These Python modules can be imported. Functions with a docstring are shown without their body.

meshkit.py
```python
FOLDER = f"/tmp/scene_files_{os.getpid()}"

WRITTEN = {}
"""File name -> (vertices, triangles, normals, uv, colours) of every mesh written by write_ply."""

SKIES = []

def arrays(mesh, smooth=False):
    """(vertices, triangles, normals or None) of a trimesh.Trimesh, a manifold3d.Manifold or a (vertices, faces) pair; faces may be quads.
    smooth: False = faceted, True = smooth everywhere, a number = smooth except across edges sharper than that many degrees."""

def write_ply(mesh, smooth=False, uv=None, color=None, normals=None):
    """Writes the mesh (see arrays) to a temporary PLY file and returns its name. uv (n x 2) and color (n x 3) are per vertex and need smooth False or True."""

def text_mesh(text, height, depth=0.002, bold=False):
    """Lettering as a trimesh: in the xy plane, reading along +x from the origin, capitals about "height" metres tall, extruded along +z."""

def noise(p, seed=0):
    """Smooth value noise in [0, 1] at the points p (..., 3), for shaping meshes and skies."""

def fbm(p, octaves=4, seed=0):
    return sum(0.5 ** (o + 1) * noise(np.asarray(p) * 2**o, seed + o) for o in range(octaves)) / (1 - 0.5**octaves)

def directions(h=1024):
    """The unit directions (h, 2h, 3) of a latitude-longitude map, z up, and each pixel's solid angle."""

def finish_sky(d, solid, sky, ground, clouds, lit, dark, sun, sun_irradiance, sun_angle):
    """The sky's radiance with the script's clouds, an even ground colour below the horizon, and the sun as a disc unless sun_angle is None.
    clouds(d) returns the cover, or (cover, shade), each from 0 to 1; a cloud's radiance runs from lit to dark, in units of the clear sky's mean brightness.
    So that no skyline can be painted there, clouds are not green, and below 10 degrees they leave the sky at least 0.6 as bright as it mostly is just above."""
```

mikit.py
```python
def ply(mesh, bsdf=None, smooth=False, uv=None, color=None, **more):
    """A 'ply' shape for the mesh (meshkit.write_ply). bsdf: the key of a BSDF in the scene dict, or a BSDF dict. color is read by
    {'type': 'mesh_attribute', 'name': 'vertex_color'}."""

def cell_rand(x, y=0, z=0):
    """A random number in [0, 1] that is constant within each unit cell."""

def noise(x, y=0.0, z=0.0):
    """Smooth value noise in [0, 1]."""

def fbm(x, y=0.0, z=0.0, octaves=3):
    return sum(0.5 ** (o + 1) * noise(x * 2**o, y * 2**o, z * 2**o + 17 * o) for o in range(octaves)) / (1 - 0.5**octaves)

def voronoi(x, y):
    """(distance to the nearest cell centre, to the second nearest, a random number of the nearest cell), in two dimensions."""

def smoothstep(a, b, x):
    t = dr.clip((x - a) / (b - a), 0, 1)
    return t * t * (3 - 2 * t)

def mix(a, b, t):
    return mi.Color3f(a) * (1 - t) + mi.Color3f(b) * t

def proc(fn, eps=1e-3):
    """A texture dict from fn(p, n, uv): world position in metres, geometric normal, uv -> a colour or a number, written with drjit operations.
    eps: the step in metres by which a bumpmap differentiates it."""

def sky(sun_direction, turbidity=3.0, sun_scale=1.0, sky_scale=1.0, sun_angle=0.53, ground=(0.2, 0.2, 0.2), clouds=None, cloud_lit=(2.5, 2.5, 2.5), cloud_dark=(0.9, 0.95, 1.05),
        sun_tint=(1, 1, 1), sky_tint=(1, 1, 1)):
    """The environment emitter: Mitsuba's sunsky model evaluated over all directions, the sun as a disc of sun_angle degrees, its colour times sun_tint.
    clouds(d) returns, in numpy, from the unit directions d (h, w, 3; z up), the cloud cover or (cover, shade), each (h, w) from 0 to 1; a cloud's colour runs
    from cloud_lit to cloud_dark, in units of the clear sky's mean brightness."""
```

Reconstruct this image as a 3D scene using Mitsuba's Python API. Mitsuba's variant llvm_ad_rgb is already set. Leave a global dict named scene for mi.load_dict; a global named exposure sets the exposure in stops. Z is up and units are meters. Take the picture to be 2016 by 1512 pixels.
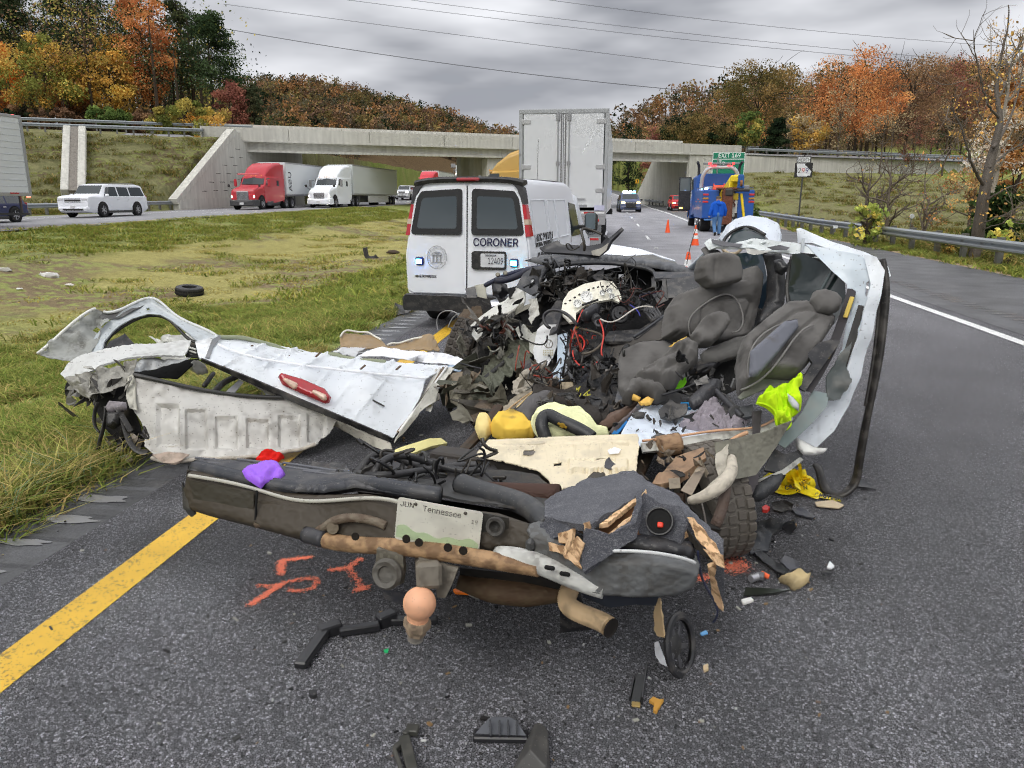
import math, numpy as np, trimesh, mitsuba as mi, drjit as dr, mikit, meshkit
import manifold3d as m3
from shapely.geometry import Polygon, Point, LineString, MultiPoint
from shapely import contains_xy, points as sh_points, distance as sh_dist
from scipy.interpolate import RBFInterpolator, make_interp_spline
from scipy.spatial import Delaunay
T = mi.ScalarTransform4f
scene, labels = {}, {}
F, HC = 1514.0, 1.75                                  # focal length in photograph pixels, eye height
PITCH = math.atan((756 - 392) / F)
CP, SP = math.cos(PITCH), math.sin(PITCH)
scene['camera'] = dict(type='perspective', fov=math.degrees(2 * math.atan(1008 / F)), fov_axis='x', near_clip=0.05, far_clip=6000.0,
                       to_world=T().look_at(origin=[0, 0, HC], target=[0, CP, HC - SP], up=[0, 0, 1]))

def clouds(d):
    el = np.clip(d[..., 2], 0.02, 1)
    n = meshkit.fbm(d * [3.0, 3.0, 7.0] + [3.1, 7.7, 0], 4, 5)
    n2 = meshkit.fbm(d * [9, 9, 34] + [9.1, 1.7, 4], 5, 9)
    s = .98 - 1.06 * np.minimum(el, .9) + (n - .5) * 2.3 + (n2 - .5) * .55
    return np.ones(el.shape), np.clip(s, 0, 1)
scene['sky'] = mikit.sky([-.32, -.66, .68], turbidity=4, sun_scale=.30, sun_angle=40, clouds=clouds, cloud_lit=(2.5, 2.53, 2.62), cloud_dark=(.62, .65, .73), sun_tint=(.80, .95, 1.22))
exposure = 2.3

A = math.atan2(1217 - 1008, F / CP)                   # the road runs this far right of the view
SA, CA = math.sin(A), math.cos(A)
def at(px, py, Y):                                    # photograph pixel + distance ahead -> point
    u, v = (px - 1008) / F, (py - 756) / F
    t = Y / (CP - v * SP)
    return np.array([u * t, Y, HC + t * (-SP - v * CP)])
def gr(px, py, z=0.0):                                # photograph pixel on a level
    u, v = (px - 1008) / F, (py - 756) / F
    t = (z - HC) / (-SP - v * CP)
    return np.array([u * t, t * (CP - v * SP), z])
def road(s, t, z=0.0):
    return np.stack(np.broadcast_arrays(s * SA + t * CA, s * CA - t * SA, z), -1).astype(float)
def st(x, y):
    return x * SA + y * CA, x * CA - y * SA
def bend(s):                                          # the carriageways swing left far away
    s = np.minimum(s, 330); return -.00016 * np.maximum(s - 20, 0) ** 2 - 4e-6 * np.maximum(s - 100, 0) ** 3
def zr(s): return np.interp(s, [0, 15, 40, 77, 100, 150, 210, 300], [0, 0, .1, .5, .65, 1.6, 4.2, 8])
def zl(s): return np.interp(s, [-20, 0, 36, 42, 62, 72, 94, 107, 121, 140, 190, 255, 330], [.25, .35, .6, .71, .88, 1.0, 1.2, 1.75, 2.1, 3.0, 5.2, 8.4, 13])

def numbered(k):
    if k not in used: used.add(k); return k
    i = 1
    while f'{k}_{i:03d}' in used: i += 1
    k = f'{k}_{i:03d}'; used.add(k); return k
used = set(['camera', 'sky'])
def thing(name, label, cat, group=None, kind=None):
    k = numbered(name); labels[k] = {'label': label, 'category': cat}
    if group: labels[k]['group'] = group
    if kind: labels[k]['kind'] = kind
    return k

SSt, FB, NZ = mikit.smoothstep, mikit.fbm, mikit.noise
def bs(name, d): scene[name] = {'type': 'twosided', 'b': d}
def hue(wfn=None, dirt=(0, 0, 0), keep=0.0):                    # a thing's own colour and its share of dirt ride in its uv; the dirt pattern is noise in space
    def fn(p, n, uv):
        a, b = uv.x * 65536, uv.y * 65536; r, bl = dr.floor(a / 256), dr.floor(b / 256); g, k = dr.floor(a - 256 * r), dr.floor(b - 256 * bl) / 255
        c = mi.Color3f(dr.square(r / 255), dr.square(g / 255), dr.square(bl / 255))
        return mikit.mix(c, c * keep + mi.Color3f(*dirt), wfn(p, k)) if wfn else c
    return mikit.proc(fn)
def pack(c, k): q = np.clip(np.round(np.sqrt(np.clip(c, 0, 1)) * 255), 0, 255); return np.stack([(q[:, 0] * 256 + q[:, 1] + .5) / 65536, (q[:, 2] * 256 + np.round(k * 255) + .5) / 65536], 1)
def mat(name, base, wfn=None, dirt=(0, 0, 0), bump=None, scale=0.0, keep=0.0):
    b = dict(type='principled', base_color=hue(wfn, dirt, keep), **base); bs(name, {'type': 'bumpmap', 'arbitrary': mikit.proc(bump, 2e-3), 'scale': scale, 'b': b} if bump else b)
dusty = lambda f, lo, hi, top: (lambda p, k: top * SSt(lo - .42 * k, hi - .42 * k, FB(p.x * f, p.y * f, p.z * f, 3)))
mat('m_matte', dict(roughness=.85, specular=.25), dusty(9., .74, .98, .7), (.10, .085, .065))
mat('m_satin', dict(roughness=.45, specular=.5), lambda p, k: (.10 + .5 * k) * SSt(.40, .75, FB(p.x * 17, p.y * 17, p.z * 17, 3)) + .3 * SSt(.82, .88, NZ(p.x * 150, p.y * 150, p.z * 150)), (.22, .20, .175))
mat('m_plastic', dict(roughness=.32, specular=.5))
mat('m_paint', dict(roughness=.35, specular=.5, clearcoat=.8, clearcoat_gloss=.92), dusty(2.2, .78, 1.05, .55), (.20, .19, .17))
mat('m_wpaint', dict(roughness=.36, specular=.5, clearcoat=.6, clearcoat_gloss=.9), lambda p, k: .8 * SSt(.58 - .42 * k, 1.0 - .42 * k, .7 * FB(p.x * 6, p.y * 6, p.z * 5, 5) + .3 * NZ(p.x * 30, p.y * 30, p.z * 4)) + .65 * SSt(.86 - .08 * k, .90 - .08 * k, NZ(p.x * 85, p.y * 85, p.z * 85)), (.075, .064, .048), None, 0, .22)
mat('m_metal', dict(roughness=.42, metallic=.75), dusty(5., .75, 1.0, .6), (.16, .14, .115))
mat('m_chrome', dict(roughness=.15, metallic=1.0))
mat('m_glass', dict(roughness=.06, specular=.9))
mat('m_dirty', dict(roughness=.58, specular=.4), lambda p, k: .88 * SSt(.56 - .36 * k, .92 - .36 * k, .72 * FB(p.x * 9, p.y * 9, p.z * 6, 5) + .28 * NZ(p.x * 38, p.y * 38, p.z * 5)) * (.45 + .55 * SSt(.3, .55, NZ(p.x * 75, p.y * 75, p.z * 75))), (.034, .027, .019), lambda p, n, uv: NZ(p.x * 67, p.y * 67, p.z * 67), .004, .28)
mat('m_rust', dict(roughness=.7, metallic=.2), lambda p, k: .9 * SSt(.54 - .34 * k, .84 - .34 * k, FB(p.x * 26, p.y * 26, p.z * 26, 5)), (.045, .021, .010), lambda p, n, uv: NZ(p.x * 144, p.y * 144, p.z * 144), .004, .3)
mat('m_fabric', dict(roughness=.95, sheen=.4, specular=.15), lambda p, k: .68 * SSt(.54 - .42 * k, .92 - .42 * k, FB(p.x * 6.5, p.y * 6.5, p.z * 6.5, 5)), (.040, .037, .035), lambda p, n, uv: NZ(p.x * 420, p.y * 420, p.z * 420), .002)
mat('m_carpet', dict(roughness=1.0, sheen=.5, specular=.1), lambda p, k: .75 * SSt(.4, .9, NZ(p.x * 330, p.y * 330, p.z * 330) * .7 + .3 * FB(p.x * 25, p.y * 25, p.z * 25, 2)), (.21, .21, .22), lambda p, n, uv: NZ(p.x * 260, p.y * 260, p.z * 260), .005)
mat('m_wood', dict(roughness=.8, specular=.2), lambda p, k: .75 * SSt(.42, .66, FB(p.x * 60 + p.z * 60, p.y * 60, (p.x - p.y) * 12, 3)), (.16, .075, .03), lambda p, n, uv: NZ(p.x * 208, p.y * 208, p.z * 48), .003)
scene['m_leaf'] = dict(type='principledthin', base_color=hue(), roughness=.7, diff_trans=.6, spec_trans=0.0)
scene['m_pane'] = dict(type='thindielectric', int_ior=1.5)
def lamp(rgb): return {'type': 'area', 'radiance': {'type': 'rgb', 'value': list(rgb)}}

def lin(c):                                           # sRGB 0..255 -> linear
    c = np.asarray(c, float) / 255
    return np.where(c <= .04045, c / 12.92, ((c + .055) / 1.055) ** 2.4)

def V(mesh):
    if hasattr(mesh, 'to_mesh'):
        m = mesh.to_mesh(); return np.array(m.vert_properties[:, :3], float), np.array(m.tri_verts)
    if isinstance(mesh, tuple):
        v, f = np.asarray(mesh[0], float), np.asarray(mesh[1], int)
        if f.shape[1] == 4: f = np.vstack([f[:, [0, 1, 2]], f[:, [0, 2, 3]]])
        return v, f
    return np.array(mesh.vertices, float), np.array(mesh.faces)
def cat(*ms):
    ms = [V(m) for m in (ms[0] if len(ms) == 1 and isinstance(ms[0], list) else ms)]
    o, vs, fs = 0, [], []
    for v, f in ms: vs.append(v); fs.append(f + o); o += len(v)
    return np.vstack(vs), np.vstack(fs)

def put(key, mesh, col=(.5, .5, .5), mat='matte', smooth=35, grime=0, vc=None, emit=None, M=None, label=None, kind=None, group=None, cat_=None, **_):
    v, f = V(mesh)
    if M is not None: v = v @ np.asarray(M)[:3, :3].T + np.asarray(M)[:3, 3]
    if emit is not None:
        scene[key] = mikit.ply((v, f), dict(type='diffuse', reflectance={'type': 'rgb', 'value': list(map(float, col))}), emitter=lamp(emit))
    else:
        if smooth and vc is None:
            m = trimesh.graph.smooth_shade(trimesh.Trimesh(v, f, process=True, validate=False), angle=math.radians(smooth), facet_minarea=None) if smooth is not True else trimesh.Trimesh(v, f, process=True)
            v, f = np.array(m.vertices), np.array(m.faces)
        scene[key] = mikit.ply((v, f), 'm_' + mat, smooth=bool(smooth), uv=pack(np.asarray(vc) if vc is not None else np.tile(np.asarray(col, float), (len(v), 1)), grime))
    if label or kind or group or cat_:
        d = labels.setdefault(key, {})
        if label: d['label'] = label
        if cat_: d['category'] = cat_
        if kind: d['kind'] = kind
        if group: d['group'] = group
    return key
def part(th, name, mesh, *a, **k): return put(numbered(f'{th}__{name}'), mesh, *a, **k)
def single(name, label, cat_, mesh, *a, group=None, **k):
    return put(thing(name, label, cat_, group), mesh, *a, **k)
def struct(name, mesh, *a, kind='structure', label=None, **k):
    key = numbered(name); labels[key] = {'kind': kind, 'label': label or name.replace('_', ' ')}
    return put(key, mesh, *a, **k)

def unit(a): a = np.asarray(a, float); return a / (np.linalg.norm(a) + 1e-12)
def rot(rz=0, rx=0, ry=0):
    return trimesh.transformations.euler_matrix(math.radians(rx), math.radians(ry), math.radians(rz), 'sxyz')
def mat4(loc=(0, 0, 0), rz=0, rx=0, ry=0, s=1.0):
    m = rot(rz, rx, ry); m[:3, :3] *= s; m[:3, 3] = loc; return m
def frame(o, x, y, z=None):                           # columns: axes
    m = np.eye(4); x = unit(x); z = unit(np.cross(x, y)) if z is None else unit(z); y = np.cross(z, x)
    m[:3, 0], m[:3, 1], m[:3, 2], m[:3, 3] = x, y, z, o; return m
def tf(mesh, M): v, f = V(mesh); return v @ M[:3, :3].T + M[:3, 3], f
def box(c, s, b=0.0, M=None):
    c, s = np.asarray(c, float), np.asarray(s, float)
    if b:
        b = min(b, s.min() * .45); pts = []
        for i in np.ndindex(2, 2, 2):
            sg = np.array(i) * 2 - 1
            for k in range(3):
                p = sg * (s / 2 - b); p[k] = sg[k] * s[k] / 2; pts.append(p)
        m = trimesh.convex.convex_hull(np.array(pts)); v, f = np.array(m.vertices) + c, np.array(m.faces)
    else:
        m = trimesh.creation.box(s); v, f = np.array(m.vertices) + c, np.array(m.faces)
    return tf((v, f), M) if M is not None else (v, f)
def beam(a, b, w, h, bev=0.0, up=(0, 0, 1), ext=0):   # box from a to b
    a, b = np.asarray(a, float), np.asarray(b, float); x = unit(b - a); L = np.linalg.norm(b - a) + 2 * ext
    y = np.cross(up, x); y = unit(y) if np.linalg.norm(y) > 1e-6 else np.array([0, 1., 0])
    return box((0, 0, 0), (L, w, h), bev, frame((a + b) / 2, x, y))
def resample(p, n):
    p = np.asarray(p, float)
    if len(p) > 2:
        u = np.r_[0, np.cumsum(np.linalg.norm(np.diff(p, axis=0), axis=1) + 1e-9)]
        s = make_interp_spline(u / u[-1], p, k=min(3, len(p) - 1)); return s(np.linspace(0, 1, n))
    return p[0] + (p[-1] - p[0]) * np.linspace(0, 1, n)[:, None]
def tube(p, r, sides=8, n=None, cap=True, flat=1.0, wob=0, seed=0, up=None):
    p = np.asarray(p, float)
    if n: p = resample(p, n)
    if wob: p = p + (meshkit.noise(p[:, [0, 1, 2]] * 9 + seed)[:, None] - .5) * wob * np.array([1, .6, 1])
    r = np.broadcast_to(np.asarray(r, float), (len(p),)) if np.ndim(r) < 1 or len(np.atleast_1d(r)) == len(p) else np.interp(np.linspace(0, 1, len(p)), np.linspace(0, 1, len(r)), r)
    t = np.gradient(p, axis=0); t /= np.linalg.norm(t, axis=1, keepdims=True) + 1e-12
    a = np.asarray(up, float) if up is not None else (np.array([0, 0, 1.]) if abs(t[0, 2]) < .9 else np.array([1., 0, 0])); fr = []
    for k in range(len(p)):
        a = a - t[k] * (a @ t[k]); a = unit(a); fr.append(a)
    a = np.array(fr); b = np.cross(t, a); ang = np.arange(sides) * 2 * np.pi / sides
    v = p[:, None] + r[:, None, None] * (np.cos(ang)[None, :, None] * a[:, None] * flat + np.sin(ang)[None, :, None] * b[:, None])
    i, j = np.meshgrid(np.arange(len(p) - 1), np.arange(sides), indexing='ij')
    q = np.stack([i * sides + j, i * sides + (j + 1) % sides, (i + 1) * sides + (j + 1) % sides, (i + 1) * sides + j], -1).reshape(-1, 4)
    f = np.vstack([q[:, [0, 2, 1]], q[:, [0, 3, 2]]]); v = v.reshape(-1, 3)
    if cap:
        m = len(v); v = np.vstack([v, p[0], p[-1]]); k = np.arange(sides); e = (len(p) - 1) * sides
        f = np.vstack([f, np.stack([k, (k + 1) % sides, k * 0 + m], 1)[:, [0, 1, 2]], np.stack([e + k, e + (k + 1) % sides, k * 0 + m + 1], 1)[:, [0, 2, 1]]])
    return v, f
def lathe(prof, n=24, M=None):                        # profile (r, z) about z
    m = trimesh.creation.revolve(np.asarray(prof, float), sections=n); return tf(m, M) if M is not None else V(m)
def prism(poly, h, M=None, holes=()):                 # polygon in xy extruded along +z
    p = Polygon(poly, holes).buffer(0); m = trimesh.creation.extrude_polygon(p, h, engine='earcut'); return tf(m, M) if M is not None else V(m)
def loft(secs, cap=True):                             # list of closed rings (same count)
    s = np.asarray(secs, float); m, n = s.shape[:2]; v = s.reshape(-1, 3)
    i, j = np.meshgrid(np.arange(m - 1), np.arange(n), indexing='ij')
    q = np.stack([i * n + j, i * n + (j + 1) % n, (i + 1) * n + (j + 1) % n, (i + 1) * n + j], -1).reshape(-1, 4); f = [q[:, [0, 1, 2]], q[:, [0, 2, 3]]]
    if cap:
        v = np.vstack([v, s[0].mean(0), s[-1].mean(0)]); k = np.arange(n); e = (m - 1) * n
        f += [np.stack([(k + 1) % n, k, k * 0 + m * n], 1), np.stack([e + k, e + (k + 1) % n, k * 0 + m * n + 1], 1)]
    return v, np.vstack(f)
def hull(*pr):                                        # hull of spheres (point, radius)
    ms = []
    for p, r in pr: ms.append(np.asarray(trimesh.creation.icosphere(1, r).vertices) + np.asarray(p))
    m = trimesh.convex.convex_hull(np.vstack(ms)); return np.array(m.vertices), np.array(m.faces)
def sphere(c, r, sub=2, s=(1, 1, 1)):
    m = trimesh.creation.icosphere(sub, 1.0); return np.asarray(m.vertices) * r * np.asarray(s) + np.asarray(c), np.array(m.faces)
def crumple(mesh, amt, scale=5., seed=0, ridge=True):
    v, f = V(mesh); n = np.stack([meshkit.fbm(v * scale + 17.1 * k + seed * 2.3, 3, seed + k) for k in range(3)], -1)
    if ridge: n = np.abs(n - .5) * 2 - .25
    else: n = n - .5
    return v + n * amt, f
def inv_depth(pts):
    p = np.asarray(pts, float); v = (p[:, 1] - 756) / F; return (CP - v * SP) / p[:, 2]
def unproject(xy, it):
    u, v = (xy[:, 0] - 1008) / F, (xy[:, 1] - 756) / F; t = 1 / it
    return np.stack([u * t, t * (CP - v * SP), HC - t * (SP + v * CP)], -1)
def outline_grid(out, holes, inner, e, seed=0, jag=0):
    """Triangulates an outline whose corners each have their own distance. Returns points, faces, distance to edge (px), boundary loops."""
    rng = np.random.default_rng(seed); loops, alln = [], []
    def dens(o, jg):
        o = np.asarray(o, float); r = []
        for a, b in zip(o, np.roll(o, -1, 0)):
            n = max(1, int(np.hypot(*(b - a)[:2]) / e)); w = np.linspace(0, 1, n, endpoint=False)[:, None]
            ia, ib = inv_depth(a[None])[0], inv_depth(b[None])[0]
            xy = a[:2] * (1 - w) + b[:2] * w
            if jg and n > 1: xy[1:] += rng.normal(0, jg, (n - 1, 2))
            r.append(np.c_[xy, ia * (1 - w[:, 0]) + ib * w[:, 0]])
        return np.vstack(r)
    B = [dens(out, jag)] + [dens(h, jag * .5) for h in holes]
    ctrl = [dens(out, 0)[::1]] + [np.c_[np.asarray(h, float)[:, :2], inv_depth(h)] for h in holes]
    if len(inner): ctrl.append(np.c_[np.asarray(inner, float)[:, :2], inv_depth(inner)])
    ctrl = np.vstack(ctrl)
    if len(ctrl) > 160: ctrl = np.vstack([ctrl[:len(B[0])][::max(1, len(B[0]) // 120)], ctrl[len(B[0]):]])
    _, ix = np.unique(np.round(ctrl[:, :2], 2), axis=0, return_index=True); ctrl = ctrl[ix]
    poly = Polygon(B[0][:, :2], [h[:, :2] for h in B[1:]])
    if not poly.is_valid: poly = Polygon(B[0][:, :2]).buffer(0)
    x0, y0, x1, y1 = poly.bounds
    gx, gy = np.meshgrid(np.arange(x0 + e / 2, x1, e), np.arange(y0 + e / 2, y1, e)); g = np.stack([gx.ravel(), gy.ravel()], 1); g += rng.uniform(-.22, .22, g.shape) * e
    g = g[contains_xy(poly.buffer(-.45 * e), g[:, 0], g[:, 1])]
    xy = np.vstack([b[:, :2] for b in B] + [g]); nb = [len(b) for b in B]
    if len(inner) or len(ctrl) > 4:
        rbf = RBFInterpolator(ctrl[:, :2] / 100, ctrl[:, 2], kernel='thin_plate_spline', degree=1, smoothing=1e-7); it = rbf(xy / 100)
        k = 0
        for b in B: it[k:k + len(b)] = b[:, 2]; k += len(b)
    else:
        Am = np.c_[ctrl[:, :2], np.ones(len(ctrl))]; co = np.linalg.lstsq(Am, ctrl[:, 2], rcond=None)[0]; it = np.c_[xy, np.ones(len(xy))] @ co
    tri = Delaunay(xy).simplices; cen = xy[tri].mean(1); tri = tri[contains_xy(poly, cen[:, 0], cen[:, 1])]
    a, b, c = xy[tri[:, 0]], xy[tri[:, 1]], xy[tri[:, 2]]
    ar = (b[:, 0] - a[:, 0]) * (c[:, 1] - a[:, 1]) - (b[:, 1] - a[:, 1]) * (c[:, 0] - a[:, 0])
    tri[ar > 0] = tri[ar > 0][:, ::-1]; tri = tri[np.abs(ar) > 1e-6]
    dist = sh_dist(poly.boundary, sh_points(xy)); dist[:sum(nb)] = 0
    return xy, it, tri, dist
def close(front, back, tri):
    n = len(front); e = np.vstack([tri[:, [0, 1]], tri[:, [1, 2]], tri[:, [2, 0]]]); key = e[:, 0].astype(np.int64) * (n + 1) + e[:, 1]; rev = e[:, 1].astype(np.int64) * (n + 1) + e[:, 0]
    b = e[~np.isin(key, rev)]
    side = np.vstack([np.stack([b[:, 1], b[:, 0], b[:, 0] + n], 1), np.stack([b[:, 1], b[:, 0] + n, b[:, 1] + n], 1)])
    return np.vstack([front, back]), np.vstack([tri, tri[:, ::-1] + n, side])
def vnorm(v, f):
    n = np.zeros_like(v); fn = np.cross(v[f[:, 1]] - v[f[:, 0]], v[f[:, 2]] - v[f[:, 0]])
    for k in range(3): np.add.at(n, f[:, k], fn)
    return n / (np.linalg.norm(n, axis=1, keepdims=True) + 1e-12)
def plate(out, th=.004, holes=(), inner=(), e=10, crump=0, cs=5., seed=0, jag=0, rim=0, ribs=None):
    """Sheet metal or plastic panel: an outline of (px, py, distance) corners, thickness th, crumple, optional raised rim."""
    xy, it, tri, dist = outline_grid(out, holes, inner, e, seed, jag)
    v = unproject(xy, it); n = vnorm(v, tri)
    if crump:
        w = meshkit.fbm(v * cs + seed * 5.1, 3, seed); w = (np.abs(w - .5) * 2 - .2)
        v = v + n * (w * crump * 1.5)[:, None]; n = vnorm(v, tri)
    if rim: v = v + n * (np.clip(1 - dist / (1.6 * e), 0, 1) * rim)[:, None]
    if ribs is not None: v = v + n * ribs(xy)[:, None]; n = vnorm(v, tri)
    return close(v, v - n * th, tri)
def pillow(out, bulge, back=None, w=30, e=8, inner=(), crump=0, cs=6., seed=0, holes=(), p=2.0, dirv=None, seam=None):
    """Soft or rounded thing: front swells towards the viewer's side by bulge, back away by back, round over w pixels of its edge."""
    xy, it, tri, dist = outline_grid(out, holes, inner, e, seed)
    v = unproject(xy, it); n = vnorm(v, tri); n = n * .3 + n.mean(0) * .7 if dirv is None else np.tile(unit(dirv), (len(v), 1)); n /= np.linalg.norm(n, axis=1, keepdims=True)
    k = np.clip(1 - dist / w, 0, 1); h = (1 - k ** p) ** (1 / p)
    fr, bk = v + n * (h * bulge)[:, None], v - n * (h * (bulge if back is None else back))[:, None]
    if seam is not None: fr = fr + n * seam(xy)[:, None]
    if crump:
        c = (meshkit.fbm(v * cs + seed, 3, seed) - .5) * crump * np.clip(dist / (w * .4), .15, 1); fr = fr + n * c[:, None]; bk = bk + n * c[:, None]
    return close(fr, bk, tri)
def slab(out, vec, e=14, holes=(), inner=(), crump=0, cs=6., seed=0, jag=0):
    """A solid whose near face has this outline and which runs back along vec."""
    xy, it, tri, dist = outline_grid(out, holes, inner, e, seed, jag); v = unproject(xy, it); n = vnorm(v, tri)
    if crump: v = v + n * ((meshkit.fbm(v * cs + seed, 3, seed) - .5) * crump)[:, None]
    return close(v, v + np.asarray(vec, float), tri)
def line(pts): return np.array([at(*p) for p in pts])
def strip(pts, w, th=.003, n=None, up=(0, 0, 1), seed=0, wob=0):   # ribbon along a path
    p = np.asarray(pts, float); p = resample(p, n) if n else p
    t = np.gradient(p, axis=0); t /= np.linalg.norm(t, axis=1, keepdims=True)
    up = np.broadcast_to(np.asarray(up, float), p.shape); s = np.cross(t, up); s /= np.linalg.norm(s, axis=1, keepdims=True); nn = np.cross(s, t)
    w = np.interp(np.linspace(0, 1, len(p)), np.linspace(0, 1, len(np.atleast_1d(w))), np.atleast_1d(w))[:, None] / 2
    return loft(np.stack([p - s * w - nn * th / 2, p + s * w - nn * th / 2, p + s * w + nn * th / 2, p - s * w + nn * th / 2], 1))
def letters(text, height, o, x, y, bold=False, depth=.004, width=None):   # lettering lying in the plane (x right, y up) at o
    m = meshkit.text_mesh(text, height, depth, bold); v = np.array(m.vertices)
    if width: v[:, 0] *= width / (v[:, 0].max() - v[:, 0].min())
    return tf((v, m.faces), frame(o, x, y))
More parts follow.
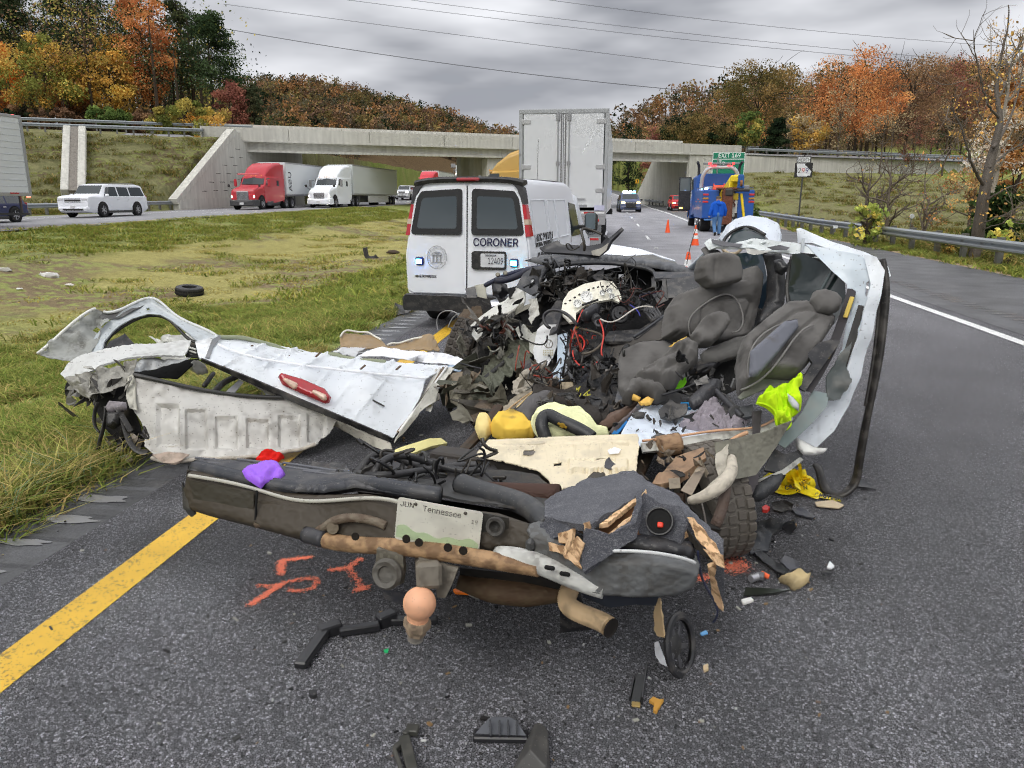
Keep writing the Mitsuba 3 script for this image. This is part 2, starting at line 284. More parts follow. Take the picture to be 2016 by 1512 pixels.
# ================================================================== THE SETTING
OV0 = np.array([-27., 77.]); OVE = unit([54., 25.]); OVN = np.array([OVE[1], -OVE[0]])   # overpass: its near face, its run, towards the camera
def ovl(x, y): d = np.stack([x, y], -1) - OV0; return d @ OVE, d @ OVN
def height(x, y):
    s, t0 = st(x, y); t = t0 - bend(s); k, q = ovl(x, y)
    n1 = meshkit.fbm(np.stack([x * .12, y * .12, x * 0], -1), 3, 3) - .5
    n2 = meshkit.fbm(np.stack([x * .9, y * .9, x * 0], -1), 3, 4) - .5
    R, L = zr(s), zl(s)
    med = np.interp(t, [-23.9, -21, -15, -11, -8, -3.4], [0, -.25, -.95, -.95, -.72, 0]) 
    base = np.where(t > -3.4, R, np.where(t < -23.9, L, R + (L - R) * np.clip((-3.4 - t) / 20.5, 0, 1) + med))
    off = ((t > -3.35) & (t < 9.05)) | ((t < -23.8) & (t > -35.4))
    rough = np.clip(np.minimum(np.minimum(abs(t + 3.3), abs(t - 9.0)), np.minimum(abs(t + 23.8), abs(t + 35.4))) / 2.5, 0, 1)
    z = base + np.where(off, -.07, (n1 * .35 + n2 * .14) * rough)
    z = np.where(t > 9.0, z + np.interp(t, [9, 10, 14, 22], [0, -.05, -.85, -.9]), z)
    eL = np.clip(7.35 - .56 * (q - 1.2), -5, 7.35); eR = np.clip(5.0 - .17 * np.maximum(q - .6, 0), -5, 5.0) + n1 * .5
    z = np.where(t < -36.3, np.maximum(z, eL + n2 * .35), z)
    z = np.where((t > 9.9) & (q > -12), np.maximum(z, (eR + .012 * np.maximum(t0 - 12, 0)) * np.clip((t - 9.9) / 7, 0, 1)), z)
    far = np.clip((-q - 13) / 10, 0, 1)
    hl = np.clip((-t - 40) / 60, 0, 1) * 7 * np.exp(-((x + 85) / 70) ** 2) + 30 * np.exp(-((x + 120) / 110) ** 2 - ((y - 420) / 110) ** 2) + 8 * np.exp(-((x + 30) / 110) ** 2 - ((y - 470) / 100) ** 2)
    hr = 9 * np.clip((t - 16) / 60, 0, 1) + 13 * np.exp(-((x - 130) / 60) ** 2 - ((y - 240) / 90) ** 2) + 14 * np.exp(-((x - 240) / 140) ** 2 - ((y - 420) / 150) ** 2) + 13 * np.exp(-((x - 62) / 45) ** 2 - ((y - 275) / 60) ** 2) + 7 * np.exp(-((x - 60) / 80) ** 2 - ((y - 430) / 90) ** 2)
    clear = np.clip(np.minimum(abs(t + 30), 99) / 9 - .9, 0, 1) * np.clip(abs(t - 3) / 9 - .9, 0, 1)
    clear = np.where((t > -24) & (t < -3.3), 0, clear); clear = np.maximum(clear, np.clip((s - 235) / 60, 0, 1))
    z = z + far * clear * (hl + hr)
    wl, wr_ = np.clip((-k - 1) / 8, 0, 1), np.clip((k - 57) / 6, 0, 1)
    pl = np.where(q > -13, 7.35 + np.clip(-q / 12, 0, 1) * 1.2, np.clip(8.5 + .03 * (-q - 13), 0, 13)) * wl; z = np.where((q < 1.2) & (t < -36.3), np.maximum(z, pl), z)
    pl = np.where(q > -13, 7.2 - np.maximum(k - 62, 0) * .004 + np.clip(-q / 12, 0, 1) * 1.2, np.clip(8.3 + .05 * (-q - 13), 0, 13)) * wr_; z = np.where((q < -1) & (t > 10.5), np.maximum(z, pl), z)
    return z
def hz(x, y): return float(height(np.array([float(x)]), np.array([float(y)]))[0])
def on(px, py, lo=2., hi=260.):                       # where the photograph's ray meets the ground
    a = np.linspace(0, 1, 1500) ** 2 * (hi - lo) + lo; p = np.array([at(px, py, Y) for Y in a]); z = height(p[:, 0], p[:, 1]); k = np.argmax(p[:, 2] < z)
    q = p[k].copy(); q[2] = z[k]; return q

def ground_tex(p, n, uv):
    s = p.x * SA + p.y * CA; t = p.x * CA - p.y * SA
    a = mikit.fbm(p.x * .55, p.y * .55, 0, 3); b = mikit.fbm(p.x * 5, p.y * 5, 3, 2); c = mikit.fbm(p.x * 26, p.y * 26, p.z * 26, 2)
    green = mikit.mix(mi.Color3f(.13, .17, .05), mi.Color3f(.27, .28, .10), b)
    straw = mikit.mix(mi.Color3f(.24, .215, .075), mi.Color3f(.34, .31, .125), b)
    dirt = mikit.mix(mi.Color3f(.15, .115, .07), mi.Color3f(.24, .19, .115), b)
    olive = mikit.mix(mi.Color3f(.12, .125, .055), mi.Color3f(.22, .205, .105), b)
    litter = mikit.mix(mi.Color3f(.05, .035, .02), mi.Color3f(.12, .08, .04), b)
    med = mikit.smoothstep(-21, -17, t) * (1 - mikit.smoothstep(-8.5, -5.5, t + (a - .5) * 5)) * mikit.smoothstep(8, 17, s + (a - .5) * 9)
    k = mikit.smoothstep(.40, .56, a * .6 + b * .4); w = mikit.smoothstep(.50, .66, mikit.fbm(p.x * .3 + 9, p.y * .3, 5, 3))
    mid = mikit.mix(straw, mikit.mix(dirt, green, mikit.smoothstep(.5, .62, b)), w)
    near = mikit.mix(green, mikit.mix(dirt, straw, .5), mikit.smoothstep(.55, .75, a) * .55)
    col = mikit.mix(near, mid, med)
    emb = mikit.smoothstep(-35.5, -37, t) + mikit.smoothstep(12, 16, t)
    ecol = mikit.mix(olive, mikit.mix(dirt * .75, green * .8, mikit.smoothstep(.42, .6, b)), mikit.smoothstep(.45, .65, a) * .8)
    col = mikit.mix(col, ecol, dr.clip(emb, 0, 1))
    rs = mikit.smoothstep(9.0, 9.05, t) * (1 - mikit.smoothstep(9.35, 9.7, t + (b - .5) * .5))
    col = mikit.mix(col, mi.Color3f(.30, .225, .15), rs)
    far = mikit.smoothstep(118, 135, s) * (1 - mikit.smoothstep(-35, -20, t) * (1 - mikit.smoothstep(12, 22, t)))
    wood = mikit.smoothstep(10.5, 13, p.z) + mikit.smoothstep(200, 240, s)
    col = mikit.mix(col, mikit.mix(mi.Color3f(.14, .2, .04), mi.Color3f(.26, .25, .09), a), mikit.smoothstep(112, 122, s))
    col = mikit.mix(col, litter, dr.clip(wood, 0, 1))
    return col * (.62 + .76 * c)
bs('m_ground', {'type': 'bumpmap', 'arbitrary': mikit.proc(lambda p, n, uv: mikit.fbm(p.x * 16, p.y * 16, p.z * 16, 2), 4e-3), 'scale': .07,
                'b': dict(type='principled', base_color=mikit.proc(ground_tex), roughness=.95, specular=.1)})
def heightgrid(xs, ys):
    X, Y = np.meshgrid(xs, ys); Z = height(X.ravel(), Y.ravel()); v = np.stack([X.ravel(), Y.ravel(), Z], -1); nx = len(xs)
    i, j = np.meshgrid(np.arange(len(ys) - 1), np.arange(nx - 1), indexing='ij'); q = np.stack([i * nx + j, i * nx + j + 1, (i + 1) * nx + j + 1, (i + 1) * nx + j], -1).reshape(-1, 4)
    return v, np.vstack([q[:, [0, 1, 2]], q[:, [0, 2, 3]]])
xs = np.unique(np.round(np.r_[np.linspace(-2500, -260, 14), np.linspace(-240, -60, 60), np.linspace(-60, -14, 70), np.linspace(-14, 14, 85), np.linspace(14, 50, 70), np.linspace(51, 200, 70), np.linspace(220, 2500, 14)], 3))
ys = np.unique(np.round(np.r_[np.linspace(-600, -12, 12), np.linspace(-10, 26, 120), np.linspace(26, 60, 80), np.linspace(60, 130, 130), np.linspace(131, 300, 70), np.linspace(305, 700, 60), np.linspace(750, 3500, 12)], 3))
k = numbered('ground'); gv, gf = heightgrid(xs, ys); scene[k] = mikit.ply((gv, gf), 'm_ground', smooth=True); labels[k] = {'kind': 'structure', 'label': 'grassy ground, median swale and embankments'}

def asphalt(p, n, uv):
    s = p.x * SA + p.y * CA; t = p.x * CA - p.y * SA
    d1, d2, r = mikit.voronoi(p.x * 108, p.y * 108); a = mikit.fbm(p.x * 1.3, p.y * 1.3, 0, 3); b = mikit.fbm(t * 1.1 + 5, s * .08, 2, 3)
    v = .115 + .36 * r * r + .16 * mikit.smoothstep(.93, .99, r); e = mikit.smoothstep(.02, .29, d2 - d1); v = v * e + .012 * (1 - e)
    far = mikit.smoothstep(5, 22, p.y); v = v * (1 - far) + far * (.25 + .05 * (r - .5))
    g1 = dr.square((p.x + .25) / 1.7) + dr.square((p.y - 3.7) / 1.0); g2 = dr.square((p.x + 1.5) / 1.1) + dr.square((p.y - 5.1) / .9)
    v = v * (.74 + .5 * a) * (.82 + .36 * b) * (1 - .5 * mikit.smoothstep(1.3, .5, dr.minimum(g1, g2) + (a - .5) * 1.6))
    return mi.Color3f(v * .99, v * .98, v * 1.06)
def asph_h(p, n, uv):
    d1, d2, r = mikit.voronoi(p.x * 108, p.y * 108); return (mikit.smoothstep(.0, .45, d2 - d1) * (.5 + r * .6)) * (1 - .85 * mikit.smoothstep(7, 25, p.y))
def asph_r(p, n, uv): return .34 + .3 * mikit.fbm(p.x * 1.7, p.y * 1.7, 4, 3)
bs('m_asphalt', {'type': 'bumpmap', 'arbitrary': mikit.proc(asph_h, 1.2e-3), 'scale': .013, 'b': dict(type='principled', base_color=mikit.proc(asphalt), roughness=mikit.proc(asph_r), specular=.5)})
def shoulder(p, n, uv):
    a = mikit.fbm(p.x * 2.2, p.y * 2.2, 0, 4); c = mikit.noise(p.x * 160, p.y * 160); v = (.03 + .075 * a) * (.75 + .5 * c); return mi.Color3f(v, v * 1.01, v * 1.08)
def shoulder_h(p, n, uv):
    s = p.x * SA + p.y * CA; t = p.x * CA - p.y * SA; f = s / .305 - dr.floor(s / .305)
    g = mikit.smoothstep(.12, .3, f) * (1 - mikit.smoothstep(.55, .75, f)); band = mikit.smoothstep(-3.2, -3.12, t) * (1 - mikit.smoothstep(-2.78, -2.70, t)) + mikit.smoothstep(5.75, 5.8, t) * (1 - mikit.smoothstep(6.2, 6.25, t))
    return -g * band * 1.6 + .25 * mikit.noise(p.x * 80, p.y * 80)
bs('m_shoulder', {'type': 'bumpmap', 'arbitrary': mikit.proc(shoulder_h, 3e-3), 'scale': .012, 'b': dict(type='principled', base_color=mikit.proc(shoulder), roughness=mikit.proc(lambda p, n, uv: .2 + .38 * mikit.fbm(p.x * 1.9, p.y * 1.9, 7, 3)), specular=.5)})
def ribbon(t0, t1, ss, zf, dz, wig=0, seed=0):
    ss = np.asarray(ss, float); w = (meshkit.fbm(np.stack([ss * 3, ss * 0 + seed, ss * 0], -1), 3, seed) - .5) * wig
    a, b = road(ss, t0 + bend(ss) + w, zf(ss) + dz), road(ss, t1 + bend(ss) + w * .5, zf(ss) + dz); n = len(ss)
    i = np.arange(n - 1); q = np.stack([i, i + n, i + n + 1, i + 1], 1); return np.vstack([a, b]), np.vstack([q[:, [0, 1, 2]], q[:, [0, 2, 3]]])
SS = np.r_[np.linspace(-12, 30, 85), np.linspace(31, 330, 260)]
def surf(name, mesh, bsdf, label):
    k = numbered(name); scene[k] = mikit.ply(mesh, bsdf, smooth=True); labels[k] = {'kind': 'structure', 'label': label}; return k
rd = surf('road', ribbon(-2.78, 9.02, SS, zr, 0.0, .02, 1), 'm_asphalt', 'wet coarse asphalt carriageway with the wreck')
surf('paved_shoulder', ribbon(-3.32, -2.70, SS, zr, -.006, .10, 2), 'm_shoulder', 'dark paved left shoulder with rumble strip')
surf('paved_shoulder', ribbon(5.35, 9.05, SS, zr, .004, .06, 3), 'm_shoulder', 'paved right shoulder beside the guardrail')
def gray_road(p, n, uv):
    s = p.x * SA + p.y * CA; t = p.x * CA - p.y * SA; v = .16 + .07 * mikit.fbm(t * 1.2, s * .05, 0, 3) + .02 * mikit.noise(p.x * 9, p.y * 9); return mi.Color3f(v, v, v * 1.05)
bs('m_oncoming', dict(type='principled', base_color=mikit.proc(gray_road), roughness=.55, specular=.5))
rl = surf('oncoming_road', ribbon(-35.5, -23.7, SS, zl, 0.0, .03, 4), 'm_oncoming', 'opposite carriageway across the median')
def paint_tex(base):
    def fn(p, n, uv):
        a = mikit.fbm(p.x * 30, p.y * 30, 0, 3); c = mikit.noise(p.x * 140, p.y * 140); w = mikit.smoothstep(.64, .70, a * .45 + c * .55) * .55
        return mikit.mix(mi.Color3f(*base) * (.8 + .3 * mikit.fbm(p.x * 5, p.y * 5, 0, 3)), mi.Color3f(.06, .055, .045), w)
    return fn
bs('m_yellow_line', {'type': 'bumpmap', 'arbitrary': mikit.proc(lambda p, n, uv: mikit.noise(p.x * 90, p.y * 90), 1.5e-3), 'scale': .003, 'b': dict(type='principled', base_color=mikit.proc(paint_tex((.66, .40, .035))), roughness=.5)})
bs('m_white_line', dict(type='principled', base_color=mikit.proc(paint_tex((.68, .68, .68))), roughness=.5))
def mark(parent, name, mesh, bsdf, label=None):
    k = numbered(f'{parent}__{name}'); scene[k] = mikit.ply(mesh, bsdf, smooth=True)
    if label: labels[k] = {'label': label}
mark(rd, 'edge_line', ribbon(-2.36, -2.17, SS, zr, .005, .012, 5), 'm_yellow_line', 'solid yellow line along the left edge of the road')
mark(rd, 'edge_line', ribbon(4.97, 5.13, SS, zr, .009, .02, 6), 'm_white_line', 'solid white line along the right edge of the road')
for i in range(12):
    s0 = 33.6 + (i - 2) * 13.6; s0 < 8 or mark(rd, 'lane_dash', ribbon(1.33, 1.45, np.linspace(s0, s0 + 3.4, 5), zr, .005), 'm_white_line')
for i in range(7):
    s0 = 28.0 + i * 13.6; part(rd, 'reflector', box(road(s0, 1.39 + float(bend(s0)), float(zr(s0)) + .012), (.12, .11, .02), .004), lin((225, 225, 220)), 'satin')
mark(rl, 'edge_line', ribbon(-24.7, -24.55, SS, zl, .006), 'm_yellow_line')
mark(rl, 'edge_line', ribbon(-32.6, -32.45, SS, zl, .006), 'm_white_line')
for i in range(14):
    s0 = 27 + i * 12.2; mark(rl, 'lane_dash', ribbon(-28.55, -28.4, np.linspace(s0, s0 + 3.2, 4), zl, .006), 'm_white_line')
def puddle(s, t, a, b, seed, z):
    an = np.linspace(0, 2 * np.pi, 26, endpoint=False); r = .6 + .7 * meshkit.noise(np.stack([np.cos(an) * 2.0 + seed * 3, np.sin(an) * 2.6, an * 0], -1), seed); ct = road(s, t + float(bend(s)), z)
    p = road(s + np.sin(an) * r * b, t + float(bend(s)) + np.cos(an) * r * a, z); v = np.vstack([p, ct]); i = np.arange(26); return v, np.stack([i, (i + 1) % 26, i * 0 + 26], 1)
bs('m_puddle', dict(type='principled', base_color={'type': 'rgb', 'value': [.20, .20, .205]}, roughness=.05, specular=.8))
for i in range(42):
    s = 2.75 + i * .305; n = meshkit.noise(np.array([[i * 1.7, 0, 0]]))[0]
    if 4.2 < s < 7.5: continue
    surf('puddle', puddle(s, -3.03 + .05 * (n - .5), .13 + .07 * n, .045 + .015 * n, i, float(zr(s)) - .002), 'm_puddle', 'shallow rainwater in a rumble strip groove')
for i in range(26):
    s = 10.4 + i * .305; n = meshkit.noise(np.array([[i * 1.3, 7, 0]]))[0]
    surf('puddle', puddle(s, 6.0 + .1 * (n - .5), .14 + .08 * n, .045, i + 60, float(zr(s)) + .008), 'm_puddle', 'shallow rainwater in a rumble strip groove')

def conc(p, n, uv):
    a = mikit.fbm(p.x * .8, p.y * .8, p.z * .35, 3); b = mikit.fbm(p.x * 7, p.y * 7, p.z * 2, 2); st_ = mikit.noise(p.x * 6, p.y * 6, p.z * .3)
    return mikit.mix(mi.Color3f(.46, .45, .405), mi.Color3f(.60, .59, .54), a * .6 + b * .4) * (.82 + .28 * st_)
bs('m_concrete', {'type': 'bumpmap', 'arbitrary': mikit.proc(lambda p, n, uv: mikit.noise(p.x * 18, p.y * 18, p.z * 18), 5e-3), 'scale': .012, 'b': dict(type='principled', base_color=mikit.proc(conc), roughness=.85, specular=.2)})
def cpart(th, name, mesh, label=None, smooth=False):
    k = numbered(f'{th}__{name}'); scene[k] = mikit.ply(V(mesh), 'm_concrete', smooth=smooth)
    if label: labels[k] = {'label': label}
    return k
def ov(k, q, z): return np.array([*(OV0 + OVE * k + OVN * q), z])
def ovbox(k0, k1, q0, q1, z0, z1, dz1=0, bev=0):      # box in the overpass frame
    c = [ov(k, q, z + (dz1 if k == k1 else 0)) for k in (k0, k1) for q in (q0, q1) for z in (z0, z1)]
    m = trimesh.convex.convex_hull(np.array(c)); return np.array(m.vertices), np.array(m.faces)
kr = 54.2                                             # right abutment along the overpass
br = thing('overpass_bridge', 'long pale concrete overpass with girders, a pier and sloping wing walls crossing both carriageways', 'bridge')
kk = np.linspace(-2.6, 62, 9)
for a, b in zip(kk[:-1], kk[1:]): cpart(br, 'parapet_panel', ovbox(a + .03, b - .03, .0, .35, 7.22, 8.42))
cpart(br, 'coping', ovbox(-2.0, kr + 4, .351, .42, 7.12, 7.30))
for a, b in zip(kk[:-1], kk[1:]): cpart(br, 'parapet_panel', ovbox(a + .03, b - .03, -12.4, -12.0, 8.3, 9.75))
cpart(br, 'deck', trimesh.convex.convex_hull(np.array([ov(k, q, z) for k in (-4, 64) for q, z in ((.0, 7.0), (.0, 7.2), (-12.0, 8.25), (-12.0, 8.05))])))
for j in range(5):
    q = -.35 - j * 2.7; z = 6.2 + j * .24
    for a, b in ((.0, 28.6), (28.65, kr)):
        m = cat(ovbox(a, b, q - .12, q + .12, z + .1, z + .98), ovbox(a, b, q - .3, q + .3, z, z + .22), ovbox(a, b, q - .4, q + .4, z + .82, z + .99)); cpart(br, 'girder', m)
cpart(br, 'pier', cat(ovbox(27.0, 29.3, -2.2, -.6, -1, 6.15), ovbox(27.0, 29.3, -6.2, -4.6, -1, 6.4), ovbox(27.0, 29.3, -10.2, -8.6, -1, 6.7)), 'square concrete pier columns in the median')
def wallprism(pts, th, inward):                       # vertical wall from road-frame (s, t, z) outline
    p = np.array([road(s, t + float(bend(s)) * 0, z) for s, t, z in pts]); n = np.asarray(inward, float); o = p.mean(0); x = unit(p[1] - p[0]); zx = unit(np.cross(x, p[2] - p[0]))
    M = frame(o, x, np.cross(zx, x), zx); l = (p - o) @ M[:3, :3]; m = V(prism(l[:, :2], th)); v = m[0]; s_ = 1 if zx @ n > 0 else -1; v[:, 2] = v[:, 2] * s_; m = trimesh.Trimesh(v, m[1]); m.fix_normals(); return tf(m, M)
TL = -35.75
IN = np.array([-CA, SA, 0])
cpart(br, 'abutment_wall', wallprism([(72.2, TL, 0), (88, TL - .4, 0), (88, TL - .4, 7.2), (72.2, TL, 7.2)], .6, IN), 'left abutment wall under the deck')
w_ = cpart(br, 'wing_wall', wallprism([(60.6, TL, 0.2), (72.5, TL, .3), (72.5, TL, 7.9), (71.6, TL, 7.9), (60.6, TL, 1.5)], .5, IN), 'left wing wall sloping down along the road')
cpart(w_, 'coping', wallprism([(60.4, TL + .12, 1.35), (71.5, TL + .12, 7.75), (71.5, TL + .12, 8.1), (71.0, TL + .12, 8.1), (60.2, TL + .12, 1.75)], .75, IN))
cpart(w_, 'plinth', wallprism([(60.5, TL + .16, .1), (80, TL + .16, .2), (80, TL + .16, 2.05), (66, TL + .16, 1.85), (60.5, TL + .16, 1.7)], .14, IN))
for r in range(6):                                    # short drip slots cast into the wing wall
    for c in range(4):
        s = 62.6 + r * 1.35 + c * 1.9; z = 2.35 + r * .78 + .05 * c
        if s < 72 and z < .582 * (s - 60.6) + .9: part(w_, 'joint', wallprism([(s, TL + .012, z), (s + .85, TL + .012, z), (s + .85, TL + .012, z + .05), (s, TL + .012, z + .05)], .02, IN), (.06, .055, .05), 'matte', smooth=False)
def wwall(p, q, z00, z01, z10, z11, th, sg=1):        # wall from p to q (world xy) with bottom/top heights at each end
    p, q = np.asarray(p, float), np.asarray(q, float); d = unit(q - p); n = np.array([-d[1], d[0]]) * th * sg
    c = [np.r_[a + o, z] for a, zs in ((p, (z00, z01)), (q, (z10, z11))) for o in (n * 0, n) for z in zs]; m = trimesh.convex.convex_hull(np.array(c)); return np.array(m.vertices), np.array(m.faces)
RA, RB, RC = (23.0, 100.3), (20.4, 112.5), (19.0, 122)
cpart(br, 'abutment_wall', wwall(RA, RB, .2, 7.3, .3, 7.6, .6, -1), 'right abutment wall under the deck')
cpart(br, 'wing_wall', wwall(RB, RC, .4, 8.6, .6, 1.9, .5, -1), 'far right wing wall sloping down beyond the deck')
cpart(br, 'plinth', wwall((22.8, 100.6), (18.8, 121.6), .1, 2.9, .4, 1.9, .12, 1))
cpart(br, 'column', cat(ovbox(kr - .2, kr + 2.0, -.3, .25, -.5, 7.2)), 'square pilaster at the right end of the deck')
rw = thing('retaining_wall', 'long pale retaining wall along the top of the right grass slope', 'wall')
pts = [(k, 0.3 - .02 * (k - 56)) for k in (56.2, 62, 68, 74, 80, 88, 97, 107, 118)]
for (a, qa), (b, qb) in zip(pts[:-1], pts[1:]):
    p0, p1 = OV0 + OVE * (a + .02) + OVN * qa, OV0 + OVE * (b - .02) + OVN * qb; zt = lambda k: 7.5 - .006 * (k - 56)
    cpart(rw, 'panel', wwall(p0, p1, .5, zt(a), .8, zt(b), .4, 1))
WB = [(0, .155), (.018, .148), (.075, .105), (.078, .06), (.012, .018), (0, 0), (.012, -.018), (.078, -.06), (.075, -.105), (.018, -.148), (0, -.155)]
def rail_mesh(path, face, th=.006):                   # W-beam swept along a path of points; face(+1/-1) = side of the corrugation
    p = np.asarray(path, float); t = np.gradient(p, axis=0); s = np.stack([t[:, 1], -t[:, 0], t[:, 0] * 0], -1); s /= np.linalg.norm(s, axis=1, keepdims=True)
    prof = np.array(WB + [(a - th, b) for a, b in WB[::-1]]); return loft(p[:, None] + s[:, None] * prof[None, :, :1] * face + np.array([0, 0, 1.])[None, None] * prof[None, :, 1:])
GALV, GALVD = lin((168, 174, 178)), (.10, .085, .07)
def guardrail(name, label, path, face, posts, zpost=1.0, group='guardrails', ph=.56, e=.35, dark=1.0):
    th = thing(name, label, 'guardrail'); p = resample(np.asarray(path, float), max(8, int(len(path) * 8))); L = np.linalg.norm(np.diff(p, axis=0), axis=1).sum(); n = max(2, int(L / 7.6)); cuts = np.linspace(0, len(p) - 1, n + 1).astype(int)
    for a, b in zip(cuts[:-1], cuts[1:]):
        part(th, 'rail', rail_mesh(p[a:b + 1] + (0, 0, .0), face), GALV * dark, 'metal', grime=.35)
    for k in np.linspace(0, len(p) - 1, posts).astype(int):
        d = unit(p[min(k + 1, len(p) - 1)] - p[max(k - 1, 0)]); s = np.array([d[1], -d[0], 0]) * -face
        part(th, 'post', cat(beam(p[k] + s * .19 + (0, 0, .2), p[k] + s * .19 - (0, 0, zpost), .15, .15, up=d), beam(p[k] + s * .005 , p[k] + s * .12, .15, .34)), lin((128, 128, 124)) * dark, 'metal', smooth=False, grime=.4)
    return th
sg = np.linspace(-2, 62, 30)
guardrail('guardrail', 'long grey steel guardrail on weathered posts along the right shoulder', road(sg, 9.72 + bend(sg), zr(sg) + .56), -1, 33)
sg = np.linspace(26, 62.2, 18)
guardrail('guardrail', 'steel guardrail behind the white sport utility vehicle, ending at the wing wall', road(sg, -36.2, zl(sg) + .6), 1, 24)
kk = np.linspace(-32, -2.4, 14)
guardrail('guardrail', 'near steel guardrail on top of the left embankment', np.array([ov(k, .6, 8.0) for k in kk]), 1, 22)
kk = np.linspace(-34, 3.5, 14)
guardrail('guardrail', 'far steel guardrail behind the road on top of the left embankment', np.array([ov(k, -11.4, 9.45) for k in kk]), 1, 16)
kk = np.linspace(63, 117, 14)
guardrail('guardrail', 'near steel guardrail on top of the right retaining wall', np.array([ov(k, .45 - .02 * (k - 56), 8.05 - .006 * (k - 56)) for k in kk]), 1, 30, zpost=.4)
kk = np.linspace(60, 118, 14)
guardrail('guardrail', 'far steel guardrail beyond the road above the right retaining wall', np.array([ov(k, -9.5, 9.1 - .006 * (k - 56)) for k in kk]), 1, 20)
sg = np.linspace(104, 124, 8)
guardrail('guardrail', 'dark short guardrail leading to the far wing wall under the bridge', road(sg, 6.3 + bend(sg) * .6 - (sg - 104) * .1, zr(sg) + .62), -1, 8, dark=.5)
sg = np.linspace(118, 190, 14)
guardrail('guardrail', 'distant guardrail on the green bank beyond the bridge', road(sg, -44 + .05 * (sg - 118), zl(sg) + 2.6), 1, 14, dark=.9)
def overroad(k0, k1):
    m = trimesh.convex.convex_hull(np.array([ov(k, q, z) for k in (k0, k1) for q, z in ((.2, 7.36), (-11.8, 8.45), (.2, 7.2), (-11.8, 8.2))])); return np.array(m.vertices), np.array(m.faces)
surf('overpass_road', overroad(-60, -3), 'm_oncoming', 'road on top of the left embankment'); surf('overpass_road', overroad(63, 130), 'm_oncoming', 'road behind the right retaining wall')
a, b = np.array([-37.9, 70.0]), np.array([-34.1, 61.6]); za, zb = 7.35, 1.9
th = thing('drain_flume', 'pale concrete drain chute with a dark wet channel down the left embankment', 'drain')
x = unit([b[0] - a[0], b[1] - a[1], zb - za]); y = unit(np.cross([0, 0, 1], x)); M = frame((*a, za + .3), x, y); L = np.linalg.norm([*(b - a), zb - za])
k = cpart(th, 'side_wall', box((L / 2, -.58, 0), (L, .56, .7), .05, M)); k = cpart(th, 'side_wall', box((L / 2, .58, 0), (L, .56, .7), .05, M))
part(th, 'channel', box((L / 2, 0, .05), (L, .6, .4), 0, M), (.20, .18, .155), 'dirty', smooth=False, grime=.5)
# ================================================================== VEHICLES
BLACK,RUBBER,GLASS = (.012,.012,.013),(.02,.02,.021),(.022,.030,.033)
WHITE,CHROME = lin((220,223,228)),(.62,.62,.64)
def wheel(th,name,c,r,w,M,rim='alloy',side=1,dark=False):      # c: hub centre in the vehicle frame; axle along y
    R = M @ mat4(c) @ rot(rx=-90 * side)
    ri = r * .62
    k = part(th,name,lathe([(ri * .9,-w / 2),(r * .9,-w / 2),(r * .98,-w * .38),(r,-w * .3),(r,w * .3),(r * .98,w * .38),(r * .9,w / 2),(ri,w / 2),(ri * .98,w * .3),(ri * .9,-w / 2)],28),RUBBER,'matte',M=R,grime=.25)
    rc = (.04,.04,.045) if dark else (.48,.48,.5)
    part(k,'rim',lathe([(0,w * .10),(ri * .2,w * .40),(ri * .28,w * .42),(ri * .3,w * .2),(ri * .92,w * .12),(ri,w * .45),(ri * 1.02,w * .5),(ri * 1.02,w * .3)],28),rc,'satin' if dark else 'metal',M=R)
    if rim == 'alloy':
        part(k,'spoke',cat([box((0,ri * .52,w * .27),(ri * .22,ri * .95,w * .2),0,rot(rz=a)) for a in range(0,360,60)]),rc,'metal',M=R,smooth=False)
    if rim == 'truck':
        part(k,'hub',lathe([(0,w * .6),(ri * .25,w * .6),(ri * .3,w * .3),(ri * .6,w * .25),(ri * .62,w * .12)],16),(.5,.5,.52),'chrome',M=R)
    return k
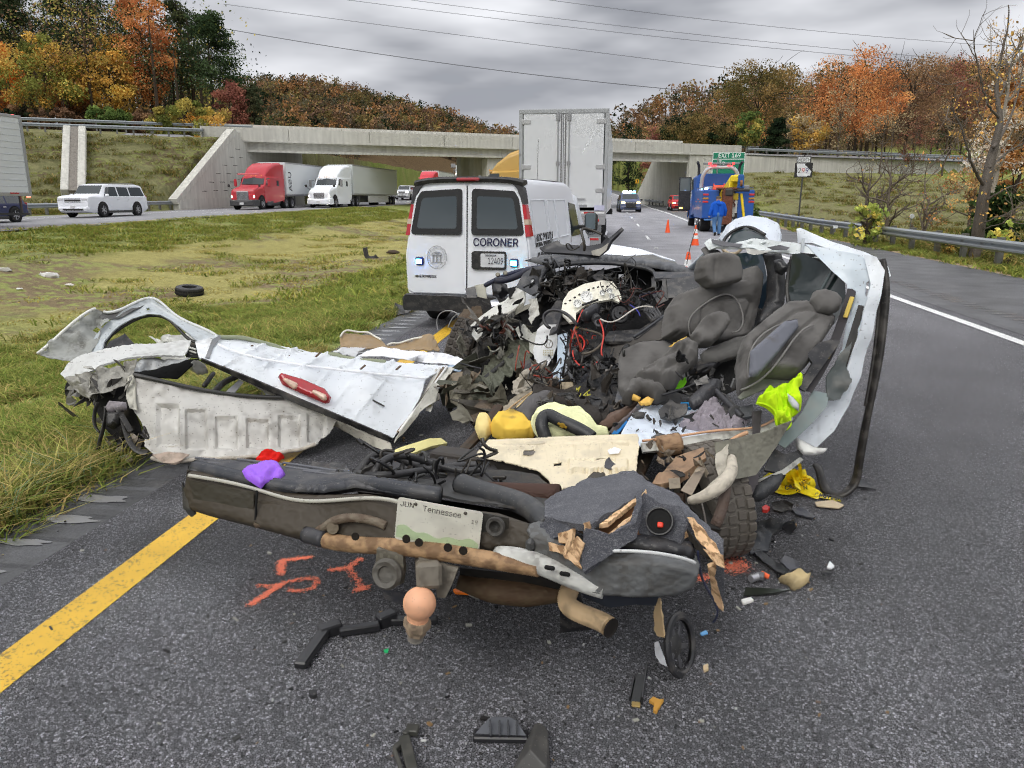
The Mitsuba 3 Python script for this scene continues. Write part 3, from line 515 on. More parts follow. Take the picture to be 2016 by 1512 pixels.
class Body:                                           # a car body lofted along x: stations (x,half width,z bottom,z belt,z roof,half width of roof)
    def __init__(s,sts): s.s = np.asarray(sts,float)
    def row(s,x): return np.array([np.interp(x,s.s[:,0],s.s[:,k]) for k in range(1,6)])
    def ring(s,x):
        w,z0,zb,z1,wr = s.row(x); g = max(z1 - zb,0.0); e = .05 if g > .1 else .02
        h = [(w * .9,z0),(w * .975,z0 + .12),(w,z0 + (zb - z0) * .45),(w * .995,zb - .05),(w * .975,zb),(wr + (w * .97 - wr) * .15,z1 - g * .15 - e * .3),(wr - .03,z1 - e * .5),(wr - .14,z1)]
        return [(x,y,z) for y,z in h] + [(x,-y,z) for y,z in h[::-1]]
    def mesh(s,n=1):
        xs = np.unique(np.concatenate([np.linspace(a,b,n + 1) for a,b in zip(s.s[:-1,0],s.s[1:,0])])); return loft([s.ring(x) for x in xs][::-1])
    def side(s,x,f,sg,out=.006):                  # point on the glasshouse side: f 0 belt .. 1 roof
        w,z0,zb,z1,wr = s.row(x); g = z1 - zb; y = w * .975 + (wr + (w * .97 - wr) * .15 - w * .975) * f; return np.array([x,sg * (y + out),zb + (g * .85 - .015) * f])
    def window(s,x0,x1,f0,f1,sg,slant0=0,slant1=0,n=5,out=.006):
        a = [s.side(x0 + (x1 - x0) * k / n,f0,sg,out) for k in range(n + 1)]; b = [s.side(x0 + slant0 + (x1 + slant1 - x0 - slant0) * k / n,f1,sg,out) for k in range(n + 1)]
        v = np.array(a + b); i = np.arange(n); q = np.stack([i,i + 1,i + n + 2,i + n + 1],1); q = q if sg < 0 else q[:,::-1]; f = np.vstack([q[:,[0,1,2]],q[:,[0,2,3]]]); nn = vnorm(v,f); return close(v,v - nn * .02,f)
    def across(s,xa,fa,xb,fb,out=.008,inset=.08,n=6):   # windscreen or rear window between two stations
        rows = []
        for x,f in ((xa,fa),(xb,fb)):
            w,z0,zb,z1,wr = s.row(x); y = (w * .97 + (wr - w * .97) * f) - inset; y = wr - inset * .6; z = z1; rows.append([(x,y * (1 - 2 * k / n),z) for k in range(n + 1)])
        v = np.array(rows[0] + rows[1]); d = np.cross(v[1] - v[0],v[n + 1] - v[0]); i = np.arange(n); q = np.stack([i,i + 1,i + n + 2,i + n + 1],1)
        nrm = unit(d)
        if nrm[2] < 0: nrm = -nrm; q = q[:,::-1]
        if xa < xb and nrm[0] > 0 and False: pass
        f = np.vstack([q[:,[0,1,2]],q[:,[0,2,3]]]); return close(v + nrm * out,v - nrm * .02,f)
def suv(label,cat_,loc,rz,L,W,H,col,wr=.38,wb=None,lights=(9,8,6),grille=(.02,.02,.02),roof=None,pickup=False,mat='paint',group=None,hood=.655,box_=0.0,name='car',dark=False,rails=True):
    """Sport utility vehicle: x forward,origin on the ground under its middle."""
    th = thing(name,label,cat_,group); M = mat4(loc,rz); h = W / 2; wb = wb or L * .58; zb = H * .61; f = L / 2
    rr = h * .78; b0 = .22 if H > 1.6 else .18; hd = H * hood
    B = Body([(-f,h * .93,.42,zb,zb + .02,rr),(-f + .06,h * .97,.33,zb,H * .72,rr),(-f + .28,h,.28,zb,H * .97,rr),(-f + .7,h,b0,zb,H,rr),(.12 * L,h,b0,zb,H * .995,rr),(.19 * L,h,b0,zb,H * .97,rr * .98),
              (.275 * L,h,b0,zb * .99,hd + .04,h * .80),(.31 * L,h,b0,zb * .98,hd + .02,h * .86),(f - .4,h,.26,hd - .06,hd - .01,h * .86),(f - .1,h * .97,.3,hd - .10,hd - .06,h * .84),(f,h * .92,.36,hd - .17,hd - .15,h * .82)])
    part(th,'body',B.mesh(2),col,mat,M=M,smooth=30)
    part(th,'windshield',B.across(.268 * L,.12,.196 * L,.93),GLASS,'glass',M=M,smooth=False)
    part(th,'rear_window',B.across(-f + .07,.12,-f + .26,.80,.012),GLASS,'glass',M=M,smooth=False)
    for sg in (1,-1):
        part(th,'side_window',B.window(.02 * L,.245 * L,.06,.93,sg,.0,-.07 * L),GLASS,'glass',M=M,smooth=False)
        part(th,'side_window',B.window(-.18 * L,.0 * L,.06,.93,sg),GLASS,'glass',M=M,smooth=False)
        part(th,'side_window',B.window(-f + .32,-.20 * L,.08,.93,sg,.12),GLASS,'glass',M=M,smooth=False)
        part(th,'mirror',box((.235 * L,sg * (h + .12),zb + .08),(.12,.22,.17),.04),col if not dark else BLACK,'paint',M=M)
        for x in (wb / 2,-wb / 2):
            part(th,'wheel_arch',tf(lathe([(wr * 1.18,-.01),(wr * 1.18,.006),(0,.006)],24),mat4((x,sg * (h - .004),wr)) @ rot(rx=-90 * sg)),BLACK,'matte',M=M)
            wheel(th,'wheel',(x,sg * (h - .055),wr),wr,.25,M,side=sg,dark=dark)
        lp = (f - .11,sg * h * .72,hd - .25)
        part(th,'headlight',box(lp,(.26,h * .38,.17),.04),(.8,.8,.8),emit=lights,M=M) if lights else part(th,'headlight',box(lp,(.26,h * .38,.17),.04),(.5,.5,.52),'glass',M=M)
        part(th,'tail_light',box((-f + .05,sg * h * .86,zb - .1),(.14,.16,.36),.03),(.35,.02,.02),'plastic',M=M)
        for x in (.03,-.15): part(th,'door_handle',box((x * L,sg * (h + .012),zb - .14),(.2,.03,.035),.01),CHROME if not dark else BLACK,'satin',M=M)
        if rails: part(th,'roof_rail',tube([(-.36 * L,sg * rr * .86,H + .01),(-.3 * L,sg * rr * .86,H + .05),(.02 * L,sg * rr * .86,H + .05),(.08 * L,sg * rr * .86,H)],.02,6),(.2,.2,.2),'satin',M=M)
        part(th,'sill',box((0,sg * (h - .01),b0 + .08),(wb - 2.3 * wr,.06,.14),.02),(.03,.03,.03),'satin',M=M)
    part(th,'grille',box((f - .045,0,hd - .30),(.12,h * 1.02,.24),.03),grille,'satin',M=M)
    for k in range(2): part(th,'grille_bar',box((f + .02,0,hd - .36 + k * .11),(.04,h * 1.0,.035),.01),CHROME,'metal',M=M)
    part(th,'bumper',box((f - .12,0,.50),(.34,W * .95,.26),.08),col,mat,M=M)
    part(th,'air_intake',box((f + .03,0,.44),(.06,h * 1.25,.11),.02),BLACK,'satin',M=M)
    part(th,'rear_bumper',box((-f + .06,0,.52),(.26,W * .95,.26),.07),col,mat,M=M)
    part(th,'licence_plate',box((f + .055,0,.58),(.02,.3,.15),.005),(.55,.55,.55),'satin',M=M)
    return th,M,B
RZ = 90 - math.degrees(A)                             # heading away along the road
def lane(s,t,dz=0): return (*road(s,t)[:2],float(zl(s)) + dz)
def rlane(s,t,dz=0): return (*road(s,t)[:2],float(zr(s)) + dz)
suv('white sport utility vehicle with chrome grille driving past the grassy embankment on the far carriageway','car',lane(44.2,-30.85),RZ + 180,5.7,2.04,1.9,WHITE,wr=.41,wb=3.3,lights=None)
suv('dark blue car half hidden under the white trailer at the left edge of the photo','car',lane(34.9,-31.2),RZ + 180,4.6,1.84,1.5,(.012,.018,.075),lights=None,rails=False)
suv('white crossover following directly behind the white semi truck','car',(*road(109,-31.2 + bend(109))[:2],1.78),RZ + 180 + 2,4.7,1.88,1.68,lin((205,208,212)),lights=(8,7.5,6.5))
suv('pale pickup style vehicle with lit headlights just left of the coroner van roof','car',(*road(105.5,-27.6 + bend(105))[:2],1.7),RZ + 180 + 2,5.2,1.95,1.85,lin((200,203,208)),lights=(9,8.5,7.5))
pol,PM,PB = suv('dark grey police sport utility vehicle with flashing blue lights on its roof','police car',rlane(79,1.05),RZ + 180 + 4,5.0,2.0,1.78,lin((84,94,124)),wr=.38,lights=(3,2,.6),dark=True,rails=False)
part(pol,'push_bar',cat(box((2.62,0,.62),(.06,.8,.4),.02),box((2.62,.42,.66),(.07,.07,.55),.02),box((2.62,-.42,.66),(.07,.07,.55),.02)),BLACK,'satin',M=PM)
part(pol,'light_bar',box((-.1,0,1.84),(.32,1.3,.12),.03),(.1,.1,.14),'plastic',M=PM)
for y,e in ((.48,(.8,3,12)),(.12,(2,6,14)),(-.2,(8,9,14)),(-.48,(7,9,14))): part(pol,'beacon',box((-.0,y,1.93),(.36,.26,.20),.05),(.1,.3,.9),emit=e,M=PM)
jp,JM,JB = suv('small boxy red off-road vehicle with seven slot grille parked near the bridge abutment','car',rlane(86,6.35),RZ + 180 + 3,4.2,1.76,1.62,lin((190,30,36)),wr=.36,lights=None,hood=.66,grille=(.42,.03,.035),rails=False)
for k in range(7): part(jp,'grille_slot',box((2.12,-.36 + k * .12,.86),(.03,.06,.2),.01),BLACK,'matte',M=JM)
for sg in (1,-1): part(jp,'turn_signal',box((2.06,sg * .66,.80),(.12,.26,.17),.02),(.8,.4,.1),emit=(5,2.8,.9),M=JM)

def sec(x,w,z0,z1,r=.12,wt=None):                # rounded rectangular ring
    wt = wt or w; return [(x,-w,z0),(x,-w,z1 - r),(x,-wt + r * .35,z1 - r * .35),(x,-wt + r,z1),(x,wt - r,z1),(x,wt - r * .35,z1 - r * .35),(x,w,z1 - r),(x,w,z0)]
def trailer_box(th,M,x0,x1,z0,z1,w,col,ribs=0):
    part(th,'trailer_body',box(((x0 + x1) / 2,0,(z0 + z1) / 2),(x1 - x0,2 * w,z1 - z0),.03),col,'paint',M=M,grime=.15,smooth=False)
    for sg in (1,-1):
        part(th,'bottom_rail',box(((x0 + x1) / 2,sg * w,z0 + .06),(x1 - x0,.05,.16),.01),(.42,.42,.43),'metal',M=M)
        part(th,'top_rail',box(((x0 + x1) / 2,sg * w,z1 - .05),(x1 - x0,.05,.12),.01),(.42,.42,.43),'metal',M=M)
def semi(label,loc,rz,col,style,trailer=(205,208,210),lights=(10,9,6.5),group=None,trail_rz=0,tl=15.6,M=None,has_trailer=True,skirt=False,cat_='semi truck',tz=4.05):
    """Tractor with sleeper: x forward,origin on the ground under the steering axle."""
    th = thing('semi_truck',label,cat_,group); M = M if M is not None else mat4(loc,rz)
    aero = style == 'aero'; hn = 1.42 if aero else 1.3
    hood = [sec(1.15,.92,.55,1.28 if aero else 1.5,.2),sec(1.05,1.02,.5,1.5 if aero else 1.66,.2),sec(.3,1.1,.55,1.78 if aero else 1.82,.22),sec(-.75,1.12,.6,1.95,.2)]
    part(th,'hood',loft(hood),col,'paint',M=M)
    part(th,'cab',loft([sec(-.55,1.14,.55,1.92,.1),sec(-.8,1.14,.55,2.05,.1),sec(-1.3,1.15,.55,2.75,.12,1.06),sec(-2.4,1.2,.55,2.8,.12,1.12),sec(-4.2,1.22,.75,2.85,.12,1.16)]),col,'paint',M=M)
    part(th,'roof_fairing',loft([sec(-1.12,.86,2.55,2.62,.03),sec(-1.5,1.0,2.5,3.1,.18),sec(-2.1,1.08,2.5,3.55,.25),sec(-3.0,1.14,2.5,3.86,.25),sec(-4.1,1.18,2.5,3.95,.2)]),col,'paint',M=M)
    v = np.array([(-.80,y,2.06) for y in (-.98,0,.98)] + [(-1.24,y,2.66) for y in (-.9,0,.9)],float); v[[1,4],0] += .06; f = np.array([[0,1,4],[0,4,3],[1,2,5],[1,5,4]])
    nn = unit([.6,0,.42]); part(th,'windshield',close(v + nn * .03,v - nn * .01,f),GLASS,'glass',M=M,smooth=False)
    part(th,'sun_visor',box((-1.08,0,2.70),(.30,1.9,.06),.02,rot(ry=18)) if not aero else box((-1.18,0,2.68),(.14,1.9,.05),.02),col,'paint',M=M)
    for y in (-.7,-.2,0,.2,.7): part(th,'marker_light',box((-1.1,y,2.78),(.06,.1,.05),.01),(.8,.35,.04),'plastic',M=M)
    fr = 1.16
    if aero:
        part(th,'grille',box((fr,0,1.02),(.08,1.02,.62),.05),(.10,.10,.105),'satin',M=M)
        for k in range(5): part(th,'grille_bar',box((fr + .05,0,.8 + k * .12),(.03,.98,.035),.008),(.5,.5,.52),'metal',M=M)
    else:
        part(th,'grille',box((fr + .02,0,1.12),(.10,1.05,.74),.10),(.5,.5,.52),'chrome',M=M)
        for k in range(9): part(th,'grille_bar',box((fr + .075,-.42 + k * .105,1.12),(.03,.05,.6),.008),(.07,.07,.075),'satin',M=M)
    bc = col if aero else (.035,.035,.038)
    part(th,'bumper',loft([sec(1.42,.85,.36,.74,.08),sec(1.30,1.08,.30,.80,.08),sec(.95,1.2,.30,.82,.06),sec(.62,1.22,.34,.80,.06)]),bc,'paint' if aero else 'satin',M=M)
    part(th,'licence_plate',box((1.43,0,.5),(.02,.36,.18),.004),(.6,.6,.6),'satin',M=M)
    for sg in (1,-1):
        part(th,'headlight',box((1.02,sg * .86,1.05),(.24,.3,.24),.06),(.8,.8,.7),emit=lights,M=M)
        if aero: part(th,'fog_light',box((1.22,sg * .92,.55),(.2,.18,.14),.04),(.8,.8,.7),emit=tuple(.8 * x for x in lights),M=M)
        v = np.array([(-.95,2.02),(-1.2,2.6),(-1.95,2.62),(-1.95,1.95)]); part(th,'side_window',prism(np.c_[v[:,0],v[:,1]],.02,frame((0,sg * 1.165,0),(1,0,0),(0,0,1))),GLASS,'glass',M=M,smooth=False)
        part(th,'sleeper_window',box((-3.1,sg * 1.225,2.2),(.4,.02,.45),.005),GLASS,'glass',M=M)
        part(th,'mirror',box((-.75,sg * 1.5,2.2),(.16,.24,.62),.05),col if not aero else (.2,.2,.2),'paint',M=M)
        part(th,'mirror_arm',tube([(-.9,sg * 1.15,2.45),(-.75,sg * 1.46,2.45)],.02,5),BLACK,'satin',M=M)
        part(th,'hood_mirror',cat(tube([(.7,sg * .95,1.6),(.75,sg * 1.3,1.85)],.015,5),box((.75,sg * 1.34,1.95),(.1,.2,.22),.04)),BLACK,'satin',M=M)
        part(th,'wheel_arch',tf(lathe([(.66,-.01),(.66,.0),(0,.0)],24),mat4((0,sg * 1.13,.54)) @ rot(rx=-90 * sg)),BLACK,'matte',M=M)
        wheel(th,'wheel',(0,sg * 1.07,.52),.52,.29,M,'truck',sg)
        for x in (-4.75,-6.05): wheel(th,'wheel',(x,sg * .98,.52),.52,.5,M,'truck',sg)
        if aero: part(th,'skirt',box((-2.3,sg * 1.16,.62),(3.3,.08,.62),.03),col,'paint',M=M)
        else:
            part(th,'fuel_tank',tf(lathe([(0,-.9),(.3,-.9),(.33,-.86),(.33,.86),(.3,.9),(0,.9)],18),mat4((-2.6,sg * .86,.62)) @ rot(ry=90)),(.04,.04,.045),'satin',M=M)
            part(th,'step',box((-1.3,sg * 1.05,.5),(.8,.3,.35),.04),(.05,.05,.055),'satin',M=M)
        part(th,'side_fairing',box((-4.35,sg * 1.16,2.2),(.35,.05,3.2),.02),col,'paint',M=M)
    part(th,'frame_rail',cat(box((-3.5,.4,.85),(7,.1,.25)),box((-3.5,-.4,.85),(7,.1,.25))),BLACK,'satin',M=M,smooth=False)
    if has_trailer:
        x1 = -4.75; x0 = x1 - tl
        trailer_box(th,M,x0,x1,1.18,tz,1.29,lin(trailer))
        for sg in (1,-1):
            for x in (x0 + 1.4,x0 + 2.7): wheel(th,'trailer_wheel',(x,sg * 1.0,.52),.52,.5,M,'truck',sg)
            part(th,'landing_leg',box((x1 - 2.6,sg * .9,.8),(.12,.12,.9)),(.2,.2,.2),'satin',M=M)
            if skirt: part(th,'trailer_skirt',box(((x0 + x1) / 2 - .6,sg * 1.2,.78),(tl - 8.2,.04,.72),.01),lin((190,190,190)),'paint',M=M)
        part(th,'bogie',box((x0 + 2.05,0,.95),(2.6,1.2,.35)),BLACK,'satin',M=M)
    return th,M
tr,TM = semi('red semi truck with chrome grille pulling a white trailer from under the bridge',lane(63.0,-30.75),RZ + 180,lin((176,32,46)),'classic')
part(tr,'trailer_lettering',letters('USA',.62,(0,0,0),(1,0,0),(0,1,0),True),(.03,.035,.05),'satin',M=TM @ frame((-5.9,1.30,3.3),(0,0,-1),(1,0,0)),smooth=False)
semi('white semi truck with lit headlights just right of the red semi truck',lane(70.6,-27.15),RZ + 180,lin((226,229,234)),'aero',trailer=(196,199,199),skirt=True)
semi('red semi truck far behind the white one on the green bend',(*road(113,-26.6 + bend(113))[:2],1.85),RZ + 180 + 3,lin((200,35,52)),'classic',trailer=(205,208,210))
semi('tiny distant white semi truck coming down the hill left of the bridge pier',(*(at(904,351,258)[:2]),8.6),RZ + 180 + 9,lin((215,218,222)),'aero',lights=(7,6,5))
semi('tiny distant red semi truck farthest up the hill beside the bridge pier',(*(at(922,346,312)[:2]),11.3),RZ + 180 + 10,lin((200,40,60)),'classic',lights=(9,8,7))
semi('tan semi tractor standing across the road beyond the coroner van',(-2.1,39.0,.32),174,lin((186,148,72)),'aero',has_trailer=False,cat_='semi tractor',lights=(.4,.4,.35))
LM = mat4(lane(28.5,-27.2,.0),RZ + 180); th = thing('box_trailer','dirty white ribbed box trailer at the left edge of the photo hiding a blue car','trailer')
trailer_box(th,LM,-3.6,10,1.35,4.72,1.3,lin((205,208,212)))
for k in range(11): part(th,'rib',box((3.2,1.305,1.75 + k * .265),(13.5,.02,.035),.006),lin((188,192,198)),'paint',M=LM,smooth=False)
part(th,'corner_post',box((-3.55,1.3,3.0),(.16,.06,3.3),.01),(.40,.41,.42),'metal',M=LM)
part(th,'rear_door',box((-3.63,0,3.05),(.06,2.4,3.1),.01),lin((200,202,205)),'paint',M=LM,grime=.2)
part(th,'rear_light',box((-3.6,1.15,1.32),(.12,.16,.09),.02),(.7,.03,.03),emit=(3,.15,.1),M=LM)
part(th,'top_light',box((-3.6,.9,4.76),(.08,.12,.06),.01),(.7,.03,.03),emit=(2.5,.1,.1),M=LM)
part(th,'underride_guard',cat(box((-3.5,0,.55),(.1,2.3,.1)),box((-3.5,.8,.95),(.08,.08,.8)),box((-3.5,-.8,.95),(.08,.08,.8))),(.06,.06,.06),'satin',M=LM,smooth=False)
for k in range(3): part(th,'reflector_tape',box((-2.6 + k * 1.5,1.33,1.45),(.5,.01,.06)),(.4,.03,.03) if k % 2 == 0 else (.6,.6,.6),'satin',M=LM,smooth=False)

TMx = mat4((*road(23.3,-1.62)[:2],.14),RZ)
th = thing('box_trailer','tall white box trailer with closed double rear doors beyond the coroner van','trailer'); w = 1.29; L = 16
part(th,'side_panel',cat(box((L / 2,w - .02,2.65),(L,.04,2.9),.005),box((L / 2,-w + .02,2.65),(L,.04,2.9),.005),box((L / 2,0,4.09),(L,2.56,.05),.005),box((L - .03,0,2.65),(.05,2.5,2.9))),lin((205,208,210)),'paint',M=TMx,smooth=False)
part(th,'floor',box((L / 2,0,1.2),(L,2.5,.1)),(.1,.09,.08),'matte',M=TMx,smooth=False)
for sg in (1,-1):
    d = part(th,'door',box((-.02,sg * .585,2.68),(.06,1.155,2.62),.012),lin((200,202,205)),'paint',M=TMx,grime=.22)
    for y in (.10,.16): part(d,'gasket',box((-.035,sg * (.02 + y * .3),2.68),(.05,.025,2.66)),(.16,.16,.165),'satin',M=TMx,smooth=False)
    part(d,'lock_rod',cat(tube([(-.09,sg * .16,1.22),(-.09,sg * .16,4.05)],.017,8)),(.42,.42,.43),'metal',M=TMx)
    for z in (1.5,2.62,3.9): part(d,'rod_bracket',box((-.07,sg * .16,z),(.06,.11,.12 if z < 3 else .2),.015),(.3,.3,.31),'metal',M=TMx)
    for z in (3.78,2.52,1.86): part(d,'hinge',cat(box((-.06,sg * 1.06,z),(.035,.22,.12),.01),box((-.05,sg * 1.19,z),(.06,.07,.16),.01)),(.48,.48,.49),'metal',M=TMx)
    part(d,'latch_handle',cat(box((-.1,sg * .42,1.62),(.03,.5,.035),.008),box((-.09,sg * .3,1.62),(.05,.09,.12),.01)),(.35,.35,.36),'metal',M=TMx)
    part(th,'corner_post',box((0,sg * 1.24,2.68),(.1,.11,2.9),.012),(.44,.45,.46),'metal',M=TMx,grime=.3)
    part(th,'light_box',box((-.0,sg * .84,1.0),(.10,.85,.26),.01),(.4,.4,.41),'metal',M=TMx)
    for y in (.72,1.02): part(th,'tail_light',tf(lathe([(0,.03),(.05,.03),(.062,0),(0,0)],18),mat4((-.055,sg * y,1.0)) @ rot(ry=-90)),(.55,.02,.02),'plastic',M=TMx)
    for k in range(4): part(th,'reflector_tape',box((-.062,sg * (.18 + k * .3),1.22),(.006,.3,.05)),((.5,.02,.025),(.7,.7,.7))[k % 2],'satin',M=TMx,smooth=False)
    fl = part(th,'mudflap',box((.55,sg * .83,.58),(.02,.62,.68),.006),lin((168,170,172)),'satin',M=TMx)
    ang = np.linspace(0,2 * np.pi,25); part(fl,'emblem',cat(tube(np.stack([ang * 0 + .535,sg * .83 + np.cos(ang) * .16,.66 + np.sin(ang) * .09],1),.009,5,cap=False),tube([(.535,sg * .83 + .07,.60),(.535,sg * .83 + .05,.72)],.012,5),tube([(.535,sg * .83 - .07,.72),(.535,sg * .83 - .05,.60)],.012,5),tube([(.535,sg * .83 + .06,.655),(.535,sg * .83 - .06,.665)],.010,5)),(.09,.09,.10),'satin',M=TMx)
    for x in (1.3,2.6): wheel(th,'wheel',(x,sg * .98,.52),.52,.55,TMx,'truck',sg)
    part(th,'underride_upright',box((-.0,sg * .45,.7),(.1,.1,.55)),(.36,.36,.37),'metal',M=TMx,smooth=False)
part(th,'header',box((-.0,0,4.06),(.12,2.56,.14),.02),(.40,.41,.42),'metal',M=TMx)
part(th,'sill',box((-.0,0,1.2),(.12,2.56,.16),.01),(.42,.42,.43),'metal',M=TMx,grime=.3)
part(th,'underride_guard',box((-.05,0,.46),(.1,2.3,.11),.012),(.4,.4,.4),'metal',M=TMx)
for k in range(8): part(th,'reflector_tape',box((-.103,-.95 + k * .27,.46),(.006,.26,.06)),((.5,.02,.025),(.7,.7,.7))[k % 2],'satin',M=TMx,smooth=False)
part(th,'number_plate',box((-.07,-1.08,1.36),(.01,.3,.15),.002),lin((190,190,215)),'satin',M=TMx)
part(th,'sticker',box((-.056,-.55,1.42),(.006,.34,.06)),(.25,.26,.28),'satin',M=TMx,smooth=False)
part(th,'scratch',cat([tube([(-.053,-.55 - k * .05,2.9 + .10 * k),(-.053,-.75 - k * .05,3.15 + .11 * k)],.006,4) for k in range(4)]),lin((238,240,242)),'satin',M=TMx)

VL = (*at(921,632,10.45)[:2],0.0); VZ = 90 - 14.5; VM = mat4(VL,VZ) @ np.diag([.965,.885,.965,1])     # origin: ground under the middle of the rear face,x forward
th = thing('van','white coroner van with lettering, state seal and blue warning lamps on its rear doors','van'); W2 = 1.0
def vring(x,w,z0,zr_,lean=0):
    h = [(w * .93,z0),(w * .985,z0 + .10),(w,z0 + .35),(w * 1.005,1.05),(w * .985,1.18),(w * .955,1.4),(w * .90,1.72),(w * .86,zr_ - .10),(w * .80,zr_ - .03),(w * .62,zr_)]
    return [(x + lean * max(0,(z - 1.05)),y,z) for y,z in h] + [(x + lean * max(0,(z - 1.05)),-y,z) for y,z in h[::-1]]
vb = loft([vring(0,.985,.44,2.06,.10),vring(.05,W2,.42,2.08,.10),vring(.5,W2,.42,2.10),vring(3.2,W2,.42,2.12),vring(3.7,W2,.42,2.06),vring(3.95,W2,.42,1.9)][::-1]); part(th,'body',vb,WHITE,'paint',M=VM)
cab = loft([[(x,y * k,z) for y,z in ((.93,.42),(1.0,.6),(1.0,1.05),(wt + .04,zt - .02),(wt - .05,zt + .02),(-wt + .05,zt + .02),(-wt - .04,zt - .02),(-1.0,1.05),(-1.0,.6),(-.93,.42))] for x,k,wt,zt in ((3.94,1,.88,1.88),(4.75,1,.93,1.22),(5.3,.98,.92,1.1),(5.62,.92,.86,.95))][::-1]); part(th,'hood',cab,WHITE,'paint',M=VM)
def rx(z): return -.012 + .10 * max(0,z - 1.05)
def vrear(y,z,out=.0): return np.array([rx(z) - out,y,z])
def rpoly(pts,th_=.02,out=.004,r=.04,n=4):        # rounded panel on the leaning rear face,corners (y,z)
    p = np.asarray(Polygon(pts).buffer(-r).buffer(r,quad_segs=n).exterior.coords)[:-1]; m = V(prism(p,th_)); v = m[0]; c = v.copy(); c[:,0] = [rx(z) for z in v[:,1]]; c[:,0] += -out - v[:,2]; c[:,1] = v[:,0]; c[:,2] = v[:,1]
    mm = trimesh.Trimesh(c,m[1]); mm.fix_normals(); return V(mm)
for sg,nm in ((1,'left'),(-1,'right')):
    d = part(th,'rear_door',rpoly([(sg * .012,.52),(sg * .86,.52),(sg * .965,.56),(sg * .955,1.1),(sg * .84,1.82),(sg * .72,1.965),(sg * .012,2.01)],.02,.0,.03),WHITE,'paint',M=VM)
    part(d,'window_seal',rpoly([(sg * .075,1.33),(sg * .90,1.33),(sg * .80,1.82),(sg * .73,1.92),(sg * .075,1.955)],.008,.02,.05),(.012,.012,.013),'plastic',M=VM)
    part(d,'window',rpoly([(sg * .16,1.415),(sg * .80,1.415),(sg * .725,1.78),(sg * .69,1.83),(sg * .16,1.855)],.003,.028,.035),(.045,.06,.066),'glass',M=VM)
    part(th,'tail_light',loft([[(rx(z) - .02,sg * y0,z),(rx(z) - .02,sg * y1,z),(.14,sg * y2,z),(.14,sg * y0,z)] for z,y0,y1,y2 in ((1.32,.915,.985,1.0),(1.53,.885,.945,.96),(1.74,.85,.90,.915))][::sg]),lin((176,22,34)),'glass',M=VM,smooth=False)
    part(th,'reverse_light',loft([[(rx(z) - .024,sg * y0,z),(rx(z) - .024,sg * y1,z),(.145,sg * y2,z),(.145,sg * y0,z)] for z,y0,y1,y2 in ((1.475,.892,.962,.975),(1.545,.882,.948,.962))][::sg]),lin((190,170,150)),'glass',M=VM,smooth=False)
    part(th,'pillar_trim',loft([[(rx(z) - .022,sg * y0,z),(rx(z) - .022,sg * y1,z),(.16,sg * y2,z),(.16,sg * y0,z)] for z,y0,y1,y2 in ((1.75,.848,.90,.915),(1.85,.815,.88,.90),(1.95,.765,.86,.88),(2.01,.70,.82,.84))][::sg]),lin((38,38,42)),'satin',M=VM)
    lk = part(th,'warning_lamp',box((rx(.93) - .03,sg * .75,.965),(.05,.135,.115),.02),(.02,.03,.10),'plastic',M=VM)
    part(lk,'lens',box((rx(.93) - .06,sg * .75,.96),(.02,.10,.07),.01),(.1,.5,.95),emit=(.25,5,9) if sg < 0 else (.3,2.2,8),M=VM)
    wheel(th,'wheel',(.95,sg * .84,.37),.37,.27,VM,'steel',sg,dark=True); wheel(th,'wheel',(4.45,sg * .84,.37),.37,.27,VM,'steel',sg)
    mk_ = part(th,'mirror',box((3.98,sg * 1.22,1.40),(.16,.26,.36),.06),(.02,.02,.021),'satin',M=VM); part(mk_,'glass',box((3.895,sg * 1.22,1.42),(.01,.2,.28),.004),(.25,.30,.31),'chrome',M=VM)
    part(th,'mirror_arm',box((4.0,sg * 1.05,1.32),(.08,.2,.07),.02),(.02,.02,.02),'satin',M=VM)
    q = np.array([(3.15,1.18,.985),(4.05,1.18,.99),(3.82,1.72,.905),(3.2,1.76,.90)]); v = np.array([(x,sg * (y + .004),z) for x,z,y in q]); part(th,'side_window',close(v + (0,sg * .004,0),v - (0,sg * .02,0),np.array([[0,1,2],[0,2,3]]) if sg < 0 else np.array([[0,2,1],[0,3,2]])),GLASS,'glass',M=VM,smooth=False)
    for x0,x1 in ((.35,1.25),(1.45,1.95),(2.05,2.9)):   # pressed recess lines on the side
        pts = [(x0,sg * .988,1.22),(x1,sg * .988,1.22),(x1,sg * .892,1.80),(x0,sg * .892,1.80),(x0,sg * .988,1.22)]; part(th,'side_recess',tube(pts,.012,6,flat=.6),WHITE * .86,'paint',M=VM)
    for x in (1.35,2.0,3.05): part(th,'door_seam',box((x,sg * 1.004,.86),(.012,.006,.62)),(.05,.05,.05),'matte',M=VM,smooth=False)
    part(th,'door_handle',box((2.85,sg * 1.015,1.02),(.16,.03,.05),.01),(.02,.02,.02),'satin',M=VM)
part(th,'roof_trim',loft([[(.10 + dx,y,z + dz) for dx,dz in ((-.045,-.05),(-.06,.0),(-.02,.03),(.2,.035),(.2,-.02))] for y,z in [(-.86 + .1 * i,2.03 + .055 * (1 - ((i - 8.6) / 8.6) ** 4)) for i in range(18)]][::-1]),lin((30,30,33)),'satin',M=VM)
part(th,'brake_light',box((.028,-.02,2.075),(.05,.36,.045),.015),lin((150,14,22)),'glass',M=VM)
part(th,'door_gap',rpoly([(-.007,.54),(.007,.54),(.007,1.99),(-.007,1.99)],.002,.0205,.001),(.04,.04,.04),'matte',M=VM,smooth=False)
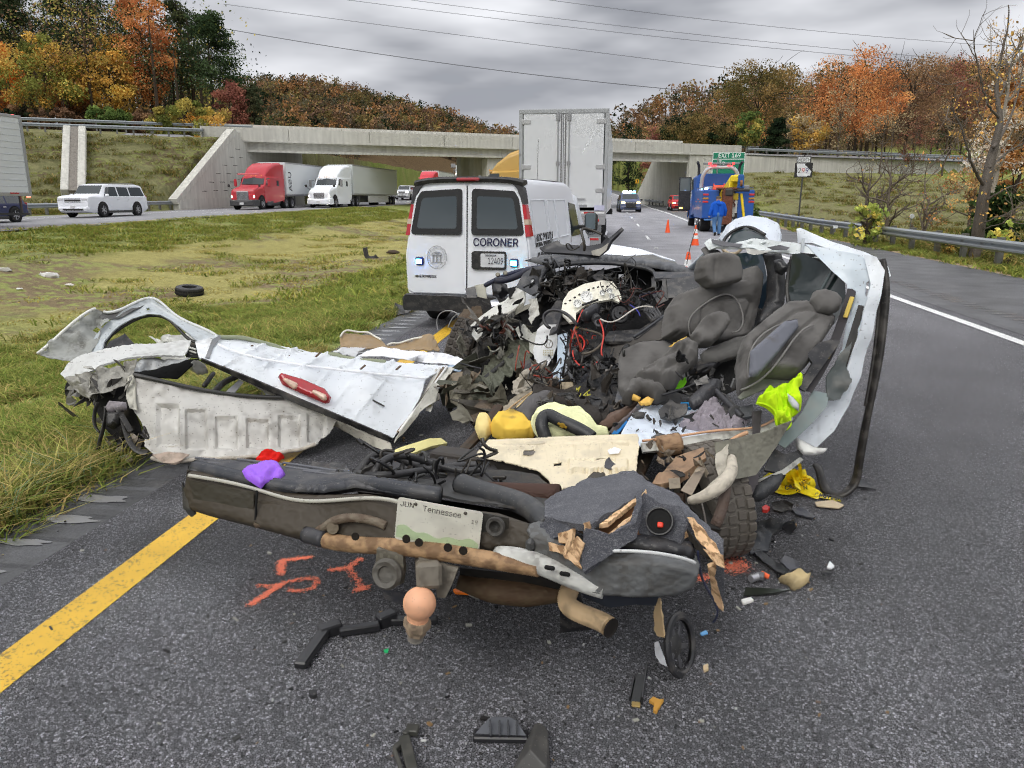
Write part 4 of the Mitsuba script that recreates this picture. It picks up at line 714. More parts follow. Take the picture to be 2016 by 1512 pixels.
part(th,'bumper',loft([[(x,y * k,z) for y,z in ((-1.0,.28),(-1.02,.34),(-1.02,.45),(-.98,.50),(.98,.50),(1.02,.45),(1.02,.34),(1.0,.28))] for x,k in ((.06,1.0),(-.06,1.0),(-.15,.985),(-.17,.96))]),lin((34,34,36)),'satin',M=VM,grime=.05)
part(th,'axle',cat(box((.95,0,.38),(.15,1.5,.15)),box((1.3,0,.5),(2.4,1.1,.12))),BLACK,'matte',M=VM,smooth=False)
pr = part(th,'plate_recess',rpoly([(-.63,.865),(-.09,.865),(-.09,1.115),(-.63,1.115)],.03,.012,.04),(.014,.014,.016),'satin',M=VM)
part(pr,'licence_plate',rpoly([(-.605,.90),(-.235,.90),(-.235,1.085),(-.605,1.085)],.004,.045,.015),lin((205,207,210)),'satin',M=VM)
RXF = lambda y,z,out: VM @ frame(vrear(y,z,out),(0,-1,0),(.09,0,1))
part(pr,'plate_number',letters('12409',.085,(0,0,0),(1,0,0),(0,1,0),False,.002,.235),lin((30,32,50)),'satin',M=RXF(-.345,.945,.056),smooth=False)
part(pr,'plate_state',letters('GEORGIA',.022,(0,0,0),(1,0,0),(0,1,0),True,.002,.17),lin((40,42,60)),'satin',M=RXF(-.31,1.05,.056),smooth=False)
part(th,'coroner_lettering',letters('CORONER',.105,(0,0,0),(1,0,0),(0,1,0),True,.003,.70),lin((22,26,62)),'satin',M=RXF(-.10,1.185,.024),smooth=False)
sx = part(th,'state_seal',tf(lathe([(.155,0),(.155,.003),(.160,.003),(.160,0)],40),RXF(.47,1.02,.022) @ rot()),(.10,.105,.11),'satin')
O = RXF(.47,1.02,.022); seal = [lathe([(.118,0),(.118,.003),(.121,.003),(.121,0)],36)]
for k,ch in enumerate('STATE OF GEORGIA'):
    if ch != ' ': a = math.radians(205 - k * 15.2); seal.append(letters(ch,.022,(math.cos(a) * .128,math.sin(a) * .128,0),(math.sin(a),-math.cos(a),0),(math.cos(a),math.sin(a),0),False,.003))
seal.append(letters('1776',.02,(-.028,-.145,0),(1,0,0),(0,1,0),False,.003))
for x in (-.062,-.004,.054): seal.append(box((x + .002,-.02,.0015),(.018,.09,.003)))
an = np.linspace(.15,3.0,12); seal.append(tube(np.stack([np.cos(an) * .085,.02 + np.sin(an) * .055,an * 0 + .002],1),.005,4)); seal.append(tube([(-.085,.03,.002),(.085,.03,.002)],.006,4)); seal.append(tube([(-.09,-.07,.002),(.09,-.07,.002)],.005,4)); seal.append(box((0,.055,.0015),(.07,.02,.003)))
part(sx,'drawing',tf(cat(seal),O),(.22,.23,.24),'satin',smooth=False)
part(th,'maker_badge',letters('EXPRESS',.034,(0,0,0),(1,0,0),(0,1,0),True,.006,.27),(.05,.05,.055),'chrome',M=RXF(.76,.735,.022),smooth=False)
part(th,'maker_emblem',tf(cat(box((0,0,.004),(.075,.018,.008),.003),box((0,0,.004),(.03,.034,.008),.003)),RXF(.80,.752,.022)),(.12,.11,.09),'chrome')
SD = lambda x,z: VM @ frame((x,-1.012,z),(1,0,0),(0,.0,1))
part(th,'side_lettering',letters('DADE COUNTY',.17,(0,0,0),(1,0,0),(0,1,0),True,.004,1.25),lin((40,42,46)),'satin',M=VM @ frame((.32,-.994,1.16),(1,0,0),(0,.16,1)),smooth=False)
part(th,'side_lettering',letters('CORONER',.27,(0,0,0),(1,0,0),(0,1,0),True,.004,1.3),lin((40,42,46)),'satin',M=SD(.34,.80),smooth=False)
part(th,'antenna',tube([(2.4,-.5,2.1),(2.35,-.52,2.75)],.004,4),BLACK,'satin',M=VM)

TW = mat4((*at(1431,440,39.6)[:2],.12),RZ); BL = lin((30,82,160)); YE = lin((235,205,30))
th = thing('tow_truck','large blue tow truck with yellow boom and rusty lift arm on the right shoulder','tow truck')
part(th,'cab',loft([sec(9.1,1.0,.8,1.5,.2),sec(8.9,1.1,.7,1.75,.2),sec(7.5,1.15,.7,1.95,.2),sec(7.0,1.2,.7,2.9,.2),sec(5.2,1.22,.8,3.0,.25),sec(4.3,1.2,.8,3.0,.25)][::-1]),BL,'paint',M=TW)
part(th,'cab_recess',box((4.28,-.2,1.95),(.08,1.5,.75),.03),(.012,.012,.015),'matte',M=TW)
part(th,'cab_window',box((6.2,1.225,2.45),(.9,.02,.6),.01),GLASS,'glass',M=TW)
d = part(th,'door',cat(box((6.85,1.6,1.55),(.08,.7,1.1),.03),box((6.85,1.6,2.85),(.07,.7,.07),.02),box((6.85,1.27,2.45),(.07,.07,.8),.02),box((6.85,1.92,2.45),(.07,.07,.8),.02)),(.02,.02,.022),'satin',M=TW,label='open black inner side of the cab door')
part(d,'marker',box((6.78,1.8,1.12),(.03,.18,.08),.01),(.8,.4,.05),emit=(3,1.5,.2),M=TW)
part(d,'pane',box((6.85,1.6,2.45),(.02,.6,.74),.004),(.10,.12,.12),'glass',M=TW)
for sg in (1,-1):
    b_ = part(th,'side_box',loft([sec(0,.38,.72,2.05,.06),sec(.05,.40,.68,2.08,.06),sec(4.2,.40,.68,2.08,.06)][::-1]),BL * 1.0,'paint',M=TW @ mat4((0,sg * .86,0)))
    for z,c in ((1.85,(.6,.05,.05)),(1.66,(.5,.25,.03)),(1.50,(.6,.05,.05))): part(b_,'tail_light',box((-.02,sg * 1.12,z),(.03,.28,.09),.02),c,'plastic',M=TW)
    part(b_,'hand_rail',cat(tube([(.1,sg * 1.18,2.2),(4.0,sg * 1.18,2.2)],.025,6),*[tube([(x,sg * 1.18,2.05),(x,sg * 1.18,2.2)],.02,5) for x in (.2,1.4,2.7,3.9)]),(.5,.5,.52),'chrome',M=TW)
    part(b_,'side_graphics',cat([box((x,sg * 1.265,z),(.9,.008,.05),0,) for x,z in ((1.2,1.5),(2.2,1.62),(3.2,1.5))]),(.45,.12,.14),'satin',M=TW,smooth=False)
    for x in (1.1,2.45): wheel(th,'wheel',(x,sg * .98,.53),.53,.5,TW,'truck',sg)
    wheel(th,'wheel',(7.9,sg * 1.05,.53),.53,.32,TW,'truck',sg)
    part(th,'fender',loft([[(7.9 + math.cos(a) * r,sg * y,.53 + math.sin(a) * r) for r,y in ((.66,.8),(.7,.8),(.7,1.25),(.66,1.25))] for a in np.linspace(0,3.14,9)]),BL,'paint',M=TW)
    part(th,'exhaust_stack',tube([(4.5,sg * 1.08,1.5),(4.5,sg * 1.08,3.2),(4.45,sg * 1.1,3.42),(4.25,sg * 1.2,3.62)],.075,8),(.025,.025,.028),'satin',M=TW)
    part(th,'frame_rail',box((3.5,sg * .42,.8),(7,.12,.3)),BLACK,'satin',M=TW,smooth=False)
arch = [(3.9,1.0,2.05),(3.85,.96,2.5),(3.7,.84,3.05),(3.65,.6,3.28),(3.65,0,3.32),(3.65,-.6,3.28),(3.7,-.84,3.05),(3.85,-.96,2.5),(3.9,-1.0,2.05)]
part(th,'light_bar_arch',tube(arch,.11,10,n=40),(.75,.75,.77),'metal',M=TW)
lb = part(th,'light_bar',box((3.6,0,3.5),(.25,1.9,.09),.02),(.32,.33,.34),'metal',M=TW)
for y in (.62,-.62): part(lb,'beacon',box((3.52,y,3.5),(.2,.14,.13),.03),(.8,.1,.1),emit=(.6,.02,.02),M=TW)
for y in (.35,.45,-.4): part(lb,'lamp',box((3.5,y,3.38),(.1,.18,.04),.01),(.8,.1,.1),emit=(.9,.03,.04),M=TW)
part(th,'side_beacon',box((.5,1.05,2.14),(.2,.14,.1),.03),(.3,.6,.9),emit=(1.5,3,7),M=TW)
bm = part(th,'boom',cat(beam((3.4,-.25,1.7),(.7,-.35,2.45),.55,.55,.05),beam((3.4,-.25,1.95),(.2,-.4,2.66),.34,.34,.04),box((.25,-.38,2.62),(.3,.62,.34),.05)),YE,'paint',M=TW,grime=.25)
part(bm,'boom_head',cat(box((.05,-.55,2.52),(.34,.28,.6),.05),box((.0,-.55,2.2),(.3,.34,.1),.03)),lin((26,82,150)),'paint',M=TW)
part(bm,'sheave',tf(lathe([(.05,-.05),(.16,-.05),(.13,0),(.16,.05),(.05,.05)],16),mat4((-.12,-.55,2.4)) @ rot(rx=90)),(.35,.16,.06),'rust',M=TW)
part(bm,'winch',cat(tf(lathe([(0,-.3),(.2,-.3),(.2,-.26),(.12,-.24),(.12,.24),(.2,.26),(.2,.3),(0,.3)],14),mat4((3.3,.1,2.25)) @ rot(rx=90)),box((3.1,.45,2.1),(.5,.5,.3),.08)),lin((205,70,35)),'paint',M=TW)
part(th,'lift_arm',cat(box((-.25,.08,1.25),(.34,.52,1.75),.05),box((-.2,.14,2.14),(.4,1.0,.1),.03)),lin((120,72,54)),'rust',M=TW,grime=.5,label='rusty brown lift arm standing upright at the back')
part(th,'lift_head',cat(box((-.3,.04,1.95),(.36,.42,.4),.08),tube([(-.3,.3,2.06),(-.3,-.95,2.06)],.07,8)),(.06,.055,.05),'rust',M=TW)
part(th,'tailboard',cat(box((.05,.33,1.35),(.08,.16,1.3),.02),box((.05,-.2,1.75),(.08,1.1,.32),.02),beam((.0,-.6,1.9),(.0,-.82,.62),.12,.26,.02,up=(1,0,0))),YE,'paint',M=TW,grime=.2)
part(th,'white_panel',box((.12,-.35,1.22),(.06,.85,.95),.02),lin((215,215,205)),'paint',M=TW,grime=.3)
part(th,'chain_hook',tube([(-.02,-.3,1.6),(-.04,-.26,1.45),(-.03,-.34,1.35),(-.04,-.28,1.25)],.035,6),(.15,.05,.04),'rust',M=TW)
part(th,'tool_rack',cat(box((.3,-.75,2.2),(.5,.5,.2),.03),box((2.0,.86,2.18),(2.6,.3,.16),.03)),(.35,.35,.36),'metal',M=TW)
part(th,'step',box((-.1,.9,.62),(.25,.5,.08),.02),lin((70,120,180)),'satin',M=TW)

def bones(segs,e=.03,it=8):                         # hulls of spheres joined and smoothed into one body
    ms = []
    for a,ra,b,rb in segs:
        pts = np.vstack([np.asarray(trimesh.creation.icosphere(2,r).vertices) + np.asarray(p) for p,r in ((a,ra),(b,rb))]); ms.append(m3.Manifold.hull_points(pts.tolist()) if hasattr(m3.Manifold,'hull_points') else None)
    u = m3.Manifold.batch_boolean(ms,m3.OpType.Add).refine_to_length(e); v,f = V(u); m = trimesh.Trimesh(v,f); trimesh.smoothing.filter_taubin(m,iterations=it); return np.array(m.vertices),np.array(m.faces)
MM = mat4((*at(1411,456,36.6)[:2],float(zr(37)) + .0),RZ + 4)          # walks away from us: x forward,y left
th = thing('person','man in a blue jacket, jeans and cap walking away beside the tow truck','person')
body = bones([((0,0,1.50),.07,(.02,0,1.62),.06),((.03,0,1.68),.10,(.05,0,1.60),.085),((0,0,1.45),.07,(0,0,1.3),.07),              ((0,.1,1.42),.05,(0,.24,1.42),.05),((0,.24,1.42),.05,(-.10,.33,1.18),.045),((-.10,.33,1.18),.045,(-.10,.39,.96),.035),((-.10,.39,.96),.04,(-.09,.40,.87),.04),((0,-.1,1.42),.05,(0,-.24,1.42),.05),((0,-.24,1.42),.05,(.02,-.35,1.17),.045),((.02,-.35,1.17),.045,(.14,-.36,.96),.035),((.14,-.36,.96),.04,(.17,-.36,.87),.04)])
part(th,'body',body,lin((196,150,125)),'satin',M=MM,smooth=True)
part(th,'jacket',bones([((0,.19,1.44),.10,(0,-.19,1.44),.10),((0,.12,1.42),.15,(0,.12,.98),.165),((0,-.12,1.42),.15,(0,-.12,.98),.165),((0,0,1.40),.15,(-.02,0,1.53),.09),((0,.24,1.42),.095,(-.10,.33,1.18),.08),((-.10,.33,1.18),.08,(-.10,.39,.96),.07),((0,-.24,1.42),.095,(.02,-.35,1.17),.08),((.02,-.35,1.17),.08,(.14,-.36,.96),.07),((-.12,.05,1.47),.07,(-.14,-.05,1.44),.07)]),lin((28,88,190)),'matte',M=MM,smooth=True)
part(th,'trousers',bones([((0,.10,.98),.15,(0,-.10,.98),.15),((0,.10,.92),.13,(.10,.12,.50),.09),((.10,.12,.50),.09,(-.16,.11,.14),.07),((0,-.11,.92),.13,(.06,-.12,.50),.09),((.06,-.12,.50),.09,(.10,-.12,.10),.075)]),lin((88,125,168)),'matte',M=MM,smooth=True)
part(th,'boot',bones([((-.20,.11,.12),.06,(-.10,.11,.03),.045),((-.22,.11,.12),.05,(-.14,.11,.02),.045)]),(.03,.025,.02),'matte',M=MM,smooth=True)
part(th,'boot',bones([((.08,-.12,.08),.06,(.22,-.12,.05),.045)]),(.03,.025,.02),'matte',M=MM,smooth=True)
part(th,'cap',cat(sphere((.03,0,1.72),.115,2,(1,1,.75)),box((.16,0,1.70),(.14,.16,.02),.006)),lin((90,82,70)),'matte',M=MM)

ORG = lin((250,92,38))
def cone(label,loc,h,stripes):
    th = thing('traffic_cone',label,'traffic cone','orange traffic cones'); M = mat4(loc,12,s=h / .75)
    part(th,'base',box((0,0,.018),(.38,.38,.036),.012),(.03,.028,.026),'matte',M=M)
    part(th,'cone',lathe([(.145,.034),(.138,.05),(.03,.74),(.02,.75),(0,.75)],24),ORG,'satin',M=M)
    for z0,z1 in stripes: r = lambda z: .1415 - (z - .04) * .1568 + .003; part(th,'stripe',lathe([(r(z0) - .004,z0),(r(z0),z0),(r(z1),z1),(r(z1) - .004,z1)],24),lin((228,228,228)),'satin',M=M)
    return th
cone('plain orange traffic cone farthest up the road near the white edge line',gr(1314,462),.74,[])
cone('orange traffic cone with two white bands standing right of the plain one',gr(1368,486),.80,[(.28,.40),(.48,.62)])
cone('orange tipped white banded traffic cone showing just above the wrecked dashboard',at(1351,581,14.0),.78,[(.5,.62)])
def sign_face(th,name,M,w,h,col,border,r=.06,t=.03):
    part(th,name,prism(np.asarray(Polygon([(-w / 2,-h / 2),(w / 2,-h / 2),(w / 2,h / 2),(-w / 2,h / 2)]).buffer(-r).buffer(r).exterior.coords)[:-1],t),border,'satin',M=M @ mat4((0,0,-t)),smooth=False)
    return part(th,'panel_face',prism(np.asarray(Polygon([(-w / 2 + .05,-h / 2 + .05),(w / 2 - .05,-h / 2 + .05),(w / 2 - .05,h / 2 - .05),(-w / 2 + .05,h / 2 - .05)]).buffer(-r).buffer(r).exterior.coords)[:-1],.006),col,'satin',M=M,smooth=False)
GREEN,SW = lin((0,122,92)),lin((226,232,230))
def face(loc,a=0): return frame(loc,(math.cos(math.radians(a)),math.sin(math.radians(a)),0),(0,0,1))
c = at(1433,340,76); th = thing('road_sign','green exit sign reading EXIT 169 behind the tow truck','road sign'); SM = face((c[0],c[1],4.42),-7); sign_face(th,'panel',SM,3.0,3.3,GREEN,SW)
part(th,'divider',box((0,1.02,.006),(2.9,.06,.01)),SW,'satin',M=SM,smooth=False)
part(th,'lettering',letters('EXIT 169',.36,(-1.0,1.18,.006),(1,0,0),(0,1,0),True,.02,2.05),SW,'satin',M=SM,smooth=False)
part(th,'lettering',letters('To',.36,(-.95,.52,.006),(1,0,0),(0,1,0),True,.02),SW,'satin',M=SM,smooth=False)
for x in (-1.0,1.0): part(th,'post',tube([(c[0] + x,c[1] + .12,hz(c[0] + x,c[1]) - .3),(c[0] + x,c[1] + .12,5.6)],.07,8),(.3,.3,.3),'metal')
c = at(1582,340,45); th = thing('road_sign','white NORTH and route 299 signs on a dark post behind the right guardrail','road sign')
part(th,'post',tube([(c[0] - .06,c[1] + .06,hz(c[0],c[1]) - .4),(c[0],c[1] + .06,4.15)],.045,8),(.05,.05,.05),'satin')
SM = face(at(1583,314.5,45),-5); sign_face(th,'direction_plate',SM,.80,.37,lin((214,216,216)),(.06,.06,.06),.03,.015) ; part(th,'lettering',letters('NORTH',.2,(-.33,-.1,.006),(1,0,0),(0,1,0),False,.01,.66),(.02,.02,.02),'satin',M=SM,smooth=False)
SM = face(at(1582,335,45),-5); part(th,'shield_plate',box((0,0,-.008),(.98,.80,.015),.004),(.014,.014,.016),'satin',M=SM)
ga = np.array([(-.40,.36),(.08,.36),(.05,.28),(.17,.20),(.26,.10),(.36,.02),(.44,-.10),(.40,-.16),(.38,-.30),(.20,-.31),(.19,-.37),(.12,-.34),(-.30,-.34),(-.36,-.20),(-.33,-.06)]); part(th,'shield',prism(ga,.006),lin((218,220,222)),'satin',M=SM,smooth=False)
for i,(ch,cl) in enumerate((('2',(.02,.02,.025)),('9',lin((190,30,40))),('9',lin((35,50,120))))): part(th,'lettering',letters(ch,.25,(-.33 + i * .205,-.14,.006),(1,0,0),(0,1,0),False,.01),cl,'satin',M=SM,smooth=False)
for i,(px,py,lab) in enumerate(((1254.5,357,'yellow chevron sign left of the pair beyond the bridge'),(1286.5,355.5,'yellow chevron sign right of the pair beyond the bridge'))):
    c = at(px,py,148); th = thing('chevron_sign',lab,'road sign','chevron signs on the far bend'); SM = face(c,-8)
    part(th,'panel',box((0,0,-.02),(.62,.72,.03),.01),lin((240,180,20)),'satin',M=SM); part(th,'chevron',prism([(-.16,.3),(.02,.3),(.2,0),(.02,-.3),(-.16,-.3),(.02,0)],.012),(.02,.02,.02),'satin',M=SM,smooth=False)
    part(th,'post',beam(c + (0,.06,.3),(c[0],c[1] + .06,hz(c[0],c[1]) - .2),.06,.06),(.15,.15,.14),'satin',smooth=False)
c = at(276,418,55); M = mat4((c[0],c[1],zl(50)),0,ry=-6); th = thing('marker_post','orange and white delineator post behind the white sport utility vehicle','marker post')
part(th,'post',box((0,0,.45),(.11,.04,.95),.01),lin((220,220,220)),'satin',M=M); part(th,'orange_sleeve',box((0,0,1.18),(.13,.05,.62),.015),lin((235,100,30)),'satin',M=M)
c = at(1642,476,27); th = thing('marker_post','small white reflector plate on top of the right guardrail','marker'); part(th,'plate',box((c[0],c[1],.82),(.16,.02,.10),.004),lin((205,210,208)),'satin'); part(th,'bracket',box((c[0],c[1] + .02,.74),(.04,.02,.2)),(.2,.2,.2),'metal')
c = at(1793,440,34); th = thing('marker_post','thin post with round white reflector standing behind the guardrail','marker post'); zz = hz(c[0],c[1]); rz_ = c[2] + .22; part(th,'post',tube([(c[0],c[1],zz - .2),(c[0],c[1],rz_)],.03,6),(.12,.13,.11),'satin'); part(th,'reflector',tf(lathe([(0,.02),(.1,.02),(.11,0),(0,0)],20),frame((c[0],c[1] - .04,rz_ + .08),(1,0,0),(0,0,1))),lin((210,214,214)),'satin')
c = at(892,326,200); th = thing('road_sign','small grey back of a sign on the bank left of the pier','road sign'); part(th,'panel',box(c,(1.1,.05,.9),.02),(.36,.37,.38),'metal'); part(th,'post',beam(c + (0,.05,0),c + (0,.05,-4),.1,.1),(.25,.25,.25),'metal',smooth=False)
for i,(a,m,b) in enumerate((((300,30,150),(900,128,150),(1990,215,150)),((440,8,160),(1030,85,155),(1990,200,150)),((640,-6,160),(1200,62,160),(1990,135,160)),((1010,-10,170),(1450,45,170),(1990,92,170)),((780,-4,165),(1300,60,165),(2040,130,165)))[:5]):
    p = resample(np.array([at(*a),at(*m),at(*b)]),24); single('power_line',['lowest power line crossing the whole sky','power line second from the bottom, ending over the right trees','power line in the middle of the five across the sky','highest power line at the upper right of the sky','power line second from the top across the sky'][i],'power line',tube(p,.035 if i else .05,4),(.03,.03,.035),'satin',smooth=False,group='power lines')
# ================================================================== THE WRECKED PICKUP
WPAINT,GREYM,MUD,DARKP = lin((206,211,217)),lin((150,150,145)),(.20,.155,.10),(.028,.028,.031)
DIRT = dict(grime=.4)
wk = thing('wrecked_pickup','crushed white pickup truck torn open across the road with seats and frame exposed','pickup truck')
CUR = [wk]
def PL(name,out,col,mat='satin',th=.005,label=None,parent=None,g=None,**k):
    pk = {q: k.pop(q) for q in ('holes','inner','e','crump','cs','seed','jag','rim','ribs') if q in k}; pk.setdefault('e',8); kw = dict(DIRT) if g is None else g; kw.update(k)
    kw.setdefault('smooth',22); return part(parent or CUR[0],name,plate(out,th * .75,**pk),col,mat,label=label,**kw)
def PW(name,out,bulge,col,mat='fabric',label=None,parent=None,g=None,**k):
    pk = {q: k.pop(q) for q in ('back','w','e','inner','crump','cs','seed','holes','p','dirv','seam') if q in k}; kw = dict(g or {}); kw.update(k)
    return part(parent or CUR[0],name,pillow(out,bulge,**pk),col,mat,smooth=kw.pop('smooth',True),label=label,**kw)
def TB(name,pts,r,col,mat='satin',n=None,sides=8,label=None,parent=None,g=None,flat=1.0,wob=0,**k):
    return part(parent or CUR[0],name,tube(line(pts),r,sides,n or max(8,6 * len(pts)),flat=flat,wob=wob),col,mat,label=label,smooth=True,**(g if g is not None else {}),**k)
VF,VR,VO = np.array([.375,.927,0]),np.array([.927,-.375,0]),np.array([-.35,2.6,0])   # the truck's own axes
def tk(f,r,z): return VO + VF * f + VR * r + np.array([0,0,z])
for r_,z_ in ((-.42,.50),(.42,.50)):
    part(wk,'frame_rail',cat(beam(tk(.1,r_,z_),tk(.85 if r_ < 0 else 1.4,r_,z_ - .04),.07,.12,.01),*([] if r_ < 0 else [beam(tk(1.38,r_,z_ - .04),tk(2.2,r_ + .02,.34),.07,.14,.01),beam(tk(2.18,r_ + .02,.34),tk(4.8,r_,.33),.07,.13,.01)])),(.035,.032,.03),'dirty',grime=.4)
for f_ in (.35,1.0,1.9,3.1): part(wk,'crossmember',beam(tk(f_,-.45 if f_ < 2 else 0,.5 if f_ < 1.5 else .34),tk(f_,.45,.5 if f_ < 1.5 else .34),.12,.06,.01),(.04,.036,.032),'dirty',grime=.4)
part(wk,'floor_pan',cat(prism([tk(1.7,-.5,0)[:2],tk(1.7,.72,0)[:2],tk(4.3,.72,0)[:2],tk(4.3,-.55,0)[:2]],.02,mat4((0,0,.40)))),(.022,.021,.02),'dirty',smooth=False,grime=.3)
part(wk,'rear_axle',cat(tube([tk(1.15,-.75,.36),tk(1.15,.78,.36)],.05,10),sphere(tk(1.15,0,.36),.13,2,(1,.9,.9))),(.05,.042,.035),'rust',grime=.5)
part(wk,'drive_shaft',tube([tk(1.2,0,.38),tk(3.8,.02,.45)],.04,10),(.05,.045,.04),'rust')
for s in (-1,1): part(wk,'leaf_spring',tube([tk(.45,s * .5,.48),tk(.8,s * .5,.40),tk(1.2,s * .5,.36),tk(1.6,s * .5,.40),tk(1.95,s * .5,.5)],.035,6,16,flat=.6),(.05,.04,.03),'rust',grime=.5)
def Bp(px,py,Y): return (px,py,Y)
PW('rear_bumper',[(368,925,2.98),(420,932,2.96),(500,950,2.90),(560,968,2.84),(620,974,2.78),(720,972,2.68),(800,985,2.60),(900,1000,2.52),(980,1010,2.47),(1040,1030,2.42),(1080,1060,2.36),(1060,1095,2.36),(1000,1085,2.40),(900,1085,2.45),(780,1085,2.52),(700,1075,2.60),(600,1065,2.68),(500,1038,2.80),(420,1018,2.90),(378,1005,2.97),(364,965,3.0)],.030,lin((66,60,50)),'dirty',back=.09,w=16,e=7,crump=.02,grime=.78,label='long bent chrome rear bumper caked in mud')
PW('bumper_end',[(1040,1030,2.40),(1100,1050,2.33),(1180,1085,2.25),(1270,1085,2.2),(1350,1095,2.19),(1378,1112,2.21),(1368,1145,2.23),(1330,1165,2.22),(1260,1168,2.21),(1180,1165,2.22),(1110,1140,2.28),(1062,1100,2.36)],.055,lin((104,106,107)),'dirty',back=.08,w=14,e=4,crump=.04,cs=6,grime=.6,p=2.6,label='right end of the bumper, dull grey with dried mud')
pad = PW('step_pad',[(370,918,3.02),(384,905,3.08),(420,903,3.14),(520,912,3.10),(640,925,3.0),(760,942,2.86),(868,962,2.76),(868,982,2.62),(800,976,2.62),(740,966,2.68),(700,960,2.70),(640,970,2.76),(580,968,2.80),(500,950,2.88),(420,938,2.94),(372,932,2.98)],.018,lin((52,53,58)),'satin',back=.02,w=12,e=6,grime=.12,label='black plastic step pad on the bumper')
for a,b in (((388,912,3.11),(470,921,3.09)),((390,919,3.07),(478,929,3.04)),((470,915,3.10),(560,925,3.07)),((560,922,3.07),(665,938,2.96)),((566,930,3.02),(672,945,2.92)),((600,938,2.97),(700,951,2.86))):
    part(pad,'tread_rib',tube(line([a,b]) + (0,-.01,.028),.009,6,4,flat=.6),lin((84,85,90)),'satin')
TB('bumper_tube',[(868,974,2.62),(800,965,2.66),(740,955,2.73),(700,953,2.78),(640,962,2.82),(560,958,2.86),(470,940,2.93),(384,920,3.02)],.030,lin((46,48,54)),'satin',50,10,g=dict(grime=.1))
TB('bumper_tube',[(905,950,2.95),(960,970,2.85),(1010,985,2.75),(1050,1005,2.62),(1080,1040,2.48)],.042,lin((56,57,60)),'satin',40,12,g=dict(grime=.2))
TB('chrome_lip',[(372,936,2.95),(420,944,2.90),(500,962,2.84),(560,980,2.79),(620,987,2.72),(700,982,2.64),(790,990,2.53)],.008,lin((170,168,158)),'wpaint',60,6); TB('chrome_lip',[(1186,1086,2.17),(1260,1086,2.13),(1330,1096,2.13),(1368,1108,2.15)],.006,lin((190,192,192)),'wpaint',30,6); TB('bumper_seam',[(506,966,2.80),(502,1036,2.78)],.005,(.01,.01,.01),'matte',6,5)
PL('dark_recess',[(1575,497,4.98),(1640,505,4.8),(1694,520,4.62),(1704,546,4.54),(1664,544,4.66),(1640,530,4.74),(1600,518,4.9)],(.02,.02,.02),'matte',.006); PL('bumper_dirt',[(372,945,2.93),(500,968,2.82),(500,1034,2.80),(425,1014,2.88),(384,1000,2.93)],(.05,.045,.034),'dirty',.004,crump=.01,g=dict(grime=.4))  # recess plate is a near-black sheet painting shade of openings under roof rail
PW('bumper_pad',[(1185,1068,2.24),(1250,1076,2.2),(1330,1088,2.18),(1368,1098,2.2),(1366,1072,2.3),(1300,1060,2.3),(1220,1052,2.3)],.02,lin((34,34,37)),'satin',back=.03,w=10,e=7)
PL('bumper_face',[(500,985,2.83),(640,990,2.72),(720,985,2.66),(790,992,2.58),(785,1040,2.55),(700,1038,2.62),(640,1045,2.68),(560,1035,2.74),(505,1030,2.81)],lin((70,63,53)),'dirty',.006,g=dict(grime=.8),crump=.012)
TB('bumper_brace',[(505,1032,2.79),(560,1038,2.74),(620,1048,2.67),(660,1025,2.62),(720,1022,2.58),(760,1035,2.55)],.017,lin((120,110,96)),'rust',30,g=dict(grime=.6))
part(wk,'bolt',tube([at(655,1040,2.64),at(655,1040,2.60)],.022,10),(.16,.13,.09),'rust')
PL('end_bracket',[(358,950,3.02),(372,985,3.0),(384,1012,2.98),(376,1018,2.99),(360,1000,3.02)],(.02,.02,.022),'satin',.01,e=6)
TB('hitch_bar',[(612,1055,2.66),(700,1072,2.56),(800,1078,2.46),(900,1092,2.38),(1000,1108,2.32),(1062,1118,2.28)],.030,lin((176,142,106)),'rust',60,12,g=dict(grime=.6),label='rusty orange hitch bar with slotted holes')
for px,py,Y in ((800,1065,2.43),(825,1072,2.41),(882,1082,2.365),(912,1088,2.345),(700,1060,2.53)): part(wk,'bar_hole',tf(lathe([(0,.004),(.014,.004),(.015,0),(0,0)],12),frame(at(px,py - 4,Y - .025),(1.6,-.5,0),(0,.2,.9))),(.015,.011,.008),'matte')
TB('hitch_sleeve',[(602,1052,2.67),(640,1062,2.62)],.031,(.04,.04,.045),'satin',6,12)
TB('bumper_rail',[(980,1095,2.36),(1060,1110,2.29),(1110,1130,2.25),(1190,1158,2.2)],.034,lin((196,196,190)),'dirty',30,12,g=dict(grime=.45))
for px,py in ((1082,1118),(1112,1130),(1178,1150)): part(wk,'rail_slot',box((0,0,0),(.034,.012,.014),.004,mat4(at(px,py,2.215),-20)),(.012,.012,.012),'matte')
PA,PB_,PC = at(786,978,2.46),at(950,1008,2.40),at(779,1050,2.455)
px_,py_ = unit(PB_ - PA),None; py_ = unit((PA - PC) - px_ * ((PA - PC) @ px_)); PMx = frame((PA + PB_) / 2 + (at(944,1080,2.395) - PB_) * .0 - py_ * .076,px_,py_)
lp = part(wk,'licence_plate',prism(np.asarray(Polygon([(-.15,-.076),(.15,-.076),(.15,.076),(-.15,.076)]).buffer(-.012).buffer(.012).exterior.coords)[:-1],.003,PMx),lin((205,203,190)),'satin',grime=.35,smooth=False)
part(lp,'lettering',letters('Tennessee',.020,(-.06,.042,.0032),(1,0,0),(.18,1,0),False,.001,.135),lin((70,66,60)),'satin',M=PMx,smooth=False)
part(lp,'lettering',letters('JUN',.018,(-.14,.046,.0032),(1,0,0),(0,1,0),False,.001),lin((60,56,50)),'satin',M=PMx,smooth=False)
part(lp,'sticker',tf(cat(letters('19',.014,(.112,.03,.0036),(1,0,0),(0,1,0),False,.001)),PMx),lin((90,86,80)),'satin',smooth=False)
